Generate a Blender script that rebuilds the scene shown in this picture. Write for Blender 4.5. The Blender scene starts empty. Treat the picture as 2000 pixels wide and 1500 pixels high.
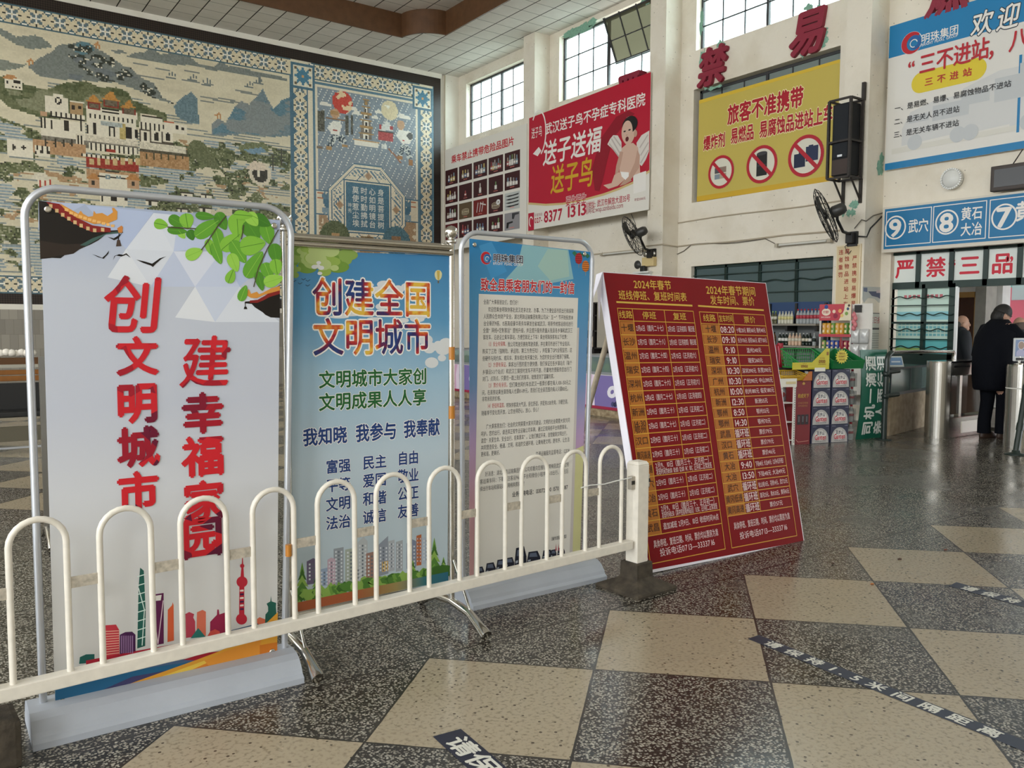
import bpy, bmesh, math, random
import numpy as np
from mathutils import Vector, Matrix
random.seed(7); rng = np.random.default_rng(7)
SC = bpy.context.scene; COL = SC.collection
# ---------------------------------------------------------------- camera
F = 1618.5; H = 1.4; YAW, PITCH, ROLL = 0.953379, -0.0690845, 0.0043879
def _axes():
    cy, sy, cp, sp = math.cos(YAW), math.sin(YAW), math.cos(PITCH), math.sin(PITCH)
    fw = Vector((cy*cp, sy*cp, sp)); rt = Vector((sy, -cy, 0)); up = rt.cross(fw)
    return rt*math.cos(ROLL)+up*math.sin(ROLL), -rt*math.sin(ROLL)+up*math.cos(ROLL), fw
RT, UP, FW = _axes(); EYE = Vector((0, 0, H))
cd = bpy.data.cameras.new('camera'); cam = bpy.data.objects.new('camera', cd); COL.objects.link(cam)
cd.sensor_fit = 'HORIZONTAL'; cd.sensor_width = 36; cd.lens = F*36/2000; cd.clip_end = 200
mw = Matrix.Identity(4)
for i in range(3): mw[i][0], mw[i][1], mw[i][2], mw[i][3] = RT[i], UP[i], -FW[i], EYE[i]
cam.matrix_world = mw; SC.camera = cam
# ---------------------------------------------------------------- light and exposure
SC.view_settings.view_transform = 'Standard'; SC.view_settings.look = 'None'
SC.view_settings.exposure = 0.0; SC.view_settings.gamma = 1; SC.view_settings.use_curve_mapping = False
W = bpy.data.worlds.new('world'); SC.world = W; W.use_nodes = True
_n = W.node_tree.nodes; _bg = _n['Background']; _bg.inputs[0].default_value = (0.93, 0.975, 1, 1); _bg.inputs[1].default_value = 9.0
def portal(name, loc, rot, sx, sy):
    l = bpy.data.lights.new(name, 'AREA'); l.shape = 'RECTANGLE'; l.size = sx; l.size_y = sy; l.cycles.is_portal = True
    o = bpy.data.objects.new(name, l); o.location = loc; o.rotation_euler = rot; COL.objects.link(o)
ZC = 8.08; XR = 12.0; YM = 19.5; XL = -8.0; YF = -7.0
PI = math.pi
for y0, y1 in ((16.16, 19.06), (12.1, 15.11), (7.98, 11.0), (3.85, 6.85), (-.3, 2.7), (-4.4, -1.4)):
    portal('sky_portal', (XR+.29, (y0+y1)/2, 7.2), (0, PI/2, 0), 1.5, y1-y0)
portal('sky_portal', (XR+.29, 3.2, 1.28), (0, PI/2, 0), 2.5, 7.6)
for y0, y1 in ((14.5, 18.5), (9.5, 13.5), (4.5, 8.5), (-.5, 3.5), (-5.5, -1.5)):
    portal('sky_portal', (XL-.29, (y0+y1)/2, 6.0), (0, -PI/2, 0), 3.4, y1-y0)
    if y0 < 4: portal('sky_portal', (XL-.29, (y0+y1)/2, 1.9), (0, -PI/2, 0), 3.2, y1-y0)
portal('sky_portal', (-4.75, YF-.29, 5.9), (PI/2, 0, 0), 4.5, 3.2)
# ---------------------------------------------------------------- measuring helpers: a sight line cut with a real plane
def ray(px, py): return (px-1000)/F*RT-(py-750)/F*UP+FW
def fl(px, py, z=0.0): d = ray(px, py); return EYE+d*((z-H)/d.z)
def ox(px, py, X): d = ray(px, py); return EYE+d*(X/d.x)
def oy(px, py, Y): d = ray(px, py); return EYE+d*(Y/d.y)
# ---------------------------------------------------------------- materials
def lin(c):
    if isinstance(c, str): c = tuple(int(c[i:i+2], 16)/255 for i in (0, 2, 4))
    return tuple((v/12.92 if v <= .04045 else ((v+.055)/1.055)**2.4) for v in c[:3])
MATS = {}
def mat(name, c='cccccc', rough=.5, metal=0.0, noise=0.0, nscale=20, bump=0.0, bscale=40, gain=1.0, spec=.5, c2=None, trans=0.0, emit=0.0, coat=0.0):
    if name in MATS: return MATS[name]
    m = bpy.data.materials.new(name); m.use_nodes = True; nt = m.node_tree; b = nt.nodes['Principled BSDF']
    base = tuple(min(.95, v*gain) for v in lin(c))+(1,)
    b.inputs['Base Color'].default_value = base; b.inputs['Roughness'].default_value = rough; b.inputs['Metallic'].default_value = metal
    b.inputs['Specular IOR Level'].default_value = spec; b.inputs['Transmission Weight'].default_value = trans; b.inputs['Coat Weight'].default_value = coat
    tc = None
    if noise or bump:
        tc = nt.nodes.new('ShaderNodeTexCoord')
    if noise:
        n = nt.nodes.new('ShaderNodeTexNoise'); n.inputs['Scale'].default_value = nscale; n.inputs['Detail'].default_value = 6
        nt.links.new(tc.outputs['Object'], n.inputs['Vector'])
        r = nt.nodes.new('ShaderNodeMapRange'); r.inputs[1].default_value = .35; r.inputs[2].default_value = .75
        nt.links.new(n.outputs[0], r.inputs[0])
        x = nt.nodes.new('ShaderNodeMix'); x.data_type = 'RGBA'
        d2 = (tuple(min(.95, v*gain) for v in lin(c2))+(1,)) if c2 else tuple(v*(1-noise) for v in base[:3])+(1,)
        nt.links.new(r.outputs[0], x.inputs['Factor']); x.inputs['A'].default_value = base; x.inputs['B'].default_value = d2
        nt.links.new(x.outputs['Result'], b.inputs['Base Color'])
    if bump:
        n = nt.nodes.new('ShaderNodeTexNoise'); n.inputs['Scale'].default_value = bscale; n.inputs['Detail'].default_value = 8
        nt.links.new(tc.outputs['Object'], n.inputs['Vector'])
        u = nt.nodes.new('ShaderNodeBump'); u.inputs['Strength'].default_value = bump; u.inputs['Distance'].default_value = .02
        nt.links.new(n.outputs[0], u.inputs['Height']); nt.links.new(u.outputs[0], b.inputs['Normal'])
    if emit:
        b.inputs['Emission Color'].default_value = base; b.inputs['Emission Strength'].default_value = emit
    MATS[name] = m; return m
def prt(c, rough=.42):            # printed ink of one colour
    return mat('print_'+c+('' if rough == .42 else '_%d' % (rough*100)), c, rough, gain=1.12, spec=.35)
def glass(name, tint='e8f4f4', alpha=.25, rough=.05):
    if name in MATS: return MATS[name]
    m = bpy.data.materials.new(name); m.use_nodes = True; nt = m.node_tree; nt.nodes.clear()
    o = nt.nodes.new('ShaderNodeOutputMaterial'); t = nt.nodes.new('ShaderNodeBsdfTransparent'); t.inputs[0].default_value = lin(tint)+(1,)
    p = nt.nodes.new('ShaderNodeBsdfPrincipled'); p.inputs['Base Color'].default_value = lin(tint)+(1,); p.inputs['Roughness'].default_value = rough
    x = nt.nodes.new('ShaderNodeMixShader'); x.inputs[0].default_value = alpha
    nt.links.new(t.outputs[0], x.inputs[1]); nt.links.new(p.outputs[0], x.inputs[2]); nt.links.new(x.outputs[0], o.inputs[0])
    MATS[name] = m; return m
# ---------------------------------------------------------------- mesh builder (many shapes -> ONE mesh)
class MB:
    def __init__(s): s.v = []; s.f = []; s.m = []; s.mats = []; s.smooth = []
    def mi(s, m):
        if m not in s.mats: s.mats.append(m)
        return s.mats.index(m)
    def add(s, vs, fs, m, sm=False):
        k = len(s.v); i = s.mi(m); s.v.extend(tuple(v) for v in vs)
        for f in fs: s.f.append(tuple(a+k for a in f)); s.m.append(i); s.smooth.append(sm)
        return s
    def box(s, lo, hi, m, M=None, bev=0.0):
        x0, y0, z0 = lo; x1, y1, z1 = hi
        if bev > 0:
            bm = bmesh.new(); bmesh.ops.create_cube(bm, size=1)
            for v in bm.verts: v.co = Vector(((x0+x1)/2+v.co.x*(x1-x0), (y0+y1)/2+v.co.y*(y1-y0), (z0+z1)/2+v.co.z*(z1-z0)))
            bmesh.ops.bevel(bm, geom=bm.edges[:], offset=bev, segments=2, affect='EDGES', profile=.6)
            bm.verts.ensure_lookup_table(); vs = [v.co.copy() for v in bm.verts]; fs = [[v.index for v in f.verts] for f in bm.faces]; bm.free()
        else:
            vs = [Vector(p) for p in ((x0,y0,z0),(x1,y0,z0),(x1,y1,z0),(x0,y1,z0),(x0,y0,z1),(x1,y0,z1),(x1,y1,z1),(x0,y1,z1))]
            fs = [(3,2,1,0),(4,5,6,7),(0,1,5,4),(1,2,6,5),(2,3,7,6),(3,0,4,7)]
        if M is not None: vs = [M @ v for v in vs]
        return s.add(vs, fs, m, False)
    def quad(s, a, b, c, d, m): return s.add([a,b,c,d], [(0,1,2,3)], m)
    def tube(s, pts, r, m, n=10, cap=True, closed=False):
        pts = [Vector(p) for p in pts]; N = len(pts); rs = r if isinstance(r, (list, tuple)) else [r]*N
        t0 = (pts[1]-pts[0]).normalized(); up = Vector((0,0,1)) if abs(t0.z) < .9 else Vector((1,0,0))
        nrm = t0.cross(up).normalized(); vs = []
        for i, p in enumerate(pts):
            if closed: t = (pts[(i+1) % N]-pts[i-1]).normalized()
            else: t = ((pts[min(i+1, N-1)]-p).normalized()+(p-pts[max(i-1, 0)]).normalized()).normalized()
            nrm = (nrm-t*nrm.dot(t)).normalized(); bn = t.cross(nrm)
            for k in range(n): a = 2*PI*k/n; vs.append(p+(nrm*math.cos(a)+bn*math.sin(a))*rs[i])
        fs = []
        for i in range(N if closed else N-1):
            j = (i+1) % N
            for k in range(n): fs.append((i*n+k, i*n+(k+1) % n, j*n+(k+1) % n, j*n+k))
        s.add(vs, fs, m, True)
        if cap and not closed: s.add(vs[:n], [tuple(range(n))[::-1]], m); s.add(vs[-n:], [tuple(range(n))], m)
        return s
    def lathe(s, prof, m, M=None, n=20, sm=True):   # prof: (r, z) from bottom to top
        vs = []; fs = []
        for r, z in prof:
            for k in range(n): a = 2*PI*k/n; vs.append(Vector((r*math.cos(a), r*math.sin(a), z)))
        for i in range(len(prof)-1):
            for k in range(n): fs.append((i*n+k, i*n+(k+1) % n, (i+1)*n+(k+1) % n, (i+1)*n+k))
        if prof[0][0] > 1e-5: fs.append(tuple(range(n))[::-1])
        if prof[-1][0] > 1e-5: fs.append(tuple((len(prof)-1)*n+k for k in range(n)))
        if M is not None: vs = [M @ v for v in vs]
        return s.add(vs, fs, m, sm)
    def prism(s, poly, a, b, m, M=None):            # poly: 2D outline (u, v); extruded along w from a to b
        n = len(poly); vs = [Vector((p[0], p[1], a)) for p in poly]+[Vector((p[0], p[1], b)) for p in poly]
        if M is not None: vs = [M @ v for v in vs]
        fs = [(i, (i+1) % n, n+(i+1) % n, n+i) for i in range(n)]
        s.add(vs, fs, m); s.add(vs, [tuple(range(n))[::-1], tuple(range(n, 2*n))], m); return s
    def build(s, name, parent=None, bevel=0, subdiv=0):
        me = bpy.data.meshes.new(name); me.from_pydata([tuple(v) for v in s.v], [], s.f)
        for m in s.mats: me.materials.append(m)
        if s.f:
            me.polygons.foreach_set('material_index', s.m); me.polygons.foreach_set('use_smooth', s.smooth)
        me.update(); o = bpy.data.objects.new(name, me); COL.objects.link(o)
        if parent is not None: o.parent = parent
        return o
def tag(o, label, cat=None, group=None, kind=None):
    if label: o['label'] = label
    if cat: o['category'] = cat
    if group: o['group'] = group
    if kind: o['kind'] = kind
    return o
def thing(name, label, cat, group=None, loc=(0,0,0), rz=0.0):
    o = bpy.data.objects.new(name, None); o.location = loc; o.rotation_euler = (0,0,rz); COL.objects.link(o); o.empty_display_size = .1
    return tag(o, label, cat, group)
def struct(o): o['kind'] = 'structure'; return o
def clone(o, parent=None):
    c = o.copy(); COL.objects.link(c)
    if parent is not None: c.parent = parent
    for ch in list(o.children): clone(ch, c)
    return c
def frame(o, x, y, z=None):       # 4x4 from origin and axes
    x = Vector(x).normalized(); y = Vector(y).normalized(); z = x.cross(y) if z is None else Vector(z)
    M = Matrix.Identity(4)
    for i in range(3): M[i][0], M[i][1], M[i][2], M[i][3] = x[i], y[i], z[i], o[i]
    return M
# ---------------------------------------------------------------- glyphs and flat prints
_G = {}
def glyph(ch, bold):
    k = (ch, bold)
    if k in _G: return _G[k]
    c = bpy.data.curves.new('glyph', 'FONT'); c.body = ch; c.size = 1; c.offset = bold; c.resolution_u = 3
    o = bpy.data.objects.new('glyph', c); COL.objects.link(o)
    me = o.evaluated_get(bpy.context.evaluated_depsgraph_get()).to_mesh()
    vs = [(v.co.x, v.co.y) for v in me.vertices]; fs = [tuple(p.vertices) for p in me.polygons]
    bpy.data.objects.remove(o); bpy.data.curves.remove(c)
    w = 1.0 if ord(ch) > 0x2000 else (max((v[0] for v in vs), default=.25)+.06)
    if ch == ' ': w = .4
    _G[k] = (vs, fs, w); return _G[k]
class Panel(MB):
    """flat print on a plane: origin O, unit axes U (right) and V (up); pictures stand in layers of a fraction of a millimetre"""
    def __init__(s, O, U, V, step=.0006, lift=0.0, ref=None):
        MB.__init__(s); s.O = Vector(O); s.U = Vector(U).normalized(); s.V = Vector(V).normalized(); s.N = s.U.cross(s.V); s.step = step; s.lift = lift; s.cnt = 0
    def P(s, u, v, l=0): return s.O+s.U*u+s.V*v+s.N*(s.lift+s.step*l)
    def px(s, x, y):
        d = ray(x, y); t = (s.O-EYE).dot(s.N)/d.dot(s.N); p = EYE+d*t-s.O; return p.dot(s.U), p.dot(s.V)
    def rect(s, u0, v0, u1, v1, m, l=1): s.cnt += 1; l += .012*(s.cnt % 60); return s.add([s.P(u0,v0,l), s.P(u1,v0,l), s.P(u1,v1,l), s.P(u0,v1,l)], [(0,1,2,3)], m)
    def poly(s, pts, m, l=1): s.cnt += 1; l += .012*(s.cnt % 60); return s.add([s.P(u, v, l) for u, v in pts], [tuple(range(len(pts)))], m)
    def polypx(s, pts, m, l=1): return s.poly([s.px(*p) for p in pts], m, l)
    def ell(s, u, v, a, b, m, l=1, n=28, rot=0, t0=0, t1=2*PI):
        c, d = math.cos(rot), math.sin(rot); ts = [t0+(t1-t0)*i/(n-1 if t1-t0 < 6.2 else n) for i in range(n)]
        return s.poly([(u+a*math.cos(t)*c-b*math.sin(t)*d, v+a*math.cos(t)*d+b*math.sin(t)*c) for t in ts], m, l)
    def ring(s, u, v, a, b, w, m, l=1, n=36, t0=0, t1=2*PI):
        vs = []; fs = []; s.cnt += 1; l += .012*(s.cnt % 60)
        for i in range(n+1):
            t = t0+(t1-t0)*i/n
            vs += [s.P(u+a*math.cos(t), v+b*math.sin(t), l), s.P(u+(a-w)*math.cos(t), v+(b-w)*math.sin(t), l)]
        for i in range(n): fs.append((2*i, 2*i+1, 2*i+3, 2*i+2))
        return s.add(vs, fs, m)
    def line(s, pts, w, m, l=1, closed=False):
        pts = [Vector((p[0], p[1])) for p in pts]
        if closed: pts = pts+[pts[0]]
        for a, b in zip(pts, pts[1:]):
            d = (b-a)
            if d.length < 1e-6: continue
            n = Vector((-d.y, d.x)).normalized()*w/2; e = d.normalized()*w*.3
            s.poly([a-e-n, b+e-n, b+e+n, a-e+n], m, l)
        return s
    def linepx(s, pts, w, m, l=1, closed=False): return s.line([s.px(*p) for p in pts], w, m, l, closed)
    def glyph(s, ch, cu, cv, w, h, m, l=2, bold=.02, slant=0.0):     # cell centre, cell width and height
        vs, fs, adv = glyph(ch, 0)
        if not fs: return
        g = bold*.85; s.cnt += 1
        offs = [(0, 0)] if bold < .004 else [(-g, 0), (g, 0), (0, -g), (0, g)] if bold < .06 else [(g*math.cos(t*PI/4), g*math.sin(t*PI/4)) for t in range(8)]
        for k, (dx, dy) in enumerate(offs):       # heavy strokes: the same shape laid over itself, a hair apart
            s.add([s.P(cu+((x+dx-adv/2)+slant*(y-.36))*w, cv+(y+dy-.36)*h, l+.08*k) for x, y in vs], fs, m)
    def text(s, t, u0, u1, v, h, m, l=2, bold=.02, slant=0.0, outline=None, ow=.05, v1=None):
        adv = [glyph(c, 0)[2] for c in t]; tot = sum(adv); sc = (u1-u0)/tot; u = u0; v1 = v if v1 is None else v1
        for c, a in zip(t, adv):
            q = u+a*sc/2; vv = v+(v1-v)*(q-u0)/(u1-u0)
            if outline: s.glyph(c, q, vv, sc, h, outline, l-1, bold+ow, slant)
            s.glyph(c, q, vv, sc, h, m, l, bold, slant); u += a*sc
    def textpx(s, t, a, b, hpx, m, **k):                             # a, b: middle of the left and right end of the line in the photo
        u0, v0 = s.px(*a); u1, v1 = s.px(*b)
        h = ((s.px(a[0], a[1]-hpx/2)[1]-s.px(a[0], a[1]+hpx/2)[1])+(s.px(b[0], b[1]-hpx/2)[1]-s.px(b[0], b[1]+hpx/2)[1]))/2
        s.text(t, u0, u1, (v0+v1)/2, h, m, **k)
    def vtext(s, t, a, b, w, h, m, l=2, bold=.02, outline=None, ow=.05, slant=0):          # centres of first and last character (photo), cell size in metres
        (u0, v0), (u1, v1) = s.px(*a), s.px(*b); n = max(1, len(t)-1); u1 = u0 = (u0+u1)/2
        for i, c in enumerate(t):
            if outline: s.glyph(c, u0, v0+(v1-v0)*i/n, w, h, outline, l-1, bold+ow, slant)
            s.glyph(c, u0, v0+(v1-v0)*i/n, w, h, m, l, bold, slant)
# ================================================================ THE ROOM
def nmath(nt, op, a, b=None, c=None):
    n = nt.nodes.new('ShaderNodeMath'); n.operation = op
    for i, v in enumerate((a, b, c)):
        if v is None: continue
        if isinstance(v, (int, float)): n.inputs[i].default_value = v
        else: nt.links.new(v, n.inputs[i])
    return n.outputs[0]
def mixc(nt, f, a, b):
    x = nt.nodes.new('ShaderNodeMix'); x.data_type = 'RGBA'
    for k, v in (('Factor', f), ('A', a), ('B', b)):
        if isinstance(v, (int, float)): x.inputs[k].default_value = v
        elif isinstance(v, tuple): x.inputs[k].default_value = v
        else: nt.links.new(v, x.inputs[k])
    return x.outputs['Result']
def floor_material():
    m = bpy.data.materials.new('terrazzo'); m.use_nodes = True; nt = m.node_tree; b = nt.nodes['Principled BSDF']
    g = nt.nodes.new('ShaderNodeNewGeometry'); sep = nt.nodes.new('ShaderNodeSeparateXYZ'); nt.links.new(g.outputs['Position'], sep.inputs[0])
    X, Y = sep.outputs[0], sep.outputs[1]
    A = np.array([[.354107, -.350603], [-.381152, -.357504]]).T*H; o = np.array([2.68309, 2.149311])*H; Ai = np.linalg.inv(A); off = -Ai @ o
    I = nmath(nt, 'ADD', nmath(nt, 'ADD', nmath(nt, 'MULTIPLY', X, float(Ai[0,0])), nmath(nt, 'MULTIPLY', Y, float(Ai[0,1]))), float(off[0]))
    J = nmath(nt, 'ADD', nmath(nt, 'ADD', nmath(nt, 'MULTIPLY', X, float(Ai[1,0])), nmath(nt, 'MULTIPLY', Y, float(Ai[1,1]))), float(off[1]))
    par = nmath(nt, 'FLOORED_MODULO', nmath(nt, 'ADD', nmath(nt, 'FLOOR', I), nmath(nt, 'FLOOR', J)), 2.0)
    near = nmath(nt, 'GREATER_THAN', nmath(nt, 'ADD', I, J), 0.0)
    far = nmath(nt, 'MULTIPLY', nmath(nt, 'GREATER_THAN', Y, 6.95), nmath(nt, 'LESS_THAN', X, 8.4))
    zone = nmath(nt, 'MAXIMUM', near, far)
    light = nmath(nt, 'MULTIPLY', nmath(nt, 'LESS_THAN', par, .5), zone)
    def edge(q):
        fr = nmath(nt, 'FRACT', q); return nmath(nt, 'MINIMUM', fr, nmath(nt, 'SUBTRACT', 1.0, fr))
    wob = nt.nodes.new('ShaderNodeTexNoise'); wob.inputs['Scale'].default_value = 9; wob.inputs['Detail'].default_value = 4; nt.links.new(g.outputs['Position'], wob.inputs['Vector'])
    lw = nmath(nt, 'ADD', .002, nmath(nt, 'MULTIPLY', wob.outputs[0], .009))
    grid = nmath(nt, 'MULTIPLY', nmath(nt, 'LESS_THAN', nmath(nt, 'MINIMUM', edge(I), edge(J)), lw), zone)
    bord = nmath(nt, 'LESS_THAN', nmath(nt, 'ABSOLUTE', nmath(nt, 'ADD', I, J)), .013)
    slab = nmath(nt, 'LESS_THAN', edge(nmath(nt, 'MULTIPLY', nmath(nt, 'SUBTRACT', I, J), .25)), .0022)
    slab = nmath(nt, 'MULTIPLY', slab, nmath(nt, 'SUBTRACT', 1.0, zone))
    line = nmath(nt, 'MAXIMUM', nmath(nt, 'MAXIMUM', grid, bord), slab)
    vo = nt.nodes.new('ShaderNodeTexVoronoi'); vo.inputs['Scale'].default_value = 108; nt.links.new(g.outputs['Position'], vo.inputs['Vector'])
    vc = nt.nodes.new('ShaderNodeSeparateColor'); nt.links.new(vo.outputs['Color'], vc.inputs[0])
    mr = nt.nodes.new('ShaderNodeMapRange'); mr.inputs[1].default_value = .56; mr.inputs[2].default_value = .46; nt.links.new(vo.outputs['Distance'], mr.inputs[0])
    chip = nmath(nt, 'MULTIPLY', mr.outputs[0], nmath(nt, 'GREATER_THAN', vc.outputs[0], .2))
    ns = nt.nodes.new('ShaderNodeTexNoise'); ns.inputs['Scale'].default_value = 1.3; ns.inputs['Detail'].default_value = 5; nt.links.new(g.outputs['Position'], ns.inputs['Vector'])
    chipc = mixc(nt, vc.outputs[1], lin('6a645a')+(1,), lin('bab4a6')+(1,))
    dark = mixc(nt, chip, lin('272320')+(1,), chipc)
    dirt = nmath(nt, 'MULTIPLY', ns.outputs[0], .30)
    dark = mixc(nt, dirt, dark, lin('3f3831')+(1,))
    v2 = nt.nodes.new('ShaderNodeTexVoronoi'); v2.inputs['Scale'].default_value = 46; nt.links.new(g.outputs['Position'], v2.inputs['Vector'])
    v2c = nt.nodes.new('ShaderNodeSeparateColor'); nt.links.new(v2.outputs['Color'], v2c.inputs[0])
    spk = nmath(nt, 'MULTIPLY', nmath(nt, 'LESS_THAN', v2.outputs['Distance'], .26), nmath(nt, 'GREATER_THAN', v2c.outputs[0], .86))
    n3 = nt.nodes.new('ShaderNodeTexNoise'); n3.inputs['Scale'].default_value = 60; n3.inputs['Detail'].default_value = 6; nt.links.new(g.outputs['Position'], n3.inputs['Vector'])
    mr3 = nt.nodes.new('ShaderNodeMapRange'); mr3.inputs[1].default_value = .5; mr3.inputs[2].default_value = .72; nt.links.new(n3.outputs[0], mr3.inputs[0])
    lt = mixc(nt, mr3.outputs[0], lin('a89b84')+(1,), lin('6f6452')+(1,))
    lt = mixc(nt, nmath(nt, 'MULTIPLY', ns.outputs[0], .5), lt, lin('a08f74')+(1,))
    lt = mixc(nt, spk, lt, lin('4e4234')+(1,))
    col = mixc(nt, light, dark, lt); col = mixc(nt, line, col, lin('2a251f')+(1,))
    nt.links.new(col, b.inputs['Base Color'])
    rr = nt.nodes.new('ShaderNodeMapRange'); rr.inputs[1].default_value = .3; rr.inputs[2].default_value = .7; rr.inputs[3].default_value = .14; rr.inputs[4].default_value = .34; nt.links.new(ns.outputs[0], rr.inputs[0])
    nt.links.new(rr.outputs[0], b.inputs['Roughness']); b.inputs['Specular IOR Level'].default_value = .5
    bp = nt.nodes.new('ShaderNodeBump'); bp.inputs['Strength'].default_value = .12; bp.inputs['Distance'].default_value = .004; nt.links.new(n3.outputs[0], bp.inputs['Height']); nt.links.new(bp.outputs[0], b.inputs['Normal'])
    return m
def ceiling_material():
    m = bpy.data.materials.new('mineral_fibre_tiles'); m.use_nodes = True; nt = m.node_tree; b = nt.nodes['Principled BSDF']
    g = nt.nodes.new('ShaderNodeNewGeometry'); sep = nt.nodes.new('ShaderNodeSeparateXYZ'); nt.links.new(g.outputs['Position'], sep.inputs[0])
    fx = nmath(nt, 'MULTIPLY', nmath(nt, 'SUBTRACT', sep.outputs[0], 11.57), 2.0); fy = nmath(nt, 'MULTIPLY', nmath(nt, 'SUBTRACT', sep.outputs[1], 19.48), 2.05)
    def edge(q):
        fr = nmath(nt, 'FRACT', q); return nmath(nt, 'MINIMUM', fr, nmath(nt, 'SUBTRACT', 1.0, fr))
    ex = nmath(nt, 'LESS_THAN', edge(fx), .024); ey = nmath(nt, 'LESS_THAN', edge(fy), .015)
    wn = nt.nodes.new('ShaderNodeTexWhiteNoise'); wn.noise_dimensions = '2D'; cb = nt.nodes.new('ShaderNodeCombineXYZ')
    nt.links.new(nmath(nt, 'FLOOR', fx), cb.inputs[0]); nt.links.new(nmath(nt, 'FLOOR', fy), cb.inputs[1]); nt.links.new(cb.outputs[0], wn.inputs['Vector'])
    ns = nt.nodes.new('ShaderNodeTexNoise'); ns.inputs['Scale'].default_value = 6; ns.inputs['Detail'].default_value = 6; nt.links.new(g.outputs['Position'], ns.inputs['Vector'])
    c = mixc(nt, wn.outputs[0], lin('e4e0d8')+(1,), lin('f0ede6')+(1,)); c = mixc(nt, nmath(nt, 'MULTIPLY', ns.outputs[0], .35), c, lin('c0b9ac')+(1,))
    c = mixc(nt, nmath(nt, 'MAXIMUM', ex, nmath(nt, 'MULTIPLY', ey, .75)), c, lin('2c261e')+(1,))
    nt.links.new(c, b.inputs['Base Color']); b.inputs['Roughness'].default_value = .9
    return m
def plaster(name, c, c2, bump=.5):
    m = bpy.data.materials.new(name); m.use_nodes = True; nt = m.node_tree; b = nt.nodes['Principled BSDF']; b.inputs['Roughness'].default_value = .85
    g = nt.nodes.new('ShaderNodeNewGeometry')
    n1 = nt.nodes.new('ShaderNodeTexNoise'); n1.inputs['Scale'].default_value = 1.6; n1.inputs['Detail'].default_value = 8; nt.links.new(g.outputs['Position'], n1.inputs['Vector'])
    n2 = nt.nodes.new('ShaderNodeTexNoise'); n2.inputs['Scale'].default_value = 9; n2.inputs['Detail'].default_value = 8; n2.inputs['Distortion'].default_value = .6; nt.links.new(g.outputs['Position'], n2.inputs['Vector'])
    mr = nt.nodes.new('ShaderNodeMapRange'); mr.inputs[1].default_value = .45; mr.inputs[2].default_value = .75; nt.links.new(n1.outputs[0], mr.inputs[0])
    col = mixc(nt, nmath(nt, 'MULTIPLY', mr.outputs[0], .6), lin(c)+(1,), lin(c2)+(1,))
    vo = nt.nodes.new('ShaderNodeTexVoronoi'); vo.inputs['Scale'].default_value = 7; nt.links.new(g.outputs['Position'], vo.inputs['Vector'])
    nt.links.new(mixc(nt, nmath(nt, 'MULTIPLY', nmath(nt, 'LESS_THAN', vo.outputs['Distance'], .07), .55), col, lin('6b5f4c')+(1,)), b.inputs['Base Color'])
    bp = nt.nodes.new('ShaderNodeBump'); bp.inputs['Strength'].default_value = bump; bp.inputs['Distance'].default_value = .03
    nt.links.new(n2.outputs[0], bp.inputs['Height']); nt.links.new(bp.outputs[0], b.inputs['Normal']); return m
PLA = plaster('cream_plaster', 'ece4d5', 'd3c7b0'); PLB = plaster('smooth_plaster', 'efeade', 'ded6c5', .12); GREY = plaster('grey_plaster', 'cfccc3', 'b3afa3', .2)
fm = MB(); FM = floor_material(); fm.quad((XL, YF, 0), (XR+.3, YF, 0), (XR+.3, YM, 0), (XL, YM, 0), FM); struct(fm.build('floor'))
# outdoor pavement, seen through the door and windows
g_ = MB(); pav = mat('pavement', 'a8a49c', .8, noise=.2, nscale=2); g_.box((XR+.3, -30, -.3), (60, 60, -.01), pav); g_.box((-60, -30, -.3), (XL-.3, 60, -.01), pav); g_.box((XL-.3, -60, -.3), (XR+.3, YF-.3, -.01), pav); struct(g_.build('ground'))
# ceiling with its raised coffer: quarter round notch at the corner
CM = ceiling_material(); WOOD = mat('dark_wood', '6b4a30', .45, noise=.3, nscale=6)
cx1, cy1, rr_, cx0, cy0 = 10.0, 17.5, .74, -3.0, -4.0
arc = [(cx1+rr_*math.cos(t), cy1+rr_*math.sin(t)) for t in [1.5*PI-i*(PI/2)/12 for i in range(13)]]   # from (cx1, cy1-r) round to (cx1-r, cy1)
loop = [(cx1, cy0)]+arc+[(cx0, cy1), (cx0, cy0)]
cm = MB()
def cq(x0, y0, x1, y1): cm.quad((x0,y0,ZC), (x0,y1,ZC), (x1,y1,ZC), (x1,y0,ZC), CM)
cq(XL, cy1, XR, YM); cq(cx1, YF, XR, cy1); cq(XL, YF, cx0, cy1); cq(cx0, YF, cx1, cy0)
cm.add([(x, y, ZC) for x, y in arc+[(cx1, cy1)]], [tuple(range(len(arc)+1))], CM)
cm.add([(x, y, ZC+.5) for x, y in loop], [tuple(range(len(loop)))], CM)
struct(cm.build('ceiling'))
fa = MB(); n = len(loop)
for i in range(n):
    (x0, y0), (x1, y1) = loop[i], loop[(i+1) % n]
    fa.add([(x0,y0,ZC-.03), (x1,y1,ZC-.03), (x1,y1,ZC+.5), (x0,y0,ZC+.5)], [(0,1,2,3)], WOOD, 1 <= i <= 12)
    cx, cy = 5, 10; k = .035
    ax, ay, bx, by = x0+(k if x0 >= 9.2 and i < 14 else 0), y0+(k if y0 > 16 else 0), x1+(k if x1 >= 9.2 and i < 13 else 0), y1+(k if y1 > 16 else 0)
    fa.add([(x0,y0,ZC-.03), (x1,y1,ZC-.03), (bx,by,ZC-.03), (ax,ay,ZC-.03)], [(0,1,2,3)], WOOD); fa.add([(ax,ay,ZC-.03), (bx,by,ZC-.03), (bx,by,ZC+.01), (ax,ay,ZC+.01)], [(0,1,2,3)], WOOD)
struct(fa.build('trim_1'))
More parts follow.
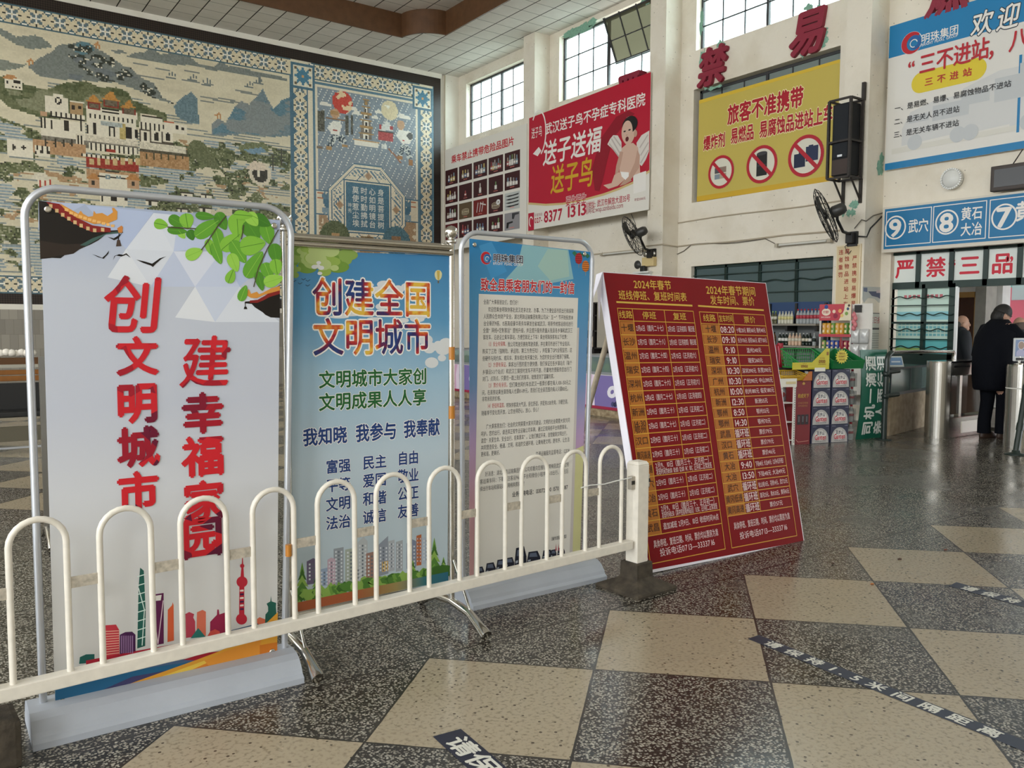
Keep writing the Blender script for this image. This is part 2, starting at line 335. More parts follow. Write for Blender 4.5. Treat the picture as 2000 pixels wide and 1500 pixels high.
def wall(name, P, us, vs_, holes, d, m):       # P(u, v, w) -> point; w 0 is the room face, d the thickness
    us = sorted({*us, *[h[0] for h in holes], *[h[1] for h in holes]}); vs_ = sorted({*vs_, *[h[2] for h in holes], *[h[3] for h in holes]})
    def solid(i, j):
        if not (0 <= i < len(us)-1 and 0 <= j < len(vs_)-1): return False
        u, v = (us[i]+us[i+1])/2, (vs_[j]+vs_[j+1])/2
        return not any(h[0] < u < h[1] and h[2] < v < h[3] for h in holes)
    b = MB()
    for i in range(len(us)-1):
        for j in range(len(vs_)-1):
            if not solid(i, j): continue
            a, c, e, f = us[i], us[i+1], vs_[j], vs_[j+1]
            b.quad(P(a,e,0), P(c,e,0), P(c,f,0), P(a,f,0), m); b.quad(P(a,e,d), P(a,f,d), P(c,f,d), P(c,e,d), m)
            if not solid(i-1, j): b.quad(P(a,e,0), P(a,f,0), P(a,f,d), P(a,e,d), m)
            if not solid(i+1, j): b.quad(P(c,e,0), P(c,e,d), P(c,f,d), P(c,f,0), m)
            if not solid(i, j-1): b.quad(P(a,e,0), P(a,e,d), P(c,e,d), P(c,e,0), m)
            if not solid(i, j+1): b.quad(P(a,f,0), P(c,f,0), P(c,f,d), P(a,f,d), m)
    return struct(b.build(name))
UPW = [(16.16, 19.06, 6.42, 7.82), (12.1, 15.11, 6.5, 7.95), (7.98, 11.0, 6.57, 7.95), (3.85, 6.85, 6.57, 7.95), (-.3, 2.7, 6.57, 7.95), (-4.4, -1.4, 6.57, 7.95)]
NICHE = (7.965, 11.03, 3.76, 5.86); SHOPW = (7.98, 11.01, 1.15, 2.56); DOORH = (-.6, 7.0, 0.0, 2.56)
wall('wall_right', lambda u, v, w: (XR+w, u, v), [YF, YM], [0, ZC+.05], UPW+[SHOPW, DOORH, NICHE], .28, PLA)
LW = [h for y0 in (14.5, 9.5, 4.5, -.5, -5.5) for h in (((y0, y0+4, 4.3, 7.7), (y0, y0+4, .3, 3.5)) if y0 < 4 else ((y0, y0+4, 4.3, 7.7),))]
wall('wall_left', lambda u, v, w: (XL-w, u, v), [YF, YM], [0, ZC+.05], LW, .28, PLA)
wall('wall_front', lambda u, v, w: (u, YF-w, v), [XL, XR], [0, ZC+.05], [(-7, -2.5, 4.3, 7.5)], .28, PLA)
wb = MB(); wb.box((XL, YM, 0), (XR+.28, YM+.28, ZC+.05), PLB); struct(wb.build('wall_back'))
tr = MB(); tr.box((XL, YM-.03, 1.70), (11.5, YM+.01, 1.81), PLB); struct(tr.build('trim_2'))
tr = MB(); tr.box((XL, YM-.03, 7.96), (11.5, YM+.01, ZC), PLB); struct(tr.build('trim_3'))
def wain():
    m = bpy.data.materials.new('grey_stone_tiles'); m.use_nodes = True; nt = m.node_tree; b = nt.nodes['Principled BSDF']
    tc = nt.nodes.new('ShaderNodeTexCoord'); mp = nt.nodes.new('ShaderNodeMapping'); mp.inputs['Rotation'].default_value = (PI/2, 0, 0); nt.links.new(tc.outputs['Object'], mp.inputs[0])
    br = nt.nodes.new('ShaderNodeTexBrick'); br.inputs['Scale'].default_value = 1; br.inputs['Brick Width'].default_value = .15; br.inputs['Row Height'].default_value = .3; br.inputs['Mortar Size'].default_value = .003
    br.inputs['Color1'].default_value = lin('a39c90')+(1,); br.inputs['Color2'].default_value = lin('8b857b')+(1,); br.inputs['Mortar'].default_value = lin('7c766c')+(1,); nt.links.new(mp.outputs[0], br.inputs[0])
    nt.links.new(br.outputs[0], b.inputs['Base Color']); b.inputs['Roughness'].default_value = .35; return m
wn_ = MB(); wn_.box((XL, YM-.025, 0), (11.5, YM+.01, 1.70), wain()); struct(wn_.build('baseboard_back'))
# piers and pillars on the window wall
for i, (y0, y1, x) in enumerate(((19.44, YM, 11.57), (15.46, 15.89, 11.57), (11.365, 11.78, 11.58), (7.16, 7.57, 11.54))):
    b = MB(); b.box((x, y0, 0 if i < 4 else 2.6), (XR+.01, y1, ZC+.02), PLB if i == 0 else PLA); struct(b.build('pillar'))
GPT = mat('old_green_paint', '8fbfa8', .7, noise=.35, nscale=30); r9 = random.Random(12); b = MB()
def patch(cx, cz, w, h, X, n=3):          # flakes of the older green paint showing through the plaster
    for k in range(n):
        u, v = cx+r9.uniform(-.4,.4)*w, cz+r9.uniform(-.4,.4)*h; q = r9.uniform(.35,.7); P_ = [(u+w*q*.5*math.cos(t*PI/9)*r9.uniform(.55,1.2), v+h*q*.5*math.sin(t*PI/9)*r9.uniform(.5,1.25)) for t in range(18)]
        c = (X-.002-.0006*k, u, v); b.add([c]+[(X-.002-.0006*k, y, z) for y, z in P_], [(0, i+1, (i+1) % 18+1) for i in range(18)], GPT)
for px, py, w, h, X, n in ((1130,58,.9,.22,XR,7),(1150,50,.5,.2,XR,4),(1263,5,.3,.15,XR,3),(1372,105,.14,.5,XR,4),(1372,30,.16,.5,XR,4),(1412,92,.3,.25,XR,3),(1378,160,.2,.3,XR,4),(1393,172,.4,.12,XR,2),(1560,98,.22,.28,XR,4),(1612,72,.25,.3,XR,4),(1590,20,.3,.2,XR,4),(1664,408,.18,.20,11.54,5),(1650,418,.1,.12,11.54,3),(1638,440,.08,.1,11.54,2)): c = ox(px, py, X); patch(c.y, c.z, w, h, X, n)
o = b.build('paint_patch'); struct(o)
b = MB(); X7 = oy(1718, 322, 7.16)
for k in range(6):
    u, v = X7.x+r9.uniform(-.05,.05), X7.z+r9.uniform(-.15,.15); P_ = [(u+.07*math.cos(t*PI/8)*r9.uniform(.5,1.2), v+.10*math.sin(t*PI/8)*r9.uniform(.5,1.2)) for t in range(16)]; b.add([(u, 7.158-.0005*k, v)]+[(x, 7.158-.0005*k, z) for x, z in P_], [(0, i+1, (i+1) % 16+1) for i in range(16)], GPT)
struct(b.build('paint_patch'))
# ledges: thin conduit mouldings running along the wall above the shop
# ================================================================ MOSAIC MURAL on the back wall (one coloured tessera per face)
CS = .03; MX0, MX1, MZ0, MZ1 = -1.5, 11.25, 2.02, 7.72
NW, NH = int(round((MX1-MX0)/CS)), int(round((MZ1-MZ0)/CS))
IM = np.zeros((NH, NW, 3)); IM[:] = (.84, .80, .69)      # row 0 = bottom
def hx(c): return np.array([int(c[i:i+2], 16)/255 for i in (0, 2, 4)])
def vnoise(h, w, sy, sx, seed, octs=3):
    r = np.random.default_rng(seed); out = np.zeros((h, w)); amp = 1; tot = 0
    for o in range(octs):
        gh, gw = int(h/sy*2**o)+3, int(w/sx*2**o)+3; g = r.random((gh, gw))
        yy = np.arange(h)/sy*2**o; xx = np.arange(w)/sx*2**o; y0 = yy.astype(int); x0 = xx.astype(int)
        fy = (yy-y0)[:, None]; fx = (xx-x0)[None, :]; fy = fy*fy*(3-2*fy); fx = fx*fx*(3-2*fx)
        a = g[y0][:, x0]; b = g[y0][:, x0+1]; c = g[y0+1][:, x0]; d = g[y0+1][:, x0+1]
        out += amp*((a*(1-fx)+b*fx)*(1-fy)+(c*(1-fx)+d*fx)*fy); tot += amp; amp *= .55
    return out/tot
N1 = vnoise(NH, NW, 6, 14, 1); N2 = vnoise(NH, NW, 10, 30, 2); N3 = rng.random((NH, NW)); N4 = vnoise(NH, NW, 3, 5, 3, 2); N5 = vnoise(NH, NW, 4, 26, 4, 2)
YY, XX = np.mgrid[0:NH, 0:NW]
def cell(px, py): p = oy(px, py, YM); return (p.x-MX0)/CS, (p.z-MZ0)/CS
def A_(x, y): return cell(x/3.3333, y/3.3333)
def B_(x, y): return cell(450+x/3.3333, y/3.3333)
def C_(x, y): return cell(560+x/3.0709, 160+y/3.0709)
def mask(pts):
    m = np.zeros((NH, NW), bool); X = XX+.5; Y = YY+.5; n = len(pts)
    for i in range(n):
        (x0, y0), (x1, y1) = pts[i], pts[(i+1) % n]
        if y0 == y1: continue
        c = ((y0 <= Y) & (Y < y1)) | ((y1 <= Y) & (Y < y0)); m ^= c & (X < x0+(Y-y0)*(x1-x0)/(y1-y0))
    return m
def put(m, c, var=.03):
    IM[m] = np.clip(hx(c)+(rng.random((int(m.sum()), 1))-.5)*2*var, 0, 1)
def R(f, x0, y0, x1, y1, c, var=.02):          # rectangle from photo corners, squared up on the wall
    a, b = f(x0, y0); a2, b2 = f(x0, y1); c_, _ = f(x1, y1)
    put((XX >= round(a)) & (XX < max(round(c_), round(a)+1)) & (YY >= round(b2)) & (YY < max(round(b), round(b2)+1)), c, var)
def stripes(f, x0, y0, x1, y1, p=2):
    a, b = f(x0, y0); a2, b2 = f(x0, y1); c_, _ = f(x1, y1)
    m = (XX >= round(a)) & (XX < round(c_)) & (YY >= round(b2)) & (YY < round(b)); put(m, '2c2720'); put(m & (XX % (p+1) > 0), 'e6ddc6')
def roof(f, x0, x1, y, h, c, ov=12):
    put(mask([f(x0-ov, y), f(x0+ov, y-h*.6), f((x0+x1)/2-(x1-x0)*.2, y-h), f((x0+x1)/2+(x1-x0)*.2, y-h+(x1-x0)*.04), f(x1-ov, y-h*.5+(x1-x0)*.1), f(x1+ov, y+(x1-x0)*.13)]), c, .04)
IM += (N1-.5)[..., None]*.10+(N3-.5)[..., None]*.035
# --- left picture: far hills, great mountain, peaks
put(mask([A_(*p) for p in ((-300,60),(0,180),(100,240),(230,230),(280,250),(340,300),(330,312),(200,322),(100,290),(0,225),(-300,150))]), '80867e', .04)
put(mask([A_(*p) for p in ((-200,380),(0,385),(90,410),(180,420),(150,440),(40,460),(-200,440))]), '85897d', .04)
put(mask([A_(*p) for p in ((810,370),(880,345),(940,340),(980,312),(1040,352),(1090,350),(1150,332),(1220,352),(1280,410),(1340,430),(1400,432),(1440,395),(1480,430),(1560,442),(1700,472),(1780,490),(1875,512),(1865,532),(1700,504),(1500,475),(1350,452),(1250,424),(1130,425),(1000,400),(900,385))]), '7e837d', .04)
put(mask([A_(*p) for p in ((720,330),(790,325),(830,350),(750,348))]), '7e837d', .03)
big = mask([A_(*p) for p in ((180,435),(250,382),(330,342),(385,292),(480,285),(530,266),(600,290),(640,322),(720,368),(800,428),(850,440),(920,510),(1000,540),(1030,590),(1060,640),(1110,660),(1160,690),(1000,640),(900,590),(760,540),(600,530),(430,520),(330,512),(250,492))])
put(big, '7d827c', .035); put(big & (N2 > .52), '73797a', .03)
put(mask([A_(*p) for p in ((490,340),(500,285),(540,268),(600,292),(610,330),(540,360))]), '5e7f88', .04)
sp = big & (N4 > .60) & (np.abs((YY-A_(540,300)[1])+(XX-A_(540,300)[0])*.42) < 20) & (XX > A_(430,0)[0]); put(sp, '3c4038', .05); put(sp & (N3 > .8), 'd9d2bd')
put(mask([A_(*p) for p in ((1130,690),(1170,650),(1240,598),(1280,640),(1290,740),(1302,812),(1230,800),(1150,760))]), '6d8288', .05)
rp = mask([A_(*p) for p in ((1378,870),(1382,800),(1420,772),(1470,800),(1530,690),(1570,660),(1620,680),(1660,640),(1710,578),(1750,660),(1780,712),(1830,655),(1888,634),(1888,885),(1780,892),(1600,872),(1450,884))])
put(rp, '75858a', .04); put(rp & (N1 > .55), '62808c', .04); put(rp & (N2 < .38), '868c8a', .03)
# --- mist, water dashes, woods
lower = (YY < A_(0,0)[1]*0+NH) & mask([A_(*p) for p in ((-1400,330),(0,500),(180,500),(400,540),(900,640),(1300,830),(1888,890),(1888,1860),(-1400,1860))])
put(lower & (N5 > .52) & (YY % 2 == 0), '8a8f88', .05)
wood = mask([A_(*p) for p in ((-1400,380),(0,500),(60,490),(130,540),(300,585),(420,540),(560,530),(650,570),(760,570),(830,600),(860,650),(950,690),(1090,745),(1080,790),(900,830),(250,760),(60,700),(0,640),(-1400,560))])
put(wood, '6c7050', .05); put(wood & (N4 > .55), '565d3e', .05); put(wood & (N1 < .42), '86876a', .05)
lo2 = mask([A_(*p) for p in ((-1400,700),(0,760),(260,860),(560,1000),(900,1010),(1200,900),(1300,900),(1450,930),(1700,930),(1888,1000),(1888,1860),(-1400,1860))])
g1 = lo2 & (N1+.25*(N4-.5) > .53); put(g1, '6a6f4c', .06); put(g1 & (N4 > .6), '4f5638', .05); put(g1 & (N3 > .86), '9a9a7c')
b1_ = lo2 & ~g1 & (N2 > .58); put(b1_, '8a9ba2', .05); put(b1_ & (YY % 2 == 0), 'c4bfae')
put(lo2 & ~g1 & ~b1_ & (N5 > .50) & (YY % 2 == 0), '8d938e', .04); put(lo2 & (N2 < .33) & (N1 > .40) & (N1 < .52), 'b0906c', .04); put(lo2 & g1 & (N3 < .04), '2c2a22')
put(mask([A_(*p) for p in ((1260,910),(1310,920),(1350,960),(1440,1100),(1380,1100),(1240,1020),(1210,960))]), '6c7050', .06)
put(mask([A_(*p) for p in ((1550,950),(1640,925),(1720,930),(1760,985),(1640,1000),(1560,980))]), '757a58', .06); put(mask([A_(*p) for p in ((1590,975),(1700,960),(1740,990),(1640,1005))]), '7793a4', .05)
for x, y, w in ((880,485,180),(950,500,120),(1180,520,120),(1300,630,120),(1380,650,140),(1420,635,110),(1500,660,60),(1330,545,60),(1530,580,110),(860,410,100),(1010,440,100),(1200,455,100),(1560,600,120),(1300,655,90)):
    R(A_, x, y, x+w, y+7, '85877f')
for x, y in ((1115,480),(1250,497),(1340,527),(1680,522),(1620,545)):
    R(A_, x-35, y+16, x+32, y+23, '6e7674'); R(A_, x-18, y-4, x-12, y+14, '6e7674'); R(A_, x+4, y-16, x+14, y+14, '6e7674'); R(A_, x+20, y-4, x+24, y+14, '6e7674')
for x, y in ((198,400),(630,292),(1425,750)):
    roof(A_, x-22, x+22, y, 14, 'c08c5c', 6); R(A_, x-14, y, x-8, y+24, 'c08c5c'); R(A_, x+8, y, x+14, y+24, 'c08c5c'); R(A_, x-3, y-22, x+3, y-14, 'c08c5c')
# --- palace
R(A_, 290, 625, 450, 725, 'e4dbc5'); R(A_, 350, 612, 410, 650, 'e4dbc5'); put((XX-A_(372,660)[0])**2+(YY-A_(372,660)[1])**2 < 5, '2c2720'); put((XX-A_(372,660)[0])**2+(YY-A_(372,660)[1])**2 < 1.5, 'e4dbc5')
R(A_, 450, 660, 545, 735, 'b0926a'); R(A_, 465, 685, 488, 708, '3a3128'); R(A_, 503, 685, 526, 708, '3a3128'); R(A_, 450, 652, 545, 664, 'e4dbc5')
R(A_, 262, 760, 560, 880, 'e4dbc5'); stripes(A_, 322, 718, 556, 755); R(A_, 322, 755, 556, 764, '2c2720'); R(A_, 262, 725, 310, 755, 'c09a78'); stripes(A_, 268, 765, 312, 830, 1)
for x, w, h0 in ((330,16,778),(413,38,785),(520,16,790)): R(A_, x, h0, x+w, h0+(62 if w < 20 else 62), '3a342b')
R(A_, 556, 720, 890, 905, 'e4dbc5'); stripes(A_, 572, 735, 870, 768); R(A_, 560, 690, 890, 735, 'e4dbc5'); R(A_, 660, 705, 770, 712, '2c2720'); R(A_, 660, 722, 770, 729, '2c2720')
for x, w, y0, h in ((565,14,810,55),(602,30,800,72),(705,40,812,75),(822,34,830,75),(880,14,845,55)): R(A_, x, y0, x+w, y0+h, '2f2a24')
R(A_, 715, 828, 736, 888, 'e4dbc5'); R(A_, 775, 800, 822, 905, 'bda96c', .06); R(A_, 660, 790, 800, 815, 'aab0aa', .08)
R(A_, 905, 820, 1130, 935, '5c5346', .05); stripes(A_, 908, 795, 1120, 838); R(A_, 915, 755, 1060, 790, 'e4dbc5'); R(A_, 915, 735, 1020, 760, 'd8cdb4'); R(A_, 918, 750, 1055, 756, '3a342b')
for x, w in ((915,60),(985,70),(1062,60)): R(A_, x, 845, x+w, 925, 'e4dbc5'); R(A_, x+w*.3, 868, x+w*.72, 918, '2f2a24'); R(A_, x+w*.4, 858, x+w*.6, 868, '2f2a24')
R(A_, 1070, 795, 1215, 860, 'e4dbc5'); R(A_, 1064, 785, 1130, 797, 'c06a4c'); R(A_, 1138, 812, 1160, 838, '2f2a24'); R(A_, 1176, 825, 1196, 845, '2f2a24')
R(A_, 262, 880, 900, 925, '7a7466', .08); R(A_, 555, 880, 900, 915, 'd6ccb6', .07); R(A_, 905, 935, 1215, 985, '57503f', .06); R(A_, 905, 920, 1210, 965, 'd8cfb8', .07)
for x0, x1, y, h in ((565,655,660,40),(668,775,645,45),(790,885,698,40)):
    R(A_, x0+6, y, x1-6, y+45, '8c3c30', .04); R(A_, x0+16, y+8, x1-16, y+40, '6e6250', .06); roof(A_, x0, x1, y, h*.5, 'c08a48'); roof(A_, x0+20, x1-20, y-18, h*.6, 'c08a48', 6)
R(A_, 495, 870, 545, 945, 'd8cdb6'); stripes(A_, 500, 880, 545, 940, 1); R(A_, 215, 905, 560, 990, 'b8916a', .05)
for x in (295,350,405,460): R(A_, x, 905, x+6, 955, '3a342b'); R(A_, x-10, 912+x*.05, x+16, 918+x*.05, '4a4432')
stripes(A_, 220, 940, 330, 975); R(A_, 222, 978, 330, 1012, 'e4dbc5'); [R(A_, x, 982, x+20, 1002, '2f2a24') for x in (222,258,302)]
R(A_, 40, 905, 215, 1010, 'e4dbc5'); [R(A_, x-12, 952, x+14, 966, '3a342b') or R(A_, x-4, 942, x+6, 976, '3a342b') for x in (88,152)]
stripes(A_, 575, 925, 885, 975); R(A_, 690, 970, 750, 985, 'a23c30'); stripes(A_, 530, 995, 920, 1022); R(A_, 560, 1020, 905, 1085, '9c3a2e', .05)
for x in (580,628,680,730,785,835,880): R(A_, x, 1030, x+30, 1072, 'c9ad7c', .05)
R(A_, 905, 985, 1230, 1080, 'b0895f', .07); [R(A_, x, 1000, x+7, 1040, '4c4a34') for x in (950,995,1040,1090,1140,1185)]
R(A_, 560, 1095, 900, 1150, 'b8926c', .06); R(A_, 640, 1120, 850, 1240, 'e4dbc5'); R(A_, 625, 1140, 850, 1148, '3a342b'); R(A_, 690, 1115, 780, 1122, '3a342b')
for x in (690,760): R(A_, x, 1140, x+26, 1166, '7f8f92'); R(A_, x+8, 1148, x+18, 1158, 'e4dbc5')
for x in (570,828): R(A_, x, 1165, x+75, 1225, 'c09a78'); roof(A_, x, x+75, 1165, 34, 'b9824c', 8); R(A_, x+28, 1178, x+46, 1206, '3a342b')
R(A_, 650, 1270, 830, 1330, 'e4dbc5'); [R(A_, x, 1275, x+w, 1308, '2f2a24') for x, w in ((655,18),(720,40),(808,20))]
R(A_, 248, 1160, 330, 1215, 'e4dbc5'); roof(A_, 205, 335, 1168, 45, 'd9d0ba', 10); [R(A_, x, 1172, x+10, 1220, 'b0402f') for x in (250,285,318)]
R(A_, 25, 500, 150, 575, 'e4dbc5'); roof(A_, 25, 110, 508, 24, 'c08c5c', 6); [R(A_, x, 525, x+18, 545, '2f2a24') for x in (40,90,112)]; stripes(A_, 60, 555, 140, 570, 1)
put(((XX-A_(1690,1135)[0])/9)**2+((YY-A_(1690,1135)[1])/9)**2 < 1, 'd8cdb6', .04); put(((XX-A_(1690,1135)[0])/6)**2+((YY-A_(1690,1135)[1])/7)**2 < 1, '3c362c', .04); R(A_, 1676, 1110, 1694, 1155, 'e4dbc5')
put(mask([A_(*p) for p in ((1590,1100),(1650,1045),(1720,1070),(1740,1110),(1650,1110))]), 'd9c8b2', .05)
for x, y in ((1770,1000),(1830,970)):
    R(A_, x, y, x+9, y+110, '4a4438'); [R(A_, x-26+k*4, y+k*22, x+34-k*4, y+k*22+9, '4b5040') for k in range(4)]
for x, y in ((1180,1250),(1310,1260),(1150,1350),(1300,1345),(950,1300)): R(A_, x, y, x+70, y+40, 'e4dbc5'); R(A_, x-6, y, x+80, y+8, '3a342b'); R(A_, x+20, y+14, x+34, y+38, '3a342b')
# --- right picture
DX0, DX1 = 7.34, 11.25
ci = lambda x: int(round((x-MX0)/CS)); ck = lambda z: int(round((z-MZ0)/CS))
def RM(x0, z0, x1, z1, c, var=.02): put((XX >= ci(x0)) & (XX < ci(x1)) & (YY >= ck(z0)) & (YY < ck(z1)), c, var)
RM(DX0, 2.0, DX1, 7.8, 'ddd3bb'); RM(7.90, 2.4, 10.82, 7.3, '5d7c8c'); RM(7.96, 2.4, 10.76, 7.24, 'ddd3bb')
up_ = (XX >= ci(8.0)) & (XX < ci(10.70)) & (YY < ck(7.18)) & (YY >= ck(4.72)); put(up_, '87929a', .03)
dot = ((XX+YY*2) % 5 == 0) & (YY % 2 == 0); put(up_ & dot & (N3 > .2), 'dedcd0')
dn_ = (XX >= ci(8.0)) & (XX < ci(10.70)) & (YY < ck(4.12)) & (YY >= ck(2.4)); put(dn_, 'a68a6c', .04); put(dn_ & (N4 > .55), 'd9cdb4', .03)
RM(8.0, 4.16, 10.70, 4.68, 'd8ceb6')
for z in (4.14, 4.70): RM(7.96, z-.02, 10.76, z+.015, '4b6f82')
gx, gz = ci(9.33), ck(4.40)
def octa(r): return (np.abs(XX+.5-gx) < r) & (np.abs(YY+.5-gz) < r) & (np.abs(XX+.5-gx)+np.abs(YY+.5-gz) < r*1.36)
for r, c in ((36,'4b6f82'),(35,'ddd3bb'),(33,'4b6f82'),(32,'ddd3bb')): put(octa(r), c)
orn = octa(31) & (((XX-gx)+(YY-gz)) % 4 < 2) & (np.abs(np.abs(XX-gx)-np.abs(YY-gz)) > 3) & (N3 > .25); put(orn & ((np.abs(XX-gx) > 24) | (np.abs(YY-gz) > 24)), '5d7c8c'); put(octa(31) & (np.abs(np.abs(XX-gx)+np.abs(YY-gz)-32) < 1), '4b6f82')
for sx, sy in ((0,26),(0,-26),(26,0),(-26,0)): put(np.abs(XX-gx-sx)+np.abs(YY-gz-sy) < 4, 'a98a6c')
sq = lambda r: (np.abs(XX+.5-gx) < r) & (np.abs(YY+.5-gz) < r)
put(sq(22), '3f6578'); put(sq(21), 'ddd3bb'); put(sq(20), '4c7386', .035)
for side in (-1, 1):                            # embroidery birds beside the octagon
    bx = gx+side*38
    for k in range(5): put((np.abs(XX-bx-side*(k-2)) < 1) & (np.abs(YY-gz-(k-2)) < 5-k*.5), '4b6f82')
    for k in range(6): put((XX == bx-3+k) & (YY > gz+3) & (YY < gz+8+(k % 3)), '5d7c8c'); put((XX == bx-3+k) & (YY < gz-3) & (YY > gz-8-(k % 3)), '7f95a0')
    put((np.abs(XX-bx-side*5) < 3) & (np.abs(YY-gz-6) == 2), 'b5704c')
disc = lambda x, y, r: (XX-C_(x, y)[0])**2+(YY-C_(x, y)[1])**2 < r*r
for x, y, w in ((230,130,70),(400,160,50),(420,188,60),(550,180,50),(530,212,40),(690,205,60),(715,215,50)): R(C_, x-w/2, y-6, x+w/2, y+6, 'e3ded0'); R(C_, x-w/4, y-14, x+w/4, y+10, 'e3ded0')
put(disc(330,126,9), 'c4493c', .03); put(disc(330,126,9) & (N4 > .60), 'e4c9a0'); put(disc(613,175,8), 'd8cba6', .03); put(disc(613,175,6) & (N4 > .6), 'e8e4d4')
for x in (185,208,352,380): R(C_, x, 172 if x < 300 else 200, x+20, 295 if x < 300 else 318, '5a584c', .1)
R(C_, 235, 215, 350, 221, '8c6a48'); put(disc(285,195,4), 'c09a78'); R(C_, 262, 172, 308, 190, 'b08a5c')
put(mask([C_(*p) for p in ((245,275),(275,235),(320,235),(330,265),(312,320),(268,316))]), 'e8e4d8', .03); R(C_, 275, 285, 300, 292, 'b0402f')
lg = mask([C_(*p) for p in ((270,318),(345,322),(355,370),(330,375),(300,345),(270,395),(240,390))]); put(lg, 'c9ccc4', .02); put(lg & (N3 > .5), '3d4a52'); R(C_, 232, 385, 272, 405, 'b08c5c'); R(C_, 330, 372, 362, 392, 'b08c5c'); R(C_, 180, 380, 215, 402, '7a6a58')
for k in range(6):                              # pagoda
    w = 36-5*k; y = 340-k*40; R(C_, 475-w, y-32, 475+w, y, '7d7264', .04); R(C_, 475-w-10, y-40, 475+w+10, y-30, 'a98656', .03); R(C_, 475-w*.45, y-24, 475+w*.45, y, 'e8e2d2'); R(C_, 475-w*.22, y-18, 475+w*.22, y, '3a342b')
R(C_, 468, 118, 482, 140, 'a98656'); R(C_, 405, 350, 550, 378, 'e6e0d0'); R(C_, 400, 342, 555, 350, 'c8a070', .06)
put(mask([C_(*p) for p in ((550,292),(600,225),(640,295))]), 'd8d8d0', .05); R(C_, 550, 290, 638, 350, 'b04a48', .06); R(C_, 545, 288, 640, 296, '4c4038'); R(C_, 552, 252, 568, 285, 'b04a48'); R(C_, 615, 262, 635, 285, 'b04a48')
put(disc(680,262,4), 'c09a78'); put(mask([C_(*p) for p in ((655,320),(672,285),(740,300),(752,345),(735,378),(690,372))]), 'e6e2d6', .03); R(C_, 690, 345, 708, 352, 'b0402f'); put(disc(735,330,3), '4c4840')
lg = mask([C_(*p) for p in ((680,375),(730,380),(750,460),(725,465),(705,410),(690,445),(670,440))]); put(lg, 'c9ccc4', .02); put(lg & (N3 > .5), '3d4a52'); R(C_, 665, 442, 695, 466, 'a5774a'); R(C_, 728, 462, 755, 498, 'a5774a')
put(mask([C_(*p) for p in ((605,400),(612,396),(688,482),(680,488))]), '9a6a4c'); R(C_, 568, 372, 600, 398, 'd8d8d0', .1)
put(disc(285,930,13) & dn_, '5c6548', .07); R(C_, 265, 905, 315, 950, 'b8956c', .04); put(disc(655,960,13) & dn_, '50717c', .06); R(C_, 625, 925, 685, 960, '8c6c50', .06); R(C_, 440, 925, 520, 960, '7a6748', .12)
# --- borders
FLW = ['.....k.....','.q...k...q.','..bb.w.bb..','..bbbwbbb..','...bbwbb...','kkwww.wwwkk','...bbwbb...','..bbbwbbb..','..bb.w.bb..','.q...k...q.','.....k.....']
FC = dict(k='3a3a30', q='7d7466', b='67787e', w='eae6da')
def flower(cx, cz):
    for j, row in enumerate(FLW):
        for i, ch in enumerate(row):
            x, z = cx-5+i, cz+5-j
            if ch != '.' and 0 <= x < NW and 0 <= z < NH: IM[z, x] = hx(FC[ch])
def band(x0, z0, x1, z1, horiz):
    put((XX >= x0) & (XX < x1) & (YY >= z0) & (YY < z1), 'dccfb0', .03)
    if horiz:
        put((XX >= x0) & (XX < x1) & ((YY == z0) | (YY == z1-1)), '4f6a74'); n = max(1, round((x1-x0)/14)); s = (x1-x0)/n
        for k in range(n):
            c = int(x0+(k+.5)*s); flower(c, (z0+z1)//2); e = int(x0+k*s)
            for q, w in ((1,3),(2,2),(3,1)):
                for zz in (z0+q, z1-1-q): put((np.abs(XX-e) < w) & (YY == zz), '4f6a74')
            put((np.abs(XX-e) < 2) & ((YY == z0+1) | (YY == z1-2)), 'eae6da')
    else:
        put((YY >= z0) & (YY < z1) & ((XX == x0) | (XX == x1-1)), '4f6f80'); n = max(1, round((z1-z0)/14)); s = (z1-z0)/n
        for k in range(n):
            c = int(z0+(k+.5)*s); flower((x0+x1)//2, c); e = int(z0+k*s)
            for q, w in ((1,3),(2,2),(3,1)):
                for xx in (x0+q, x1-1-q): put((np.abs(YY-e) < w) & (XX == xx), '4f6f80')
def star(x0, z0, s):
    put((XX >= x0) & (XX < x0+s) & (YY >= z0) & (YY < z0+s), '4f7182'); put((XX >= x0+2) & (XX < x0+s-2) & (YY >= z0+2) & (YY < z0+s-2), 'e0d8c0')
    cx, cz = x0+s/2-.5, z0+s/2-.5; dx, dz = np.abs(XX-cx), np.abs(YY-cz); r = s/2-3
    put(((dx < r) & (dz < (r-dx)*.45+.5)) | ((dz < r) & (dx < (r-dz)*.45+.5)) | ((np.abs(dx-dz) < 1.6) & (dx < r*.75)), '4f7f96')
    put((dx < 1) & (dz < 1), 'c9a070'); put((np.abs(dx-r+1) < 1) & (np.abs(dz-r+1) < 1), '6a5f4c')
tb = ck(7.34)
band(0, tb, ci(7.36), NH, True); band(ci(7.86), tb, NW-14, NH, True); band(0, 0, NW, 12, True)
RM(-2, 2.38, 7.36, 2.42, 'ddd3bb'); RM(7.31, 2.38, 7.37, 7.36, '4f6f80')
band(ci(7.38), 12, ci(7.38)+13, tb-2, False); band(NW-14, 12, NW-1, tb-2, False)
star(ci(7.38)-1, tb-9, 20); star(NW-21, tb-9, 20); put((XX >= NW-1), '6f95a4')
ys, xs = np.mgrid[0:NH+1, 0:NW+1]
me = bpy.data.meshes.new('mosaic')
co = np.stack([MX0+xs.ravel()*CS, np.full(xs.size, YM-.012), MZ0+ys.ravel()*CS], 1)
i0 = (YY*(NW+1)+XX).ravel(); fs = np.stack([i0, i0+1, i0+NW+2, i0+NW+1], 1)
me.vertices.add(len(co)); me.vertices.foreach_set('co', co.ravel().astype(np.float32))
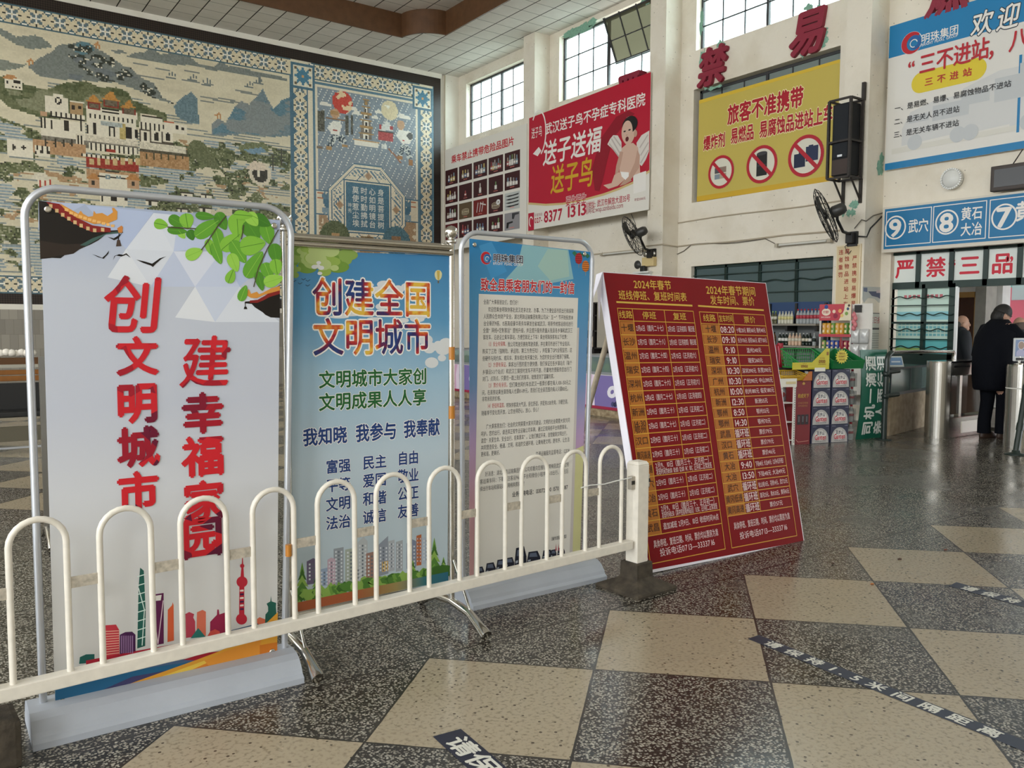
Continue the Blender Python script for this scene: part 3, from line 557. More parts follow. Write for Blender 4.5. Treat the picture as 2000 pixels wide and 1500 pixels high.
me.loops.add(fs.size); me.loops.foreach_set('vertex_index', fs.ravel().astype(np.int32)); me.polygons.add(len(fs))
me.polygons.foreach_set('loop_start', (np.arange(len(fs))*4).astype(np.int32)); me.update(calc_edges=True)
at = me.attributes.new('tessera', 'FLOAT_COLOR', 'FACE'); C = np.clip(IM.reshape(-1, 3)*1.05, 0, 1); C = np.where(C <= .04045, C/12.92, ((C+.055)/1.055)**2.4)
at.data.foreach_set('color', np.c_[C, np.ones(len(C))].ravel().astype(np.float32))
tm = bpy.data.materials.new('mosaic_tesserae'); tm.use_nodes = True; nt = tm.node_tree; b = nt.nodes['Principled BSDF']; an = nt.nodes.new('ShaderNodeAttribute'); an.attribute_name = 'tessera'
nt.links.new(an.outputs['Color'], b.inputs['Base Color']); b.inputs['Roughness'].default_value = .32; me.materials.append(tm)
MUR = thing('mosaic_mural', 'large mosaic mural of mountains and a palace covering the back wall', 'mural', loc=(5, YM-.012, 2.02))
mo = bpy.data.objects.new('mosaic_picture', me); COL.objects.link(mo); mo.parent = MUR; mo.matrix_parent_inverse = Matrix.Translation((-5, -YM+.012, -2.02))
def woven():
    m = bpy.data.materials.new('dark_woven_tiles'); m.use_nodes = True; nt = m.node_tree; b = nt.nodes['Principled BSDF']
    tc = nt.nodes.new('ShaderNodeTexCoord'); mp = nt.nodes.new('ShaderNodeMapping'); mp.inputs['Rotation'].default_value = (0, PI/4, 0); nt.links.new(tc.outputs['Object'], mp.inputs[0])
    ck_ = nt.nodes.new('ShaderNodeTexChecker'); ck_.inputs['Scale'].default_value = 32; ck_.inputs['Color1'].default_value = lin('1d1613')+(1,); ck_.inputs['Color2'].default_value = lin('3a2f29')+(1,)
    nt.links.new(mp.outputs[0], ck_.inputs[0]); nt.links.new(ck_.outputs[0], b.inputs['Base Color']); b.inputs['Roughness'].default_value = .3
    bp = nt.nodes.new('ShaderNodeBump'); bp.inputs['Strength'].default_value = .6; nt.links.new(ck_.outputs['Fac'], bp.inputs['Height']); nt.links.new(bp.outputs[0], b.inputs['Normal']); return m
WV = woven(); b = MB(); y = YM-.02
for lo, hi in (((MX0, y, 1.81), (11.46, YM-.002, 2.02)), ((MX0, y, 7.72), (11.46, YM-.002, 7.96)), ((11.25, y, 2.02), (11.46, YM-.002, 7.72))): b.box(lo, hi, WV)
o = b.build('dark_border', MUR); o.matrix_parent_inverse = Matrix.Translation((-5, -YM+.012, -2.02)); tag(o, 'dark brown woven tile border')
pl = Panel((0, YM-.014, 0), (1,0,0), (0,0,1), .001); wt = prt('d8d8d0')
for x, chars in ((8.99,'莫使惹尘埃'),(9.22,'时时勤拂拭'),(9.45,'心如明镜台'),(9.69,'身是菩提树')):
    for i, ch in enumerate(chars): pl.glyph(ch, x, 4.80-i*.205, .19, .19, wt, 1, .015)
pl.glyph('神', 8.83, 4.42, .11, .12, wt, 1, .0); pl.glyph('秀', 8.83, 4.28, .11, .12, wt, 1, .0)
o = pl.build('verse_lettering', MUR); o.matrix_parent_inverse = Matrix.Translation((-5, -YM+.012, -2.02))
# ================================================================ WINDOWS AND DOOR
STEEL = mat('dark_window_steel', '3a3a3c', .5); GREEN = mat('dark_green_frame', '16302a', .45); 
PANE = glass('window_glass', 'dff2f2', .16, .25); PANE2 = glass('olive_reflection_glass', '5a5a48', .8, .10); GREYP = glass('grey_window_glass', '93a09c', .75, .35); DARKP = glass('dark_window_glass', '6f8486', .55, .15)  # tilted sash glass has its dark olive reflection put into the tint
def translucent(name, c, k=.55):
    k *= .36
    if name in MATS: return MATS[name]
    m = bpy.data.materials.new(name); m.use_nodes = True; nt = m.node_tree; nt.nodes.clear(); o = nt.nodes.new('ShaderNodeOutputMaterial')
    a = nt.nodes.new('ShaderNodeBsdfDiffuse'); t = nt.nodes.new('ShaderNodeBsdfTranslucent'); x = nt.nodes.new('ShaderNodeMixShader'); x.inputs[0].default_value = k
    for q in (a, t): q.inputs[0].default_value = tuple(min(.9, v) for v in lin(c))+(1,)
    nt.links.new(a.outputs[0], x.inputs[1]); nt.links.new(t.outputs[0], x.inputs[2]); nt.links.new(x.outputs[0], o.inputs[0]); MATS[name] = m; return m
def window(nm, y0, y1, z0, z1, x, cols=(3, 3), rows=3, bar=.022, fr=STEEL, gl=PANE, tilt=False, post=.05):
    b = MB(); w = (y1-y0); e = .045; ym = (y0+y1)/2
    for lo, hi in (((x-.025,y0,z0),(x+.025,y0+e,z1)), ((x-.025,y1-e,z0),(x+.025,y1,z1)), ((x-.025,y0,z0),(x+.025,y1,z0+e)), ((x-.025,y0,z1-e),(x+.025,y1,z1)), ((x-.03,ym-post/2,z0),(x+.03,ym+post/2,z1))): b.box(lo, hi, fr)
    tb = MB(); zt = z0+(z1-z0)/rows
    for h, (a, c) in enumerate(((ym, y1), (y0, ym))):      # first the half that stands left in the view
        n = cols[h]; T = tb if (tilt and h == 1) else b
        for k in range(1, n): T.box((x-.012, a+(c-a)*k/n-bar/2, zt if T is tb else z0), (x+.012, a+(c-a)*k/n+bar/2, z1), fr)
        if T is tb:
            for k in range(1, n): b.box((x-.012, a+(c-a)*k/n-bar/2, z0), (x+.012, a+(c-a)*k/n+bar/2, zt), fr)
        for r in range(1, rows):
            z = z0+(z1-z0)*r/rows; (T if r > 1 else b).box((x-.012, a, z-bar/2), (x+.012, c, z+bar/2), fr)
    o = struct(b.build(nm)); p = MB()
    if not tilt: p.quad((x, y0, z0), (x, y0, z1), (x, y1, z1), (x, y1, z0), gl)
    else:
        p.quad((x, ym, z0), (x, ym, z1), (x, y1, z1), (x, y1, z0), gl); p.quad((x, y0, z0), (x, y0, zt), (x, ym, zt), (x, ym, z0), gl)
        for lo, hi in (((x-.02,y0+.04,zt),(x+.02,y0+.08,z1)), ((x-.02,ym-.06,zt),(x+.02,ym-.025,z1)), ((x-.02,y0+.04,zt),(x+.02,ym-.025,zt+.03)), ((x-.02,y0+.04,z1-.05),(x+.02,ym-.025,z1-.02))): tb.box(lo, hi, fr)
        tb.quad((x, y0+.04, zt), (x, y0+.04, z1-.03), (x, ym-.03, z1-.03), (x, ym-.03, zt), PANE2)
        Mx = Matrix.Translation((x, 0, (zt+z1)/2)) @ Matrix.Rotation(math.radians(-24), 4, 'Y') @ Matrix.Translation((-x, 0, -(zt+z1)/2))
        tb.v = [tuple(Mx @ Vector(v)) for v in tb.v]; s = tb.build('open_sash', o)
    p.build('window_pane', o); return o
for i, (y0, y1, z0, z1) in enumerate(UPW): window('window_%d' % (i+1), y0, y1, z0, z1, XR+.16, tilt=(i == 1))
# transom window closing the niche behind the yellow board, and the barred window of the shop
y0, y1, z0, z1 = NICHE; window('window_7', y0, y1, z0, z1, XR+.20, cols=(3, 3), rows=4, gl=GREYP)
bk = MB(); bk.box((XR+.26, y0-.1, z0-.1), (XR+.30, y1+.1, z1+.1), mat('painted_over_glass', '7f847f', .6)); struct(bk.build('trim_4'))
y0, y1, z0, z1 = SHOPW; x = XR+.12; b = MB()
for k in range(5): b.box((x-.03, y0+(y1-y0)*k/4-.03-(.0 if k < 4 else 0), z0), (x+.03, y0+(y1-y0)*k/4+.03, z1), GREEN)
for z, h in ((z0, .05), (z1-.05, .05), (1.78, .05)): b.box((x-.03, y0, z), (x+.03, y1, z+h), GREEN)
for k in range(1, 12): b.box((x-.06, y0+(y1-y0)*k/12-.006, z0), (x-.05, y0+(y1-y0)*k/12+.006, z1), GREEN) if k % 3 == 0 else None
for z in (1.5, 2.02, 2.38): b.box((x-.06, y0, z-.008), (x-.05, y1, z+.008), GREEN)
for z in (1.66, 2.22): b.tube([(x-.055, y0+(y1-y0)*t/48, z+.018*math.sin(t*.75)) for t in range(49)], .010, GREEN, 6)
o = struct(b.build('window_8')); p = MB(); p.quad((x, y0, z0), (x, y0, z1), (x, y1, z1), (x, y1, z0), DARKP); p.build('window_pane', o)
rm = MB(); dk = mat('dim_room_wall', '4a5552', .8); rm.box((XR+2.2, 7.3, 0), (XR+2.4, 12.5, 3), dk); rm.box((XR+.29, 7.2, 0), (XR+2.2, 7.3, 3), dk); rm.box((XR+.29, 12.5, 0), (XR+2.2, 12.6, 3), dk); rm.box((XR+.29, 7.2, 2.9), (XR+2.3, 12.6, 3.0), dk); struct(rm.build('wall_shop'))
# entrance: dark green steel frame, transom of paper-covered panes, barred side window, open doorway
x = XR+.10; b = MB(); DY1 = 7.0; DY0 = -.6
VX = [ox(px, 520, x).y for px in (1739.5, 1795, 1860, 1926.5, 1993)]; step = VX[3]-VX[4]
while VX[-1] > DY0+step: VX.append(VX[-1]-step)
for y in VX: b.box((x-.035, y-.032, 2.0), (x+.035, y+.032, 2.56), GREEN)
b.box((x-.035, DY0, 2.50), (x+.035, DY1, 2.57), GREEN); b.box((x-.035, DY0, 1.99), (x+.035, DY1, 2.09), GREEN)
YS = ox(1866, 620, x).y
b.box((x-.035, VX[0]-.05, .0), (x+.035, DY1, 2.05), GREEN); b.box((x-.035, YS, 0), (x+.035, YS+.085, 2.05), GREEN); YMU = ox(1804, 620, x).y; b.box((x-.035, YMU-.025, 1.0), (x+.035, YMU+.025, 2.05), GREEN)
b.box((x-.035, YS, .94), (x+.035, DY1, 1.03), GREEN); b.box((x-.02, YS, 0), (x+.02, DY1, .96), GREEN); b.box((x-.035, YS, 1.47), (x+.035, DY1, 1.50), GREEN)
for k, z in enumerate((1.12, 1.24, 1.38, 1.61, 1.74, 1.86)):
    if k in (1, 4): b.box((x-.06, YS, z-.008), (x-.045, DY1, z+.008), GREEN)
    else: b.tube([(x-.052, YS+(DY1-YS)*t/36, z+.016*math.sin(t*.70+k)) for t in range(37)], .009, GREEN, 6)
o = struct(b.build('door_1')); PAPER = translucent('backlit_white_paper', 'eef4ee', .6)
for k in range(len(VX)-1):
    p = Panel((x-.002, VX[k]-.03, 2.09), (0,-1,0), (0,0,1), .002); wv = VX[k]-VX[k+1]-.06; p.rect(0, 0, wv, .41, PAPER, 0)
    if k < 4: 
        ch = '严禁三品'[k]; red = prt('c41f35'); p.glyph(ch, wv*(.52 if k != 3 else .47), .20, .30, .30, red, 1, .03)
        if k == 2: p.glyph('“', wv*.10, .19, .26, .30, red, 1, .02)
        if k == 3: p.glyph('”', wv*.90, .19, .26, .30, red, 1, .02)
    p.build('window_pane', o)
p = Panel((x+.03, DY1-.05, 1.03), (0,-1,0), (0,0,1), .002); wv = DY1-.05-YS
p.rect(0, 0, wv, 1.0, translucent('backlit_mint_print', 'd8f0e4', .6), 0); p.rect(0, 0, wv, .22, translucent('backlit_teal_print', '7fd8dc', .6), 1); p.rect(0, .5, wv, .62, translucent('backlit_pale_blue_print', 'a8dfe8', .6), 1); p.rect(0, .02, wv*.5, .08, translucent('backlit_lime_print', 'c8e890', .6), 2)
rp = translucent('backlit_pink_print', 'd88088', .5)
for k in range(9): p.rect(wv*(.12+.075*k), .82, wv*(.12+.075*k+.05), .87, rp, 2)
tg = translucent('backlit_sea_print', '8fcfd4', .6)
for r in range(4):
    for k in range(14): p.rect(wv*(.04+.066*k), .26+r*.055, wv*(.04+.066*k+.05), .295+r*.055, tg, 2)
p.build('window_pane', o)
wf = MB(); wm = mat('white_door_jamb', 'e8eaea', .4); wf.box((x-.04, YS-.04, 0), (x+.0, YS-.005, 2.0), wm); wf.box((x-.0, DY0, 0), (x+.05, YS-.05, .03), mat('threshold_metal', '55534e', .4)); struct(wf.build('door_2'))
# outside, beyond the doorway
eb = MB(); ew = mat('white_outer_wall', 'e9e9ea', .8, noise=.15, nscale=3); eb.box((15.5, 6.95, 0), (15.8, 13, 4.2), ew); eb.box((13.3, 9.2, 3.3), (26, 9.6, 3.8), ew); eb.box((12.3, -9, 4.3), (23.5, 15, 4.5), mat('added_shade_canopy', 'b8b6b2', .8)); struct(eb.build('wall_outside'))  # unseen canopy slab added to keep the sky off the outer wall
a = ox(1907, 570, 15.46); c = ox(1878, 830, 15.46); d = MB(); bw = mat('brown_door', '5c3826', .5, noise=.3, nscale=8); yw = mat('varnished_door_frame', 'c99a5c', .4)
d.box((15.42, a.y, 0), (15.5, c.y+.5, a.z-.1), bw); d.box((15.40, a.y-.10, 0), (15.5, a.y, a.z), yw); d.box((15.40, a.y-.1, a.z-.10), (15.5, c.y+.5, a.z), yw)
for k in range(3): d.box((15.415, a.y+.12, .18+.06*k), (15.425, a.y+.5, .20+.06*k), mat('door_louvre', '3a2318', .5))
struct(d.build('door_3'))
pc = MB(); a = ox(1915, 600, 15.3); c = ox(1936, 600, 15.3); pc.box((15.1, c.y, 0), (15.5, a.y, 4.2), mat('raw_concrete', 'a9a6a0', .85, noise=.2, nscale=6)); struct(pc.build('pillar'))
BUS = thing('coach_bus', 'red and teal coach parked outside beyond the open doorway', 'bus', loc=(19.5, 8.1, 0)); p = MB(); red = mat('red_bus_paint', 'b5475a', .3); teal = mat('teal_bus_paint', '5aa39a', .3)
p.box((-.2, -9.5, .45), (2.2, .6, 2.3), red, bev=.06); p.box((-.19, -9.45, 2.3), (2.19, .55, 3.2), teal, bev=.06); p.build('bus_body', BUS)
p = MB(); [p.box((-.24, -.65-1.3*k, 2.02), (-.19, .35-1.3*k, 2.9), glass('bus_window_glass', 'c8e0e0', .5, .1)) for k in range(5)]; p.build('bus_window', BUS)
for wy in (-.6, -5.6):
    p = MB(); p.lathe([(.0, -.15), (.42, -.15), (.46, -.1), (.46, .1), (.42, .15), (0, .15)], mat('tyre_rubber', '1c1c1c', .8), frame((.1, wy, .46), (0,1,0), (0,0,1))); p.build('wheel', BUS)
p = Panel((-.245, .3, .55), (0,-1,0), (0,0,1), .002); p.glyph('安', .45, .72, .4, .4, prt('e8e4e8'), 1, .02); p.glyph('全', .95, .72, .4, .4, prt('e8e4e8'), 1, .02); p.build('bus_lettering', BUS)
# ================================================================ SIGNS ON THE WINDOW WALL
def wallpanel(X, step=.0015): return Panel((X, 0, 0), (0,-1,0), (0,0,1), step)
def sheet(P, corners, m, thick=.012, l=0):       # a hung sheet of real thickness, from photo corners (tl, tr, br, bl)
    q = [P.px(*c) for c in corners]; n = len(q)
    f = [P.P(u, v, 0) for u, v in q]; bk_ = [p-P.N*thick for p in f]
    P.add(f+bk_, [tuple(range(n))[::-1]], m); P.add(f+bk_, [tuple(range(n, 2*n))], m); P.add(f+bk_, [(i, (i+1) % n, n+(i+1) % n, n+i) for i in range(n)], m); return q
WHITE = prt('dcd8cf'); INK = prt('1c1c1e')
# --- dangerous goods picture poster
P = wallpanel(11.55); o = thing('dangerous_goods_poster', 'white poster of twenty small maroon photos of banned goods beside the mural', 'poster')
sheet(P, [(867,294),(1029,241),(1028,461),(867,492)], WHITE)
P.textpx('乘车禁止携带危险品图片', (881.6,313), (1004.8,274), 17.5, prt('c0202c'), bold=0.024)
(ua, va), (ub, vb) = P.px(869.2, 330.5), P.px(1017.5, 447.5); cw = (ub-ua)/5; chh = (va-vb)/4; MAR = prt('3b1418'); r_ = random.Random(3)
cols = ['c9c4bd','8f8a86','d8d4cc','b0a890','7f99a6','6f8f5c','a24a4a','c8b46a','5a6a8a']
for j in range(4):
    for i in range(5):
        u, v = ua+i*cw+.02, va-(j+1)*chh+.02; w, h = cw-.07, chh-.07
        bgc = MAR if (i, j) not in ((4,2),(4,3),(2,2),(1,2),(0,3)) else prt({(4,2):'b9bcb9',(4,3):'8e8b8e',(2,2):'6e1a16',(1,2):'5c4a34',(0,3):'5a1218'}[(i,j)])
        P.rect(u, v, u+w, v+h, bgc, 1); K = lambda a, b_, c, d, m, l=2: P.rect(u+w*a, v+h*b_, u+w*c, v+h*d, m, l)
        if (i, j) == (4,2):
            for k in range(4): P.poly([(u+w*.05, v+h*(.82-.2*k)), (u+w*.3, v+h*(.76-.2*k)), (u+w*.9, v+h*(.80-.2*k)), (u+w*.95, v+h*(.88-.2*k)), (u+w*.5, v+h*(.84-.2*k)), (u+w*.3, v+h*(.85-.2*k))], prt('18181a'), 2)
        elif (i, j) == (4,3):
            P.poly([(u+w*.5,v+h*.95),(u+w*.95,v+h*.95),(u+w*.95,v+h*.85),(u+w*.7,v+h*.82),(u+w*.62,v+h*.6),(u+w*.5,v+h*.62)], prt('3a3a3e'), 2); P.poly([(u+w*.15,v+h*.45),(u+w*.55,v+h*.5),(u+w*.55,v+h*.4),(u+w*.3,v+h*.36),(u+w*.25,v+h*.12),(u+w*.12,v+h*.12)], prt('151517'), 2)
        elif (i, j) in ((1,2),(3,2)):
            for k in range(3): P.ring(u+w*.5, v+h*(.35+.08*k), w*.28, h*.12, .012, prt('c8bca0'), 2)
            if i == 3: P.ring(u+w*.68, v+h*.6, w*.14, h*.16, .05, prt('d8d8d8'), 3)
        elif (i, j) == (2,2):
            for a in (.25,.45,.62): P.line([(u+w*a, v+h*.25), (u+w*(a+.1), v+h*.8)], .03, prt('c9c4c0'), 2)
            P.line([(u+w*.5, v+h*.75), (u+w*.9, v+h*.6)], .03, prt('c9c4c0'), 2)
        else:
            n = (3,3,4,6,5,4,1,1,1,4,4,0,0,0,0,1,3,3,3,0)[j*5+i]; n = n or 2
            for k in range(n):
                cx = .5+(k-(n-1)/2)*min(.2, .75/n); hh = r_.uniform(.35,.62); ww = min(.08, .33/n); m_ = prt(r_.choice(cols) if (j == 0 or i in (1,2)) else 'd0ccc6')
                K(cx-ww, .22, cx+ww, .22+hh*.55, m_); K(cx-ww*.45, .22+hh*.55, cx+ww*.45, .22+hh, prt(r_.choice(cols)), 2); K(cx-ww*.8, .3, cx+ww*.8, .3+hh*.22, prt('e2ded6'), 3)
        for k in range(4): K(.36+.075*k, .10, .36+.075*k+.05, .15, prt('d87a70'), 3)
P.build('poster_sheet', o)
# --- red hospital banner
P = wallpanel(11.53); o = thing('hospital_banner', 'wide red advertising banner with a winged baby under the second window', 'banner')
Z3 = lambda x, y: (850+x/3.3333, y/3.3333); RED = prt('b21a33'); q = sheet(P, [(1033.6,231),(1271.5,140.4),(1267,409.5),(1031.5,450)], WHITE)
P.polypx([(1033.6,231),(1271.5,140.4),(1268.3,333),(1250,346),(1237,355),(1210,367),(1180,378),(1140,389),(1099,396.5),(1066,398.5),(1032.5,396)], RED, 1)
gold = prt('c9b27c'); P.linepx([(1032.5,397.5),(1066,400),(1099,398),(1140,390.5),(1180,379.5),(1210,368.5),(1237,356.5),(1250,347.5),(1268.3,334.5)], .045, gold, 2)
P.polypx([Z3(*p) for p in ((1040,1240),(1020,1100),(1080,900),(1180,760),(1260,720),(1300,740),(1240,800),(1160,900),(1120,1050),(1090,1180),(1070,1245))], prt('8c1428'), 2)
W_ = prt('e4e0da'); P.textpx('武汉送子鸟不孕症专科医院', (1064.5,259.5), (1261,186), 26, W_, bold=0.021)
P.textpx('送子送福', (1061.5,303), (1176,270), 52, W_, bold=0.024, slant=.12); P.textpx('送子鸟', (1076,357), (1160,331), 60, prt('c8a02a'), bold=0.018, slant=.1)
u, v = P.px(*Z3(672, 870)); P.ring(u, v, .30, .52, .04, W_, 2, t0=-1.2, t1=2.4); P.text('送子鸟', u-.26, u+.14, v+.04, .26, W_, bold=0.006); P.poly([(u-.2,v-.42),(u-.02,v-.5),(u+.12,v-.4),(u+.02,v-.3)], W_, 2)
MG = prt('b01c38'); P.textpx('027-', (1044,432), (1059.5,427.5), 14, MG, bold=0.024); P.textpx('8377', (1062.5,424.5), (1099,416.5), 31, MG, bold=0.030); P.textpx('1313', (1105,415.5), (1146,406), 31, MG, bold=0.030); P.textpx('要生要生', (1105,394.5), (1145.5,386.5), 21, MG, bold=0.012, slant=.1, outline=W_)
u, v = P.px(1037.5, 433); P.rect(u-.11, v-.2, u+.11, v+.2, MG, 2); P.ring(u, v, .08, .12, .03, W_, 3, t0=.5, t1=4.5)
P.textpx('孕育热线:', (1044,422), (1060,417), 7, prt('a87078'), bold=.0); P.textpx('地址: 武汉市解放大道35号', (1148.5,402.5), (1231,384.5), 15, MG, bold=0.009); P.textpx('网址:wap.sznbaidu.com', (1148.5,412.5), (1217.5,399), 14, prt('a04a50'), bold=0.006); P.linepx([(1146.7,396), (1146.5,418)], .02, MG, 2)
P.textpx('孕宝2000元', (1239,391), (1261,386.5), 6, prt('a04a50'), bold=0.006)
P.polypx([Z3(*p) for p in ((1290,1140),(1375,1112),(1373,1240),(1292,1262))], W_, 3)
SK = prt('cfae9c'); SK2 = prt('bb9684'); FE = prt('d6cfc8'); FE2 = prt('b8aea8'); hair = prt('1d1a1c')
for pts in (((1140,905),(1160,880),(1190,882),(1214,925),(1216,1030),(1196,1022),(1150,965),(1122,940)), ((1312,930),(1345,880),(1395,850),(1393,985),(1372,1040),(1345,1082),(1322,1060))): P.polypx([Z3(*p) for p in pts], FE, 3)
for a, b_ in (((1150,905),(1205,1000)),((1135,935),(1196,1018)),((1165,890),(1208,950)),((1385,880),(1335,960)),((1388,930),(1340,1010)),((1388,980),(1340,1060))): P.linepx([Z3(*a), Z3(*b_)], .03, FE2, 4)
for pts, m_ in ((((1216,965),(1245,940),(1290,930),(1322,960),(1332,1050),(1336,1125),(1270,1150),(1200,1130),(1206,1040)), SK), (((1206,985),(1226,990),(1212,1060),(1195,1125),(1172,1142),(1180,1080)), SK2), (((1318,975),(1334,1010),(1330,1090),(1290,1150),(1262,1185),(1240,1180),(1268,1130),(1300,1060)), SK2), (((1196,1122),(1240,1150),(1232,1172),(1190,1210),(1130,1230),(1096,1206),(1150,1192),(1168,1140)), SK), (((1232,1172),(1268,1160),(1282,1176),(1240,1200),(1200,1212)), SK2), (((1208,1118),(1262,1122),(1262,1148),(1240,1172),(1216,1150)), prt('ece8e4'))): P.polypx([Z3(*p) for p in pts], m_, 4)
def ep(cx, cy, a, b_, m_, l):
    P.polypx([Z3(cx+a*math.cos(t*PI/12), cy+b_*math.sin(t*PI/12)-a*math.cos(t*PI/12)*.30) for t in range(24)], m_, l)
ep(1262, 850, 44, 92, SK, 5); ep(1270, 812, 50, 56, hair, 6); ep(1252, 858, 36, 72, SK, 7); ep(1306, 870, 11, 22, SK2, 6); ep(1252, 906, 11, 16, prt('5c1f24'), 8); ep(1236, 856, 8, 5, hair, 8); ep(1268, 846, 8, 5, hair, 8); ep(1250, 880, 5, 5, SK2, 8)
P.build('banner_sheet', o)
# --- yellow prohibition board
P = wallpanel(XR+.05); o = thing('prohibition_board', 'yellow board with three red no symbols in the recess above the shop', 'sign')
Z4 = lambda x, y: (1300+x/2.857, y/2.857); YE = prt('c0ad55'); sheet(P, [(1365.5,196),(1641,115.5),(1634,352.5),(1361,394)], YE, .03)
P.polypx([(1361,384),(1634,341),(1634,352.5),(1361,394)], prt('c8a22e'), 1); P.polypx([(1365.5,196),(1641,115.5),(1640.6,122),(1365.3,203)], prt('d2b23a'), 1)
RD = prt('a81c2c'); GL = prt('e8dfae'); P.textpx('旅客不准携带', (1420.8,230), (1570,184), 42, RD, bold=.042, outline=GL, ow=.04)
P.textpx('爆炸剂', (1374,283), (1417,271), 30, RD, bold=.038, outline=GL); P.textpx('易燃品', (1427,267.5), (1473,257), 33, RD, bold=.038, outline=GL); P.textpx('易腐蚀品进站上车', (1483,254), (1627,222), 36, RD, bold=.038, outline=GL)
for cx, cy, r in ((1408.5,336,24.5),(1488,321,28),(1574,304.5,31)):
    u, v = P.px(cx, cy); rad = (P.px(cx, cy-r*1.32)[1]-v); P.ell(u, v, rad, rad, prt('d8d4c4'), 1); 
    if cx < 1420:
        for k, c in enumerate(('7f8a94','a89a88','4c4a50','8a7468')): P.rect(u-rad*.5+k%2*rad*.4, v-rad*.4+k//2*rad*.35, u-rad*.05+k%2*rad*.45, v-rad*.1+k//2*rad*.4, prt(c), 2)
    elif cx < 1500: P.rect(u-rad*.34, v-rad*.6, u+rad*.34, v+rad*.58, prt('1e1e20'), 2); P.ell(u, v+rad*.58, rad*.34, rad*.1, prt('3c3c40'), 3); P.rect(u-rad*.3, v-.03, u+rad*.3, v+.0, prt('38383c'), 3)
    else: P.rect(u-rad*.66, v-rad*.5, u-.01, v+rad*.16, prt('1c2540'), 2); P.rect(u+.0, v-rad*.28, u+rad*.68, v+rad*.42, prt('25304e'), 2); P.rect(u-rad*.4, v+rad*.12, u-rad*.2, v+rad*.28, prt('1c2540'), 2); P.rect(u+rad*.15, v+rad*.35, u+rad*.4, v+rad*.48, prt('25304e'), 2)
    P.line([(u-rad*.66, v+rad*.66), (u+rad*.66, v-rad*.66)], rad*.2, prt('b01f30'), 4); P.ring(u, v, rad, rad, rad*.17, prt('b01f30'), 5)
P.build('board_face', o)
# --- company notice banner
P = wallpanel(11.93); o = thing('notice_banner', 'white banner with blue header and faded coaches above the entrance', 'banner')
(u0, vt), (_, vb) = P.px(1738, 52), P.px(1729, 333); BL = prt('1f79ad'); ue = u0+3.6
def rbox(P, u0, v0, u1, v1, m, th=.02): P.box((0,0,0), (1,1,1), m, Matrix.Translation(P.P(u0, v0, 0)-P.N*th) @ frame((0,0,0), P.U*1, P.V*1, P.N*1) @ Matrix.Diagonal((u1-u0, v1-v0, th, 1)))
rbox(P, u0, vb, ue, vt, prt('d9d6d0')); vh = P.px(1738.5, 113.7)[1]; P.rect(u0, vh, ue, vt, BL, 1); P.rect(u0, vb, ue, vb+.10, BL, 1)
GY = [prt('cbcbca'), prt('bcbfc1'), prt('d2cfc6')]
for a, w, h in ((.25,1.0,.55),(1.0,1.2,.75),(1.75,1.6,1.05),(3.1,1.5,.8)):
    P.poly([(u0+a, vb+.32), (u0+a+w, vb+.32+.05), (u0+a+w, vb+.32+h), (u0+a+w*.5, vb+.34+h), (u0+a+.12, vb+.32+h*.85), (u0+a, vb+.32+h*.45)], GY[0], 2); P.rect(u0+a+w*.45, vb+.36+h*.42, u0+a+w*.96, vb+.30+h*.92, GY[1], 3); P.rect(u0+a+.1, vb+.36+h*.48, u0+a+w*.4, vb+.3+h*.78, GY[1], 3)
    for k in (.2, .82): P.ell(u0+a+w*k, vb+.34, .11, .11, GY[1], 4)
P.poly([(u0+.1, vb+.22), (u0+4.4, vb+.30), (u0+4.4, vb+.36), (u0+.1, vb+.30)], GY[2], 2)
def pearl(P, u, v, r, w, a='b4202c', b='2a5c9c', l=3):
    P.ring(u, v, r*1.02, r*1.02, r*.06, w, l, t0=.3, t1=6.0)
    vs = []; n = 26; P.poly([(u+r*math.cos(t), v+r*math.sin(t)) for t in [.75+(4.9)*i/n for i in range(n+1)]]+[(u+r*.22+r*.70*math.cos(t), v-r*.05+r*.70*math.sin(t)) for t in [5.5-(4.6)*i/n for i in range(n+1)]], prt(a), l+1)
    P.ring(u+r*.28, v-r*.02, r*.62, r*.62, r*.26, prt(b), l+2, t0=-2.2, t1=2.6); P.ring(u+r*.22, v-r*.10, r*.38, r*.38, r*.08, w, l+3, t0=.2, t1=5)
u, v = P.px(1781, 84); pearl(P, u, v, .155, W_); P.textpx('明珠集团', (1799,75), (1873,59), 20, W_, bold=0.012); P.textpx('BRIGHT PEARL GROUP', (1800,86.5), (1871.5,70), 7.5, W_, bold=0.006)
for ch, a in (('欢',(1919,45.5)),('迎',(1970,33))): u, v = P.px(*a); P.glyph(ch, u, v, .29, .34, prt('22303c'), 2, .06, .15); P.glyph(ch, u, v, .29, .34, W_, 3, .02, .15)
for ch, a in (('乘',2.9),('坐',3.35),('明',3.8)): P.glyph(ch, u0+a, P.px(1970,33)[1], .29, .34, W_, 3, .015, .15)
R2 = prt('b4222e'); vv = P.px(1846, 115)[1]
for ch, px, py in (('“',1790,127),('三',1812,122.5),('不',1846,115),('进',1880,107),('站',1915,98),('，',1947,99),('八',1990,82)): u, v = P.px(px, py); P.glyph(ch, u, vv if ch not in '“，' else vv-.02, .25, .31, R2, 8, .02)
P.glyph('不', u+.35, vv, .25, .31, R2, 8, .02); (ua, va), (ub, vb2) = P.px(1783, 161), P.px(1924, 135); va = (va+vb2)/2; yp = prt('d8c234'); P.rect(ua+.13, va-.15, ub-.13, va+.15, yp, 1); P.ell(ua+.13, va, .15, .15, yp, 1); P.ell(ub-.13, va, .15, .15, yp, 1)
P.textpx('三 不 进 站', (1806,159.5), (1899,141.5), 17, R2, l=6, bold=0.018)
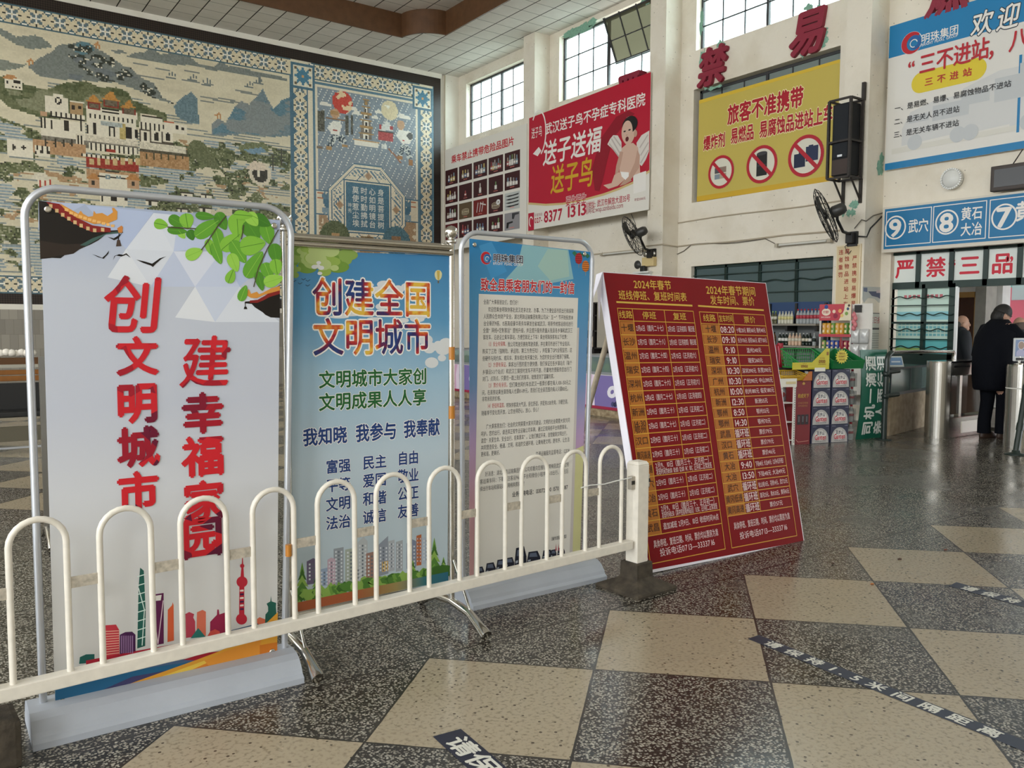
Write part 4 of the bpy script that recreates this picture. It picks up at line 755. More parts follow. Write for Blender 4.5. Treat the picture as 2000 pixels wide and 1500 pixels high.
for t, a, b_ in (('一、是易燃、易爆、易腐蚀物品不进站',(1748,210),(1976,166)),('二、是无关人员不进站',(1747,238),(1875,213.5)),('三、是无关车辆不进站',(1746,262.5),(1874,241.5))): P.textpx(t, a, b_, 13.5, prt('26262a'), l=8, bold=.01)
P.linepx([(1994,108.5), (1988,257)], .035, BL, 2); P.build('banner_sheet', o)
# --- blue route lightbox
o = thing('route_sign', 'long blue route number sign over the entrance doors', 'sign'); P = wallpanel(11.86, .002)
(u0, vt), (_, vb) = P.px(1728.5, 409), P.px(1727.3, 487); ue = u0+4.8; rbox(P, u0-.035, vb-.05, ue, vt+.03, mat('sign_case', 'd9d2c4', .5), .13); P.rect(u0, vb, ue, vt, prt('1a6f9f'), 1)
cell_ = [(1730,1818.5),(1821.5,1925.5),(1931,2036),(2042,2150),(2160,2270)]; us = [(P.px(a, 440)[0], P.px(b_, 440)[0]) for a, b_ in cell_[:3]]; wc = us[2][1]-us[2][0]
us += [(us[2][1]+.05, us[2][1]+.05+wc), (us[2][1]+.1+wc, us[2][1]+.1+2*wc)]
for k, (a, b_) in enumerate(us): P.line([(a+.01, vb+.045), (b_, vb+.045), (b_, vt-.045), (a+.01, vt-.045)], .012, W_, 2, True)
def cnum(ch, px, py):
    u, v = P.px(px, py); P.ring(u, v, .165, .175, .022, W_, 2); P.glyph(ch, u, v, .40, .36, W_, 2, .035)
cnum('9', 1749, 444.5); cnum('8', 1849.5, 434); cnum('7', 1961.5, 423.5)
P.textpx('武穴', (1774,443.5), (1814,439), 28, W_, bold=0.021)
P.textpx('黄石', (1877,418), (1920,415.5), 27, W_, bold=0.018); P.textpx('大冶', (1876,449), (1919,446.5), 27, W_, bold=0.018); u, v = P.px(2003, 405); P.glyph('黄', u, v-.05, .25, .27, W_, 2, .03); P.build('sign_face', o)
# --- cream pillar notice
o = thing('pillar_notice', 'tall cream notice with columns of red characters on the pillar', 'sign'); P = wallpanel(11.52); CR = prt('cdb992')
(u0, vt), (u1, _) = P.px(1633.5, 480), P.px(1682, 475.5); rbox(P, u0, .95, u1, vt, CR); P.line([(u0+.01, .96), (u1-.01, .96), (u1-.01, vt-.01), (u0+.01, vt-.01)], .014, prt('e0d4ba'), 1, True)
BR = prt('9c3a2c'); P.vtext('严禁携带易爆易燃', (1670.3,504), (1665.5,607), .080, .082, BR, bold=.02); P.vtext('腐蚀物品进站上车', (1656,490.7), (1650.5,594), .080, .082, BR, bold=.02); P.vtext('违者重罚', (1642.8,493), (1641.5,537), .080, .082, BR, bold=.02); P.build('notice_board', o)
# --- raised red wall characters
LR = mat('raised_red_letter', '8e2038', .5)
def letter(ch, px, py, size, lab, bold=.035, X=XR-.004, d=.07):
    vs, fs, adv = glyph(ch, 0); c = ox(px, py, X); b = MB(); S = size; cnt = {}; key = lambda i: (round(vs[i][0], 4), round(vs[i][1], 4)); n = len(vs)
    for f in fs:
        for a, e in zip(f, f[1:]+f[:1]): cnt.setdefault(frozenset((key(a), key(e))), []).append((a, e))
    sides = [(a, e, n+e, n+a) for v in cnt.values() if len(v) == 1 for a, e in v]
    for k in range(8):
        dx, dy = bold*math.cos(k*PI/4), bold*math.sin(k*PI/4); pt = lambda x, y, w: Vector((X-w, c.y-((x+dx-.5)+.18*(y+dy-.36))*S, c.z+(y+dy-.36)*S*1.06))
        b.add([pt(x, y, d-.0006*k) for x, y in vs]+[pt(x, y, 0) for x, y in vs], fs+sides, LR)
    tag(b.build('wall_letter'), lab, 'letter', 'raised red characters along the window wall')
letter('禁', 1395, 131, .66, 'raised dark red character above the left end of the yellow board')
letter('易', 1583, 64, .70, 'raised dark red character above the right end of the yellow board'); letter('燃', 1858, -14, .62, 'raised dark red character cut by the frame above the blue banner header')
letter('严', 1238, 182, .7, 'raised dark red character mostly hidden behind the red baby banner', X=XR-.25, d=.2)
# --- small papers on the pillar side and wall
P = Panel((0, 7.155, 0), (1,0,0), (0,0,1), .0015); o = thing('newspaper_notice', 'framed white newspaper page on the pillar side above the counter', 'notice')
a = P.px(1686, 612); c = P.px(1725, 700); rbox(P, a[0]-.012, c[1], c[0]+.012, a[1]+.012, mat('notice_frame', '55585a', .5), .02); P.rect(a[0], c[1]+.01, c[0], a[1], prt('c9cdc6'), 1); w = c[0]-a[0]
P.text('人民日报', a[0]+w*.15, a[0]+w*.8, a[1]-.10, .11, prt('a8545c'), bold=0.006, slant=.15); [P.rect(a[0]+w*.06, a[1]-.3-.035*k, a[0]+w*(.94 if k % 3 else .8), a[1]-.315-.035*k, prt('a3a8a4'), 2) for k in range(9)]; P.rect(a[0]+w*.1, a[1]-.245, a[0]+w*.8, a[1]-.215, prt('55585a'), 2); P.build('notice_sheet', o)
o = thing('torn_notice', 'torn blue and white paper on the pillar side above the switch', 'notice'); Z8 = lambda x, y: (1540+x/6.82, 380+y/6.82)
P = Panel((0, 7.155, 0), (1,0,0), (0,0,1), .0015); sheet(P, [Z8(*p) for p in ((990,1225),(1270,1235),(1262,1440),(1200,1440),(1150,1385),(1060,1375),(1010,1440),(985,1395))], prt('b9bbb8'), .003)
for pts, c in ((((1000,1240),(1050,1240),(1050,1300),(1000,1290)),'6c7690'), (((1060,1290),(1170,1290),(1250,1290),(1260,1420),(1190,1370),(1110,1350)),'4c5570'), (((1170,1270),(1245,1270),(1245,1310),(1170,1310)),'c4b8bc')): P.polypx([Z8(*p) for p in pts], prt(c), 1)
P.build('notice_sheet', o)
o = thing('wall_switch', 'small white switch below the torn notice on the pillar side', 'switch'); b = MB(); a = oy(1692, 602, 7.155); b.box((a.x-.045, 7.12, a.z-.05), (a.x+.045, 7.158, a.z+.05), mat('white_plastic', 'e4e4e0', .4), bev=.008); b.box((a.x-.02, 7.112, a.z-.03), (a.x+.02, 7.125, a.z+.03), mat('grey_plastic', '9a9c9a', .4)); b.build('switch_plate', o)
# ================================================================ BANNER STANDS, RED TIMETABLE BOARD, HOOP BARRIER
def gradient(name, stops, axis=2, noise=0.0, rough=.42, vor=0.0, vscale=14, nsc=4, base=0.0):
    """printed colour ramp of the artwork itself, along the sheet's own height (0..1)"""
    if name in MATS: return MATS[name]
    m = bpy.data.materials.new(name); m.use_nodes = True; nt = m.node_tree; b = nt.nodes['Principled BSDF']; b.inputs['Roughness'].default_value = rough; b.inputs['Specular IOR Level'].default_value = .35
    tc = nt.nodes.new('ShaderNodeTexCoord'); sep = nt.nodes.new('ShaderNodeSeparateXYZ'); nt.links.new(tc.outputs['Object'], sep.inputs[0]); f = nmath(nt, 'DIVIDE', sep.outputs[axis], 1.8 if axis == 2 else .8)
    if base: f = nmath(nt, 'ADD', f, base)
    if noise:
        n = nt.nodes.new('ShaderNodeTexNoise'); n.inputs['Scale'].default_value = nsc; n.inputs['Detail'].default_value = 3; nt.links.new(tc.outputs['Object'], n.inputs['Vector']); f = nmath(nt, 'ADD', f, nmath(nt, 'MULTIPLY', nmath(nt, 'SUBTRACT', n.outputs[0], .5), noise))
    if vor:
        v = nt.nodes.new('ShaderNodeTexVoronoi'); v.inputs['Scale'].default_value = vscale; nt.links.new(tc.outputs['Object'], v.inputs['Vector']); sc = nt.nodes.new('ShaderNodeSeparateColor'); nt.links.new(v.outputs['Color'], sc.inputs[0]); f = nmath(nt, 'ADD', nmath(nt, 'MULTIPLY', f, 1-vor), nmath(nt, 'MULTIPLY', sc.outputs[0], vor))
    r = nt.nodes.new('ShaderNodeValToRGB'); e = r.color_ramp.elements
    for i, (p, c) in enumerate(stops):
        q = e[i] if i < 2 else e.new(p); q.position = p; q.color = tuple(min(.95, v*.98) for v in lin(c))+(1,)
    nt.links.new(f, r.inputs[0]); nt.links.new(r.outputs[0], b.inputs['Base Color']); MATS[name] = m; return m
ALU = mat('silver_painted_tube', 'c3c6cc', .35, .55); STEELP = mat('polished_stainless', 'd2cfc8', .16, 1.0, noise=.08, nscale=14); BRUSH = mat('brushed_stainless', 'b8b4ac', .3, 1.0)
TROUGH = mat('grey_plastic_trough', 'b3b8c1', .45, noise=.12, nscale=5); CLIP = mat('chrome_eyelet', 'd0ccc4', .2, 1.0)
def arcpts(c, r, a0, a1, n, f): return [f(c[0]+r*math.cos(a0+(a1-a0)*i/n), c[1]+r*math.sin(a0+(a1-a0)*i/n)) for i in range(n+1)]
def hoop_stand(root, y, xl0, xl1, xr0, xr1, zt, rad, basex, zb=.07):
    g = lambda x, z: Vector((x, y+.014, z)); b = MB()
    pts = [g(xl0, zb), g(xl0+(xl1-xl0)*.5, .9), g(xl1, zt-rad)]+arcpts((xl1+rad, zt-rad), rad, PI, PI/2, 8, g)[1:]+arcpts((xr1-rad, zt-rad), rad, PI/2, 0, 8, g)+[g(xr0+(xr1-xr0)*.5, .9), g(xr0, zb)]
    b.tube(pts, .0125, ALU, 12); b.build('frame_tube', root)
    b = MB(); prof = [(-.135,0),(-.135,.022),(-.118,.034),(-.112,.05),(-.085,.082),(-.055,.098),(-.01,.104),(.06,.10),(.10,.085),(.13,.03),(.135,0)]
    Mx = frame((0, y+.005, 0), (0,1,0), (0,0,1)); b.prism(prof, basex[0], basex[1], TROUGH, Mx); b.build('water_base', root)
def eyelets(root, P, pts):
    for q in pts:
        u, v = P.px(*q); b = MB(); b.lathe([(.004,0),(.011,0),(.012,.004),(.009,.007),(.004,.006)], CLIP, Matrix.Translation(P.P(u, v, 4)) @ frame((0,0,0), P.U, P.V, P.N), 12); b.build('eyelet', root)
Z5 = lambda x, y: (x/3.3333, 350+y/3.3333); ZB = lambda x, y: (x/3.3333, 1050+y/3.3333)
# ---------------------------------------------------------------- first stand: four red slogans and leaves
S1 = thing('banner_stand', 'silver hoop banner stand with red slogans, green leaves and a temple roof', 'banner stand', 'hoop banner stands')
hoop_stand(S1, 3.18, .292, .288, 1.145, 1.197, 1.858, .105, (.245, 1.172))
P = Panel((0, 3.18, 0), (1,0,0), (0,0,1), .00022)
G1 = gradient('lilac_paper', [(0,'d6d3cc'),(.35,'d2d2d2'),(.62,'c2c6d2'),(.85,'c3c8d4'),(1,'a9b4cc')])
sheet(P, [(78,392),(547,430),(541,1283),(108,1382)], G1, .002)
tri = [((250,148),(560,160),(250,330),'aab4cc'),((560,170),(1000,215),(820,455),'a9b5d0'),((1000,220),(1160,235),(1130,470),'c9ced8'),((820,455),(1000,220),(1130,470),'cdd1da'),((1130,470),(1160,235),(1480,440),'b4bed6'),((820,455),(1130,470),(980,700),'c9cdd6'),((1130,470),(1270,700),(980,700),'b6bed2'),((1130,470),(1440,470),(1270,700),'cacedb'),((1440,470),(1560,700),(1270,700),'bac2d6'),((1270,700),(1400,930),(1140,900),'d3d5da'),((1270,700),(1560,700),(1400,930),'bfc6d6'),((1560,700),(1820,930),(1400,930),'ccd0d9'),((1440,470),(1820,480),(1560,700),'a8b5d0'),((820,455),(980,700),(700,640),'d0d3d9')]
for a, b_, c, col in tri: P.polypx([Z5(*a), Z5(*b_), Z5(*c)], prt(col), 1)
BLK = prt('17120f'); P.polypx([Z5(*p) for p in ((252,140),(330,150),(470,260),(600,320),(700,335),(795,330),(802,350),(690,358),(640,398),(590,425),(520,455),(478,485),(420,495),(395,515),(340,512),(262,520))], BLK, 2)
P.polypx([Z5(*p) for p in ((260,400),(420,425),(530,420),(640,370),(690,358),(640,398),(520,455),(478,485),(262,515))], prt('2b211b'), 3); P.polypx([Z5(*p) for p in ((520,430),(600,385),(700,350),(790,335),(800,350),(690,360),(560,435))], prt('3c5650'), 4)
P.polypx([Z5(*p) for p in ((300,148),(385,160),(480,240),(600,300),(720,318),(720,345),(600,345),(520,310),(420,250),(330,180))], prt('7e1f1c'), 4)
P.polypx([Z5(*p) for p in ((385,155),(430,180),(510,225),(525,205),(540,225),(575,245),(605,240),(610,205),(625,225),(665,220),(700,240),(735,215),(728,188),(742,186),(764,212),(762,262),(700,288),(610,292),(500,252),(420,195))], prt('c98a3c'), 5)
for k in range(11): t = k/10; P.polypx([Z5(430+300*t-8, 185+110*t**.7), Z5(430+300*t+16, 195+100*t**.7), Z5(430+300*t+14, 212+100*t**.7), Z5(430+300*t-10, 205+106*t**.7)], prt('e0ae68'), 6)
for x, y in ((330,176),(370,206),(408,233),(448,258),(488,282),(528,303),(572,322),(616,334),(668,330)): P.polypx([Z5(x-11,y-14), Z5(x+11,y-12), Z5(x+11,y+12), Z5(x-11,y+10)], prt('c8a878'), 6)
P.polypx([Z5(*p) for p in ((762,320),(790,302),(800,312),(796,348),(772,350))], prt('c07a3c'), 6); P.linepx([Z5(775,355), Z5(770,395)], .003, BLK, 5); P.polypx([Z5(*p) for p in ((762,395),(780,395),(790,435),(755,438))], prt('4a3a32'), 5)
mir = lambda x, y: Z5(1822-(x-252)*.42, 690+(y-140)*.56)                # smaller roof on the right edge
P.polypx([mir(*p) for p in ((252,140),(330,170),(470,260),(600,320),(790,330),(802,350),(690,358),(640,398),(520,455),(478,485),(395,515),(252,520))], BLK, 4); P.polypx([mir(*p) for p in ((252,190),(385,210),(480,260),(600,310),(720,318),(720,345),(600,345),(520,320),(420,280),(252,240))], prt('7e1f1c'), 5)
P.polypx([mir(*p) for p in ((252,150),(385,175),(510,225),(575,245),(610,215),(700,240),(735,185),(764,212),(762,262),(700,288),(610,292),(500,252),(252,200))], prt('c98a3c'), 6); P.linepx([Z5(1596,800), Z5(1596,835)], .003, BLK, 5); P.polypx([Z5(*p) for p in ((1590,830),(1604,830),(1610,846),(1586,846))], BLK, 5)
for pts in (((600,488),(630,498),(665,512),(690,490),(710,464),(705,485),(675,518),(640,508)), ((735,528),(745,500),(775,488),(800,492),(822,482),(852,512),(820,492),(790,504),(752,496)), ((888,524),(940,535),(990,550),(1040,515),(1082,502),(1050,520),(1010,555),(995,572),(980,562),(930,545)), ((700,375),(740,385),(795,350),(770,385),(742,398))): P.polypx([Z5(*p) for p in pts], BLK, 4)
GRN = [prt(c) for c in ('5f9a30','7cb23c','4c8528','90c04c','3e7424')]
def leaf(cx, cy, a, b_, rot, k, l):
    c, s_ = math.cos(rot), math.sin(rot); ps = []
    for i in range(20):
        t = i/20*2*PI; x = a*math.cos(t); y = b_*math.sin(t)*(1-.25*math.cos(t)); x += a*.12*max(0, math.cos(t))**6; ps.append(Z5(cx+x*c-y*s_, cy+x*s_+y*c))
    P.polypx(ps, GRN[k], l); P.linepx([Z5(cx-a*c, cy-a*s_), Z5(cx+a*c, cy+a*s_)], .0016, GRN[(k+3) % 5], l+2)
LV = [(1045,293,44,34,.2,1),(1150,275,58,36,.5,2),(1215,272,50,46,1.4,1),(1150,335,62,26,.1,2),(1182,358,32,24,.9,3),(1243,362,34,30,1.2,4),(1345,322,92,48,-.6,0),(1440,270,60,40,1.1,2),(1545,300,78,60,1.5,1),(1420,390,75,38,1.3,0),(1365,440,52,30,1.3,1),(1500,410,78,48,-.7,1),(1260,485,56,40,-.4,3),(1410,480,70,36,1.2,0),(1550,470,80,46,1.0,0),(1640,330,70,58,1.0,2),(1640,430,80,62,-.2,1),(1520,540,60,38,1.2,3),(1740,350,70,46,1.3,0),(1650,560,95,50,-1.0,0),(1790,480,62,44,1.4,2),(1500,634,46,32,-1.2,1),(1740,600,60,40,1.2,0),(1690,660,62,30,1.3,2),(1775,660,62,40,-.3,3),(1580,745,52,30,-1.2,0),(1700,270,60,40,.5,4),(1795,570,50,40,1.4,1),(1640,260,50,40,.9,3),(1580,235,60,30,.1,1),(1330,240,60,26,.1,2)]
for i, (x, y, a, b_, r0, k) in enumerate(LV): leaf(x, y, a, b_, r0, k, 4+.35*i)
for pts in (((1090,312),(1180,318),(1270,322)), ((1470,240),(1420,300),(1340,420),(1310,460)), ((1810,330),(1740,450),(1680,580),(1650,700)), ((1585,300),(1570,390))): P.linepx([Z5(*p) for p in pts], .004, prt('4a4430'), 16)
RDG = gradient('red_slogan_ink', [(0,'3a1038'),(.22,'5c1030'),(.36,'a3182a'),(.6,'c8202a'),(1,'cf2530')], vor=.62, vscale=9)
def rc(ch, x, y, w, h, bold=.05, slant=0.0):
    u, v = P.px(x, y); a = P.px(x-w/2, y)[0]; c = P.px(x+w/2, y)[0]; t = P.px(x, y-h/2)[1]; e = P.px(x, y+h/2)[1]; P.glyph(ch, u, v, c-a, t-e, RDG, 17, bold, slant)
rc('创',260,597,118,118,.022,.12); rc('建',402,708,100,106,.02,.12)
for ch, x, y in (('文',268,697),('明',268,788),('城',270,874),('市',270,962),('幸',396,808),('福',397,892),('家',398,980),('园',395,1050)): rc(ch, x, y, 84, 82 if ch != '文' else 78, .044)
C_RED = prt('b02636')
def bld(pts, c, l=2): P.polypx([ZB(*p) for p in pts], prt(c) if isinstance(c, str) else c, l)
bld(((515,822),(520,778),(560,760),(615,758),(615,812)), '1d5a54'); bld(((650,785),(650,590),(690,570),(755,566),(775,600),(778,762)), 'b8313f')
for k in range(10): P.linepx([ZB(655, 612+k*17), ZB(772, 606+k*16)], .003, prt('d8a08c'), 4)
bld(((780,760),(780,632),(815,615),(860,612),(882,632),(882,740)), '431a48'); [P.linepx([ZB(792+k*14, 640), ZB(792+k*14, 750)], .004, prt('8a6a90'), 4) for k in range(6)]
bld(((893,722),(902,320),(912,195),(936,215),(948,480),(945,705)), '20564c'); [P.linepx([ZB(895, 660-k*58), ZB(945, 645-k*58)], .0035, prt('c8d8d0'), 4) for k in range(8)]; P.linepx([ZB(902,330), ZB(940,470), ZB(925,700)], .003, prt('c8d8d0'), 4)
bld(((984,705),(986,372),(1065,360),(1066,690)), '571a46'); bld(((1000,380),(1052,372),(1046,408),(1006,412)), 'd6d3cc', 4); P.linepx([ZB(988,420), ZB(1028,690), ZB(1062,410)], .003, prt('d8c0c8'), 5)
bld(((1090,680),(1092,470),(1120,440),(1124,420),(1130,440),(1132,670)), 'cc5a34'); bld(((1195,655),(1196,545),(1205,520),(1200,500),(1232,484),(1264,498),(1258,520),(1270,545),(1272,645)), 'a83a4c'); bld(((1278,652),(1282,486),(1318,470),(1340,482),(1340,640)), 'cb6a52'); bld(((1240,655),(1290,588),(1338,645)), '2a7068', 4)
bld(((1366,640),(1368,548),(1412,502),(1414,468),(1424,468),(1428,500),(1474,484),(1476,630)), '8b2142'); bld(((1350,640),(1368,610),(1400,596),(1430,610),(1432,635)), 'c24a40', 4)
bld(((1556,520),(1558,324),(1566,250),(1574,170),(1578,80),(1583,170),(1588,250),(1590,324),(1590,510)), C_RED); [bld(((1562,340+k*24),(1586,338+k*24),(1586,350+k*24),(1562,352+k*24)), '3c1c44' if k % 2 else 'd8c8c0', 4) for k in range(6)]
for cx, cy, r in ((1575,288,36),(1572,530,36),(1576,184,14)): P.polypx([ZB(cx+r*math.cos(t*PI/10), cy+r*math.sin(t*PI/10)) for t in range(20)], C_RED, 5)
bld(((1640,580),(1650,545),(1690,518),(1735,535),(1748,560)), 'cf6a4c'); bld(((1725,560),(1728,500),(1745,480),(1745,450),(1735,430),(1760,415),(1764,378),(1768,415),(1798,425),(1796,450),(1800,500),(1806,510)), '22594c'); bld(((1470,612),(1680,558),(1685,585),(1470,630)), '2a4a6a'); bld(((560,800),(900,735),(1150,690),(1470,630),(1470,650),(560,830)), 'a31d30', 3)
bld(((358,965),(900,852),(1190,795),(1280,800),(700,1010),(450,1085),(360,1103)), '24628a'); bld(((470,1080),(860,905),(1190,845),(1330,800),(900,945),(560,1065)), '3f3d66', 3); bld(((700,900),(1200,790),(1300,800),(950,850)), '4a6488', 4); bld(((1190,795),(1330,752),(1460,735),(1400,770),(1270,800)), 'a31d30', 4)
bld(((480,1078),(860,945),(1280,795),(1420,742),(1640,645),(1808,485),(1805,640),(1804,775),(1060,940),(560,1065)), 'd89a34', 5); bld(((480,1080),(870,970),(1330,800),(1480,740),(1640,690),(1500,770),(1100,920),(620,1050)), 'e0bc4c', 6); bld(((1060,945),(1380,800),(1804,710),(1805,775)), 'd07c2c', 6); bld(((1330,800),(1460,740),(1700,660),(1690,780),(1380,860)), 'd98e34', 6); bld(((1690,700),(1804,680),(1804,775),(1690,800)), 'c97426', 7)
eyelets(P.build('banner_sheet', S1), P, [(93,409),(535,441),(531,1272),(122,1370)])
# ---------------------------------------------------------------- second stand: stainless frame, blue sky city banner
S2 = thing('steel_banner_frame', 'stainless steel stand with ball finials holding the blue sky city banner', 'banner stand'); YB = 3.31
xl, xr = oy(553, 640, YB).x+.012, oy(881.5, 640, YB).x; zl = oy(541, 424, YB).z; zr = oy(882, 457, YB).z; zt = (zl+zr)/2
for x in (xl, xr):
    b = MB(); b.tube([(x, YB, .10), (x, YB, zt-.02)], .0155, STEELP, 14); b.build('post', S2)
    b = MB(); b.lathe([(0.0001,-.032),(.016,-.028),(.026,-.018),(.032,0),(.026,.018),(.016,.028),(.0001,.032)], STEELP, Matrix.Translation((x, YB, zt))); b.lathe([(.022,-.05),(.024,-.04),(.016,-.03)], STEELP, Matrix.Translation((x, YB, zt))); b.build('ball_finial', S2)
    b = MB(); b.tube([(x, YB-.30, .022), (x, YB-.285, .03), (x, YB-.25, .045), (x, YB-.16, .085), (x, YB, .10), (x, YB+.16, .085), (x, YB+.25, .045), (x, YB+.30, .022)], [.026,.026,.023,.02,.019,.02,.023,.026], STEELP, 14); b.tube([(x, YB-.17, .09), (x, YB-.02, .30)], .007, STEELP, 8); b.build('foot', S2)
za = oy(720, 478, YB).z
b = MB(); b.tube([(xl, YB, za+.012), (xr, YB, za+.012)], .016, STEELP, 14); b.tube([(xl, YB-.006, za-.016), (xr, YB-.006, za-.016)], .013, STEELP, 12); b.build('top_rail', S2)
b = MB(); b.tube([(xl, YB, .185), (xr, YB, .185)], .013, STEELP, 12); b.build('bottom_rail', S2)
TP = mat('brown_packing_tape', 'b8782c', .3)
for z in (oy(882, 690, YB).z, oy(882, 805, YB).z): b = MB(); b.tube([(xr, YB, z-.03), (xr, YB, z+.03)], .0168, TP, 14); b.build('tape_band', S2)
P = Panel((0, YB-.004, 0), (1,0,0), (0,0,1), .00025); S3z = lambda x, y: (500+x/3.3333, 850+y/3.3333); Z7 = lambda x, y: (560+x/5.882, 460+y/5.882)
SKY = gradient('printed_sky', [(0,'bccbd2'),(.45,'b9c8d2'),(.66,'9dbdd2'),(.80,'5d98c0'),(1,'3478ac')], noise=.10); sheet(P, [(566,489),(878,499),(874,1137),(566,1192)], SKY, .002)
CLD = gradient('printed_cloud', [(0,'ccd3d6'),(.5,'d4d8da'),(1,'dcdcdc')])
def blob(f, cx, cy, w, h, m_, l, n=14, seed=1):
    r_ = random.Random(seed)
    for k in range(n): x, y = r_.gauss(0, .33), r_.gauss(0, .30); q = r_.uniform(.16, .34); P.polypx([f(cx+(x+q*math.cos(t*PI/8))*w, cy+(y+q*.8*math.sin(t*PI/8))*h) for t in range(16)], m_, l+.04*k)
blob(Z7, 1060, 620, 300, 200, CLD, 1, 10, 3); blob(Z7, 1260, 640, 240, 190, CLD, 1, 9, 4); blob(Z7, 1500, 960, 300, 160, CLD, 1, 8, 6); blob(Z7, 1700, 1290, 260, 260, CLD, 1, 10, 5); blob(Z7, 900, 900, 500, 100, CLD, 1, 7, 8)
for k, c in enumerate(('7f9a4c','6a8c38','9aae68','8aa44c','a8b878')): blob(Z7, 230+40*k, 230+18*(k % 2)-12*k, 420-30*k, 260, prt(c), 2+.6*k, 16, 11+k)
blob(Z7, 370, 370, 150, 130, CLD, 6, 5, 31); blob(Z7, 110, 400, 120, 130, prt('7f9a4c'), 6, 7, 33)
P.polypx([Z7(1740+42*math.cos(t*PI/10), 445+(48 if math.sin(t*PI/10) < 0 else 70)*math.sin(t*PI/10)) for t in range(20)], prt('cfc99a'), 4); P.polypx([Z7(*p) for p in ((1722,405),(1758,405),(1750,510),(1732,510))], prt('b9a050'), 5); P.polypx([Z7(*p) for p in ((1731,520),(1749,520),(1747,548),(1733,548))], prt('6a5a40'), 5)
for x, y in ((190,505),(150,552),(240,520),(80,525),(238,576)): P.linepx([Z7(x-22,y-8), Z7(x-6,y), Z7(x,y+6), Z7(x+8,y), Z7(x+26,y-12)], .0022, prt('2a3644'), 4)
PAINT = gradient('painted_title_ink', [(0,'24407c'),(.2,'3a2a5c'),(.36,'7c2440'),(.5,'b02c34'),(.62,'c8502c'),(.76,'d88a34'),(.9,'e0b848')], noise=3.4, nsc=9, base=-.33); W_ = prt('e4e0da')
P.textpx('创建全国', (609,580), (843,586), 76, PAINT, l=5, bold=.02, outline=W_, ow=.045); P.textpx('文明城市', (610,658), (842,660), 74, PAINT, l=5, bold=.02, outline=W_, ow=.045)
DG = prt('1f5a2c'); P.textpx('文明城市大家创', (622,740), (834,737), 35, DG, l=5, bold=.03, outline=W_, ow=.035); P.textpx('文明成果人人享', (622,784), (833,778), 35, DG, l=5, bold=.03, outline=W_, ow=.035)
NB = prt('1f3a70')
for t, a, b_ in (('我知晓',(591,856),(678,848)),('我参与',(694,847),(775,841)),('我奉献',(788,839),(859,834))): P.textpx(t, a, b_, 36, NB, l=5, bold=.035, outline=W_, ow=.04)
for r, row in enumerate((('富强','民主','自由'),('平等','爱国','敬业'),('文明','和谐','公正'),('法治','诚信','友善'))):
    for k, t in enumerate(row):
        y = (911,903,895)[k]+r*(36.5,35.3,34.4)[k]; x0, x1 = ((636,685),(708,755),(776,818))[k]; P.textpx(t, (x0,y+1), (x1,y-2), 28, NB, l=5, bold=.03, outline=W_, ow=.035)
for pts, c in (((505,740),(570,728),(570,985),(505,990)),'8a9096'), (((580,745),(655,730),(655,960),(580,975)),'9aa296'), (((660,700),(700,660),(726,690),(726,950),(660,965)),'aeb3b6'), (((716,770),(790,752),(790,940),(716,955)),'947468'), (((795,715),(860,655),(862,900),(795,920)),'858b96'), (((860,690),(902,680),(902,880),(860,890)),'a2a6ac'), (((910,695),(955,682),(955,880),(910,890)),'9a9ea2'), (((980,705),(1005,670),(1042,690),(1042,860),(980,870)),'777f94'), (((1044,655),(1076,645),(1076,845),(1044,850)),'b0643c'), (((1078,668),(1142,660),(1142,830),(1078,840)),'a9b4c2'), (((330,822),(372,800),(412,815),(412,960),(330,975)),'665c76'), (((413,875),(470,860),(475,975),(413,985)),'8c9cb4'), (((465,810),(490,796),(516,806),(516,975),(465,985)),'b39ca8'), (((625,860),(700,845),(700,950),(625,960)),'7f9a8c'), (((820,825),(875,815),(875,880),(820,890)),'c8a45c'):
    P.polypx([S3z(*p) for p in pts], prt(c), 2); x0, x1 = pts[0][0], pts[-2][0]; y0 = max(p[1] for p in pts[:2])+14
    for j in range(int((pts[-1][1]-y0)/24)):
        for k in range(3): xx = x0+(x1-x0)*(.16+.28*k); P.polypx([S3z(xx, y0+24*j), S3z(xx+(x1-x0)*.14, y0+24*j-1), S3z(xx+(x1-x0)*.14, y0+24*j+11), S3z(xx, y0+24*j+12)], prt('c8ccd0' if k != 1 else '5f6670'), 4)
r_ = random.Random(5); TG = [prt(c) for c in ('4f7a34','6a9440','3c6428','86a850')]
def conifer(cx, top, bot, w):
    for k in range(5): y0 = top+(bot-top)*k/6; hw = w*(.25+.19*k)/2; P.polypx([S3z(cx, y0), S3z(cx+hw, y0+(bot-top)*.30), S3z(cx+hw*.4, y0+(bot-top)*.27), S3z(cx-hw*.4, y0+(bot-top)*.27), S3z(cx-hw, y0+(bot-top)*.31)], TG[(k+1) % 4], 5+.3*k)
conifer(300, 825, 1080, 130); conifer(395, 880, 1050, 100); conifer(1160, 665, 920, 120); conifer(1020, 810, 930, 80); conifer(1220, 790, 900, 70)
for k in range(46):
    t = k/45; P.polypx([S3z(245+990*t+r_.uniform(30, 58)*math.cos(a*PI/6), 1055-175*t+r_.uniform(-14,14)+r_.uniform(24, 44)*math.sin(a*PI/6)) for a in range(12)], TG[r_.randrange(4)], 7+.02*k)
P.polypx([S3z(*p) for p in ((222,1098),(600,1020),(1250,888),(1250,945),(600,1078),(222,1160))], gradient('printed_ground_band', [(0,'b0603c'),(.35,'b0603c'),(.62,'a3905c'),(.8,'3f7a80'),(1,'2f6a86')], axis=0), 9)
o = P.build('banner_sheet', S2); o.location.x = xl; o.data.transform(Matrix.Translation((-xl, 0, 0)))
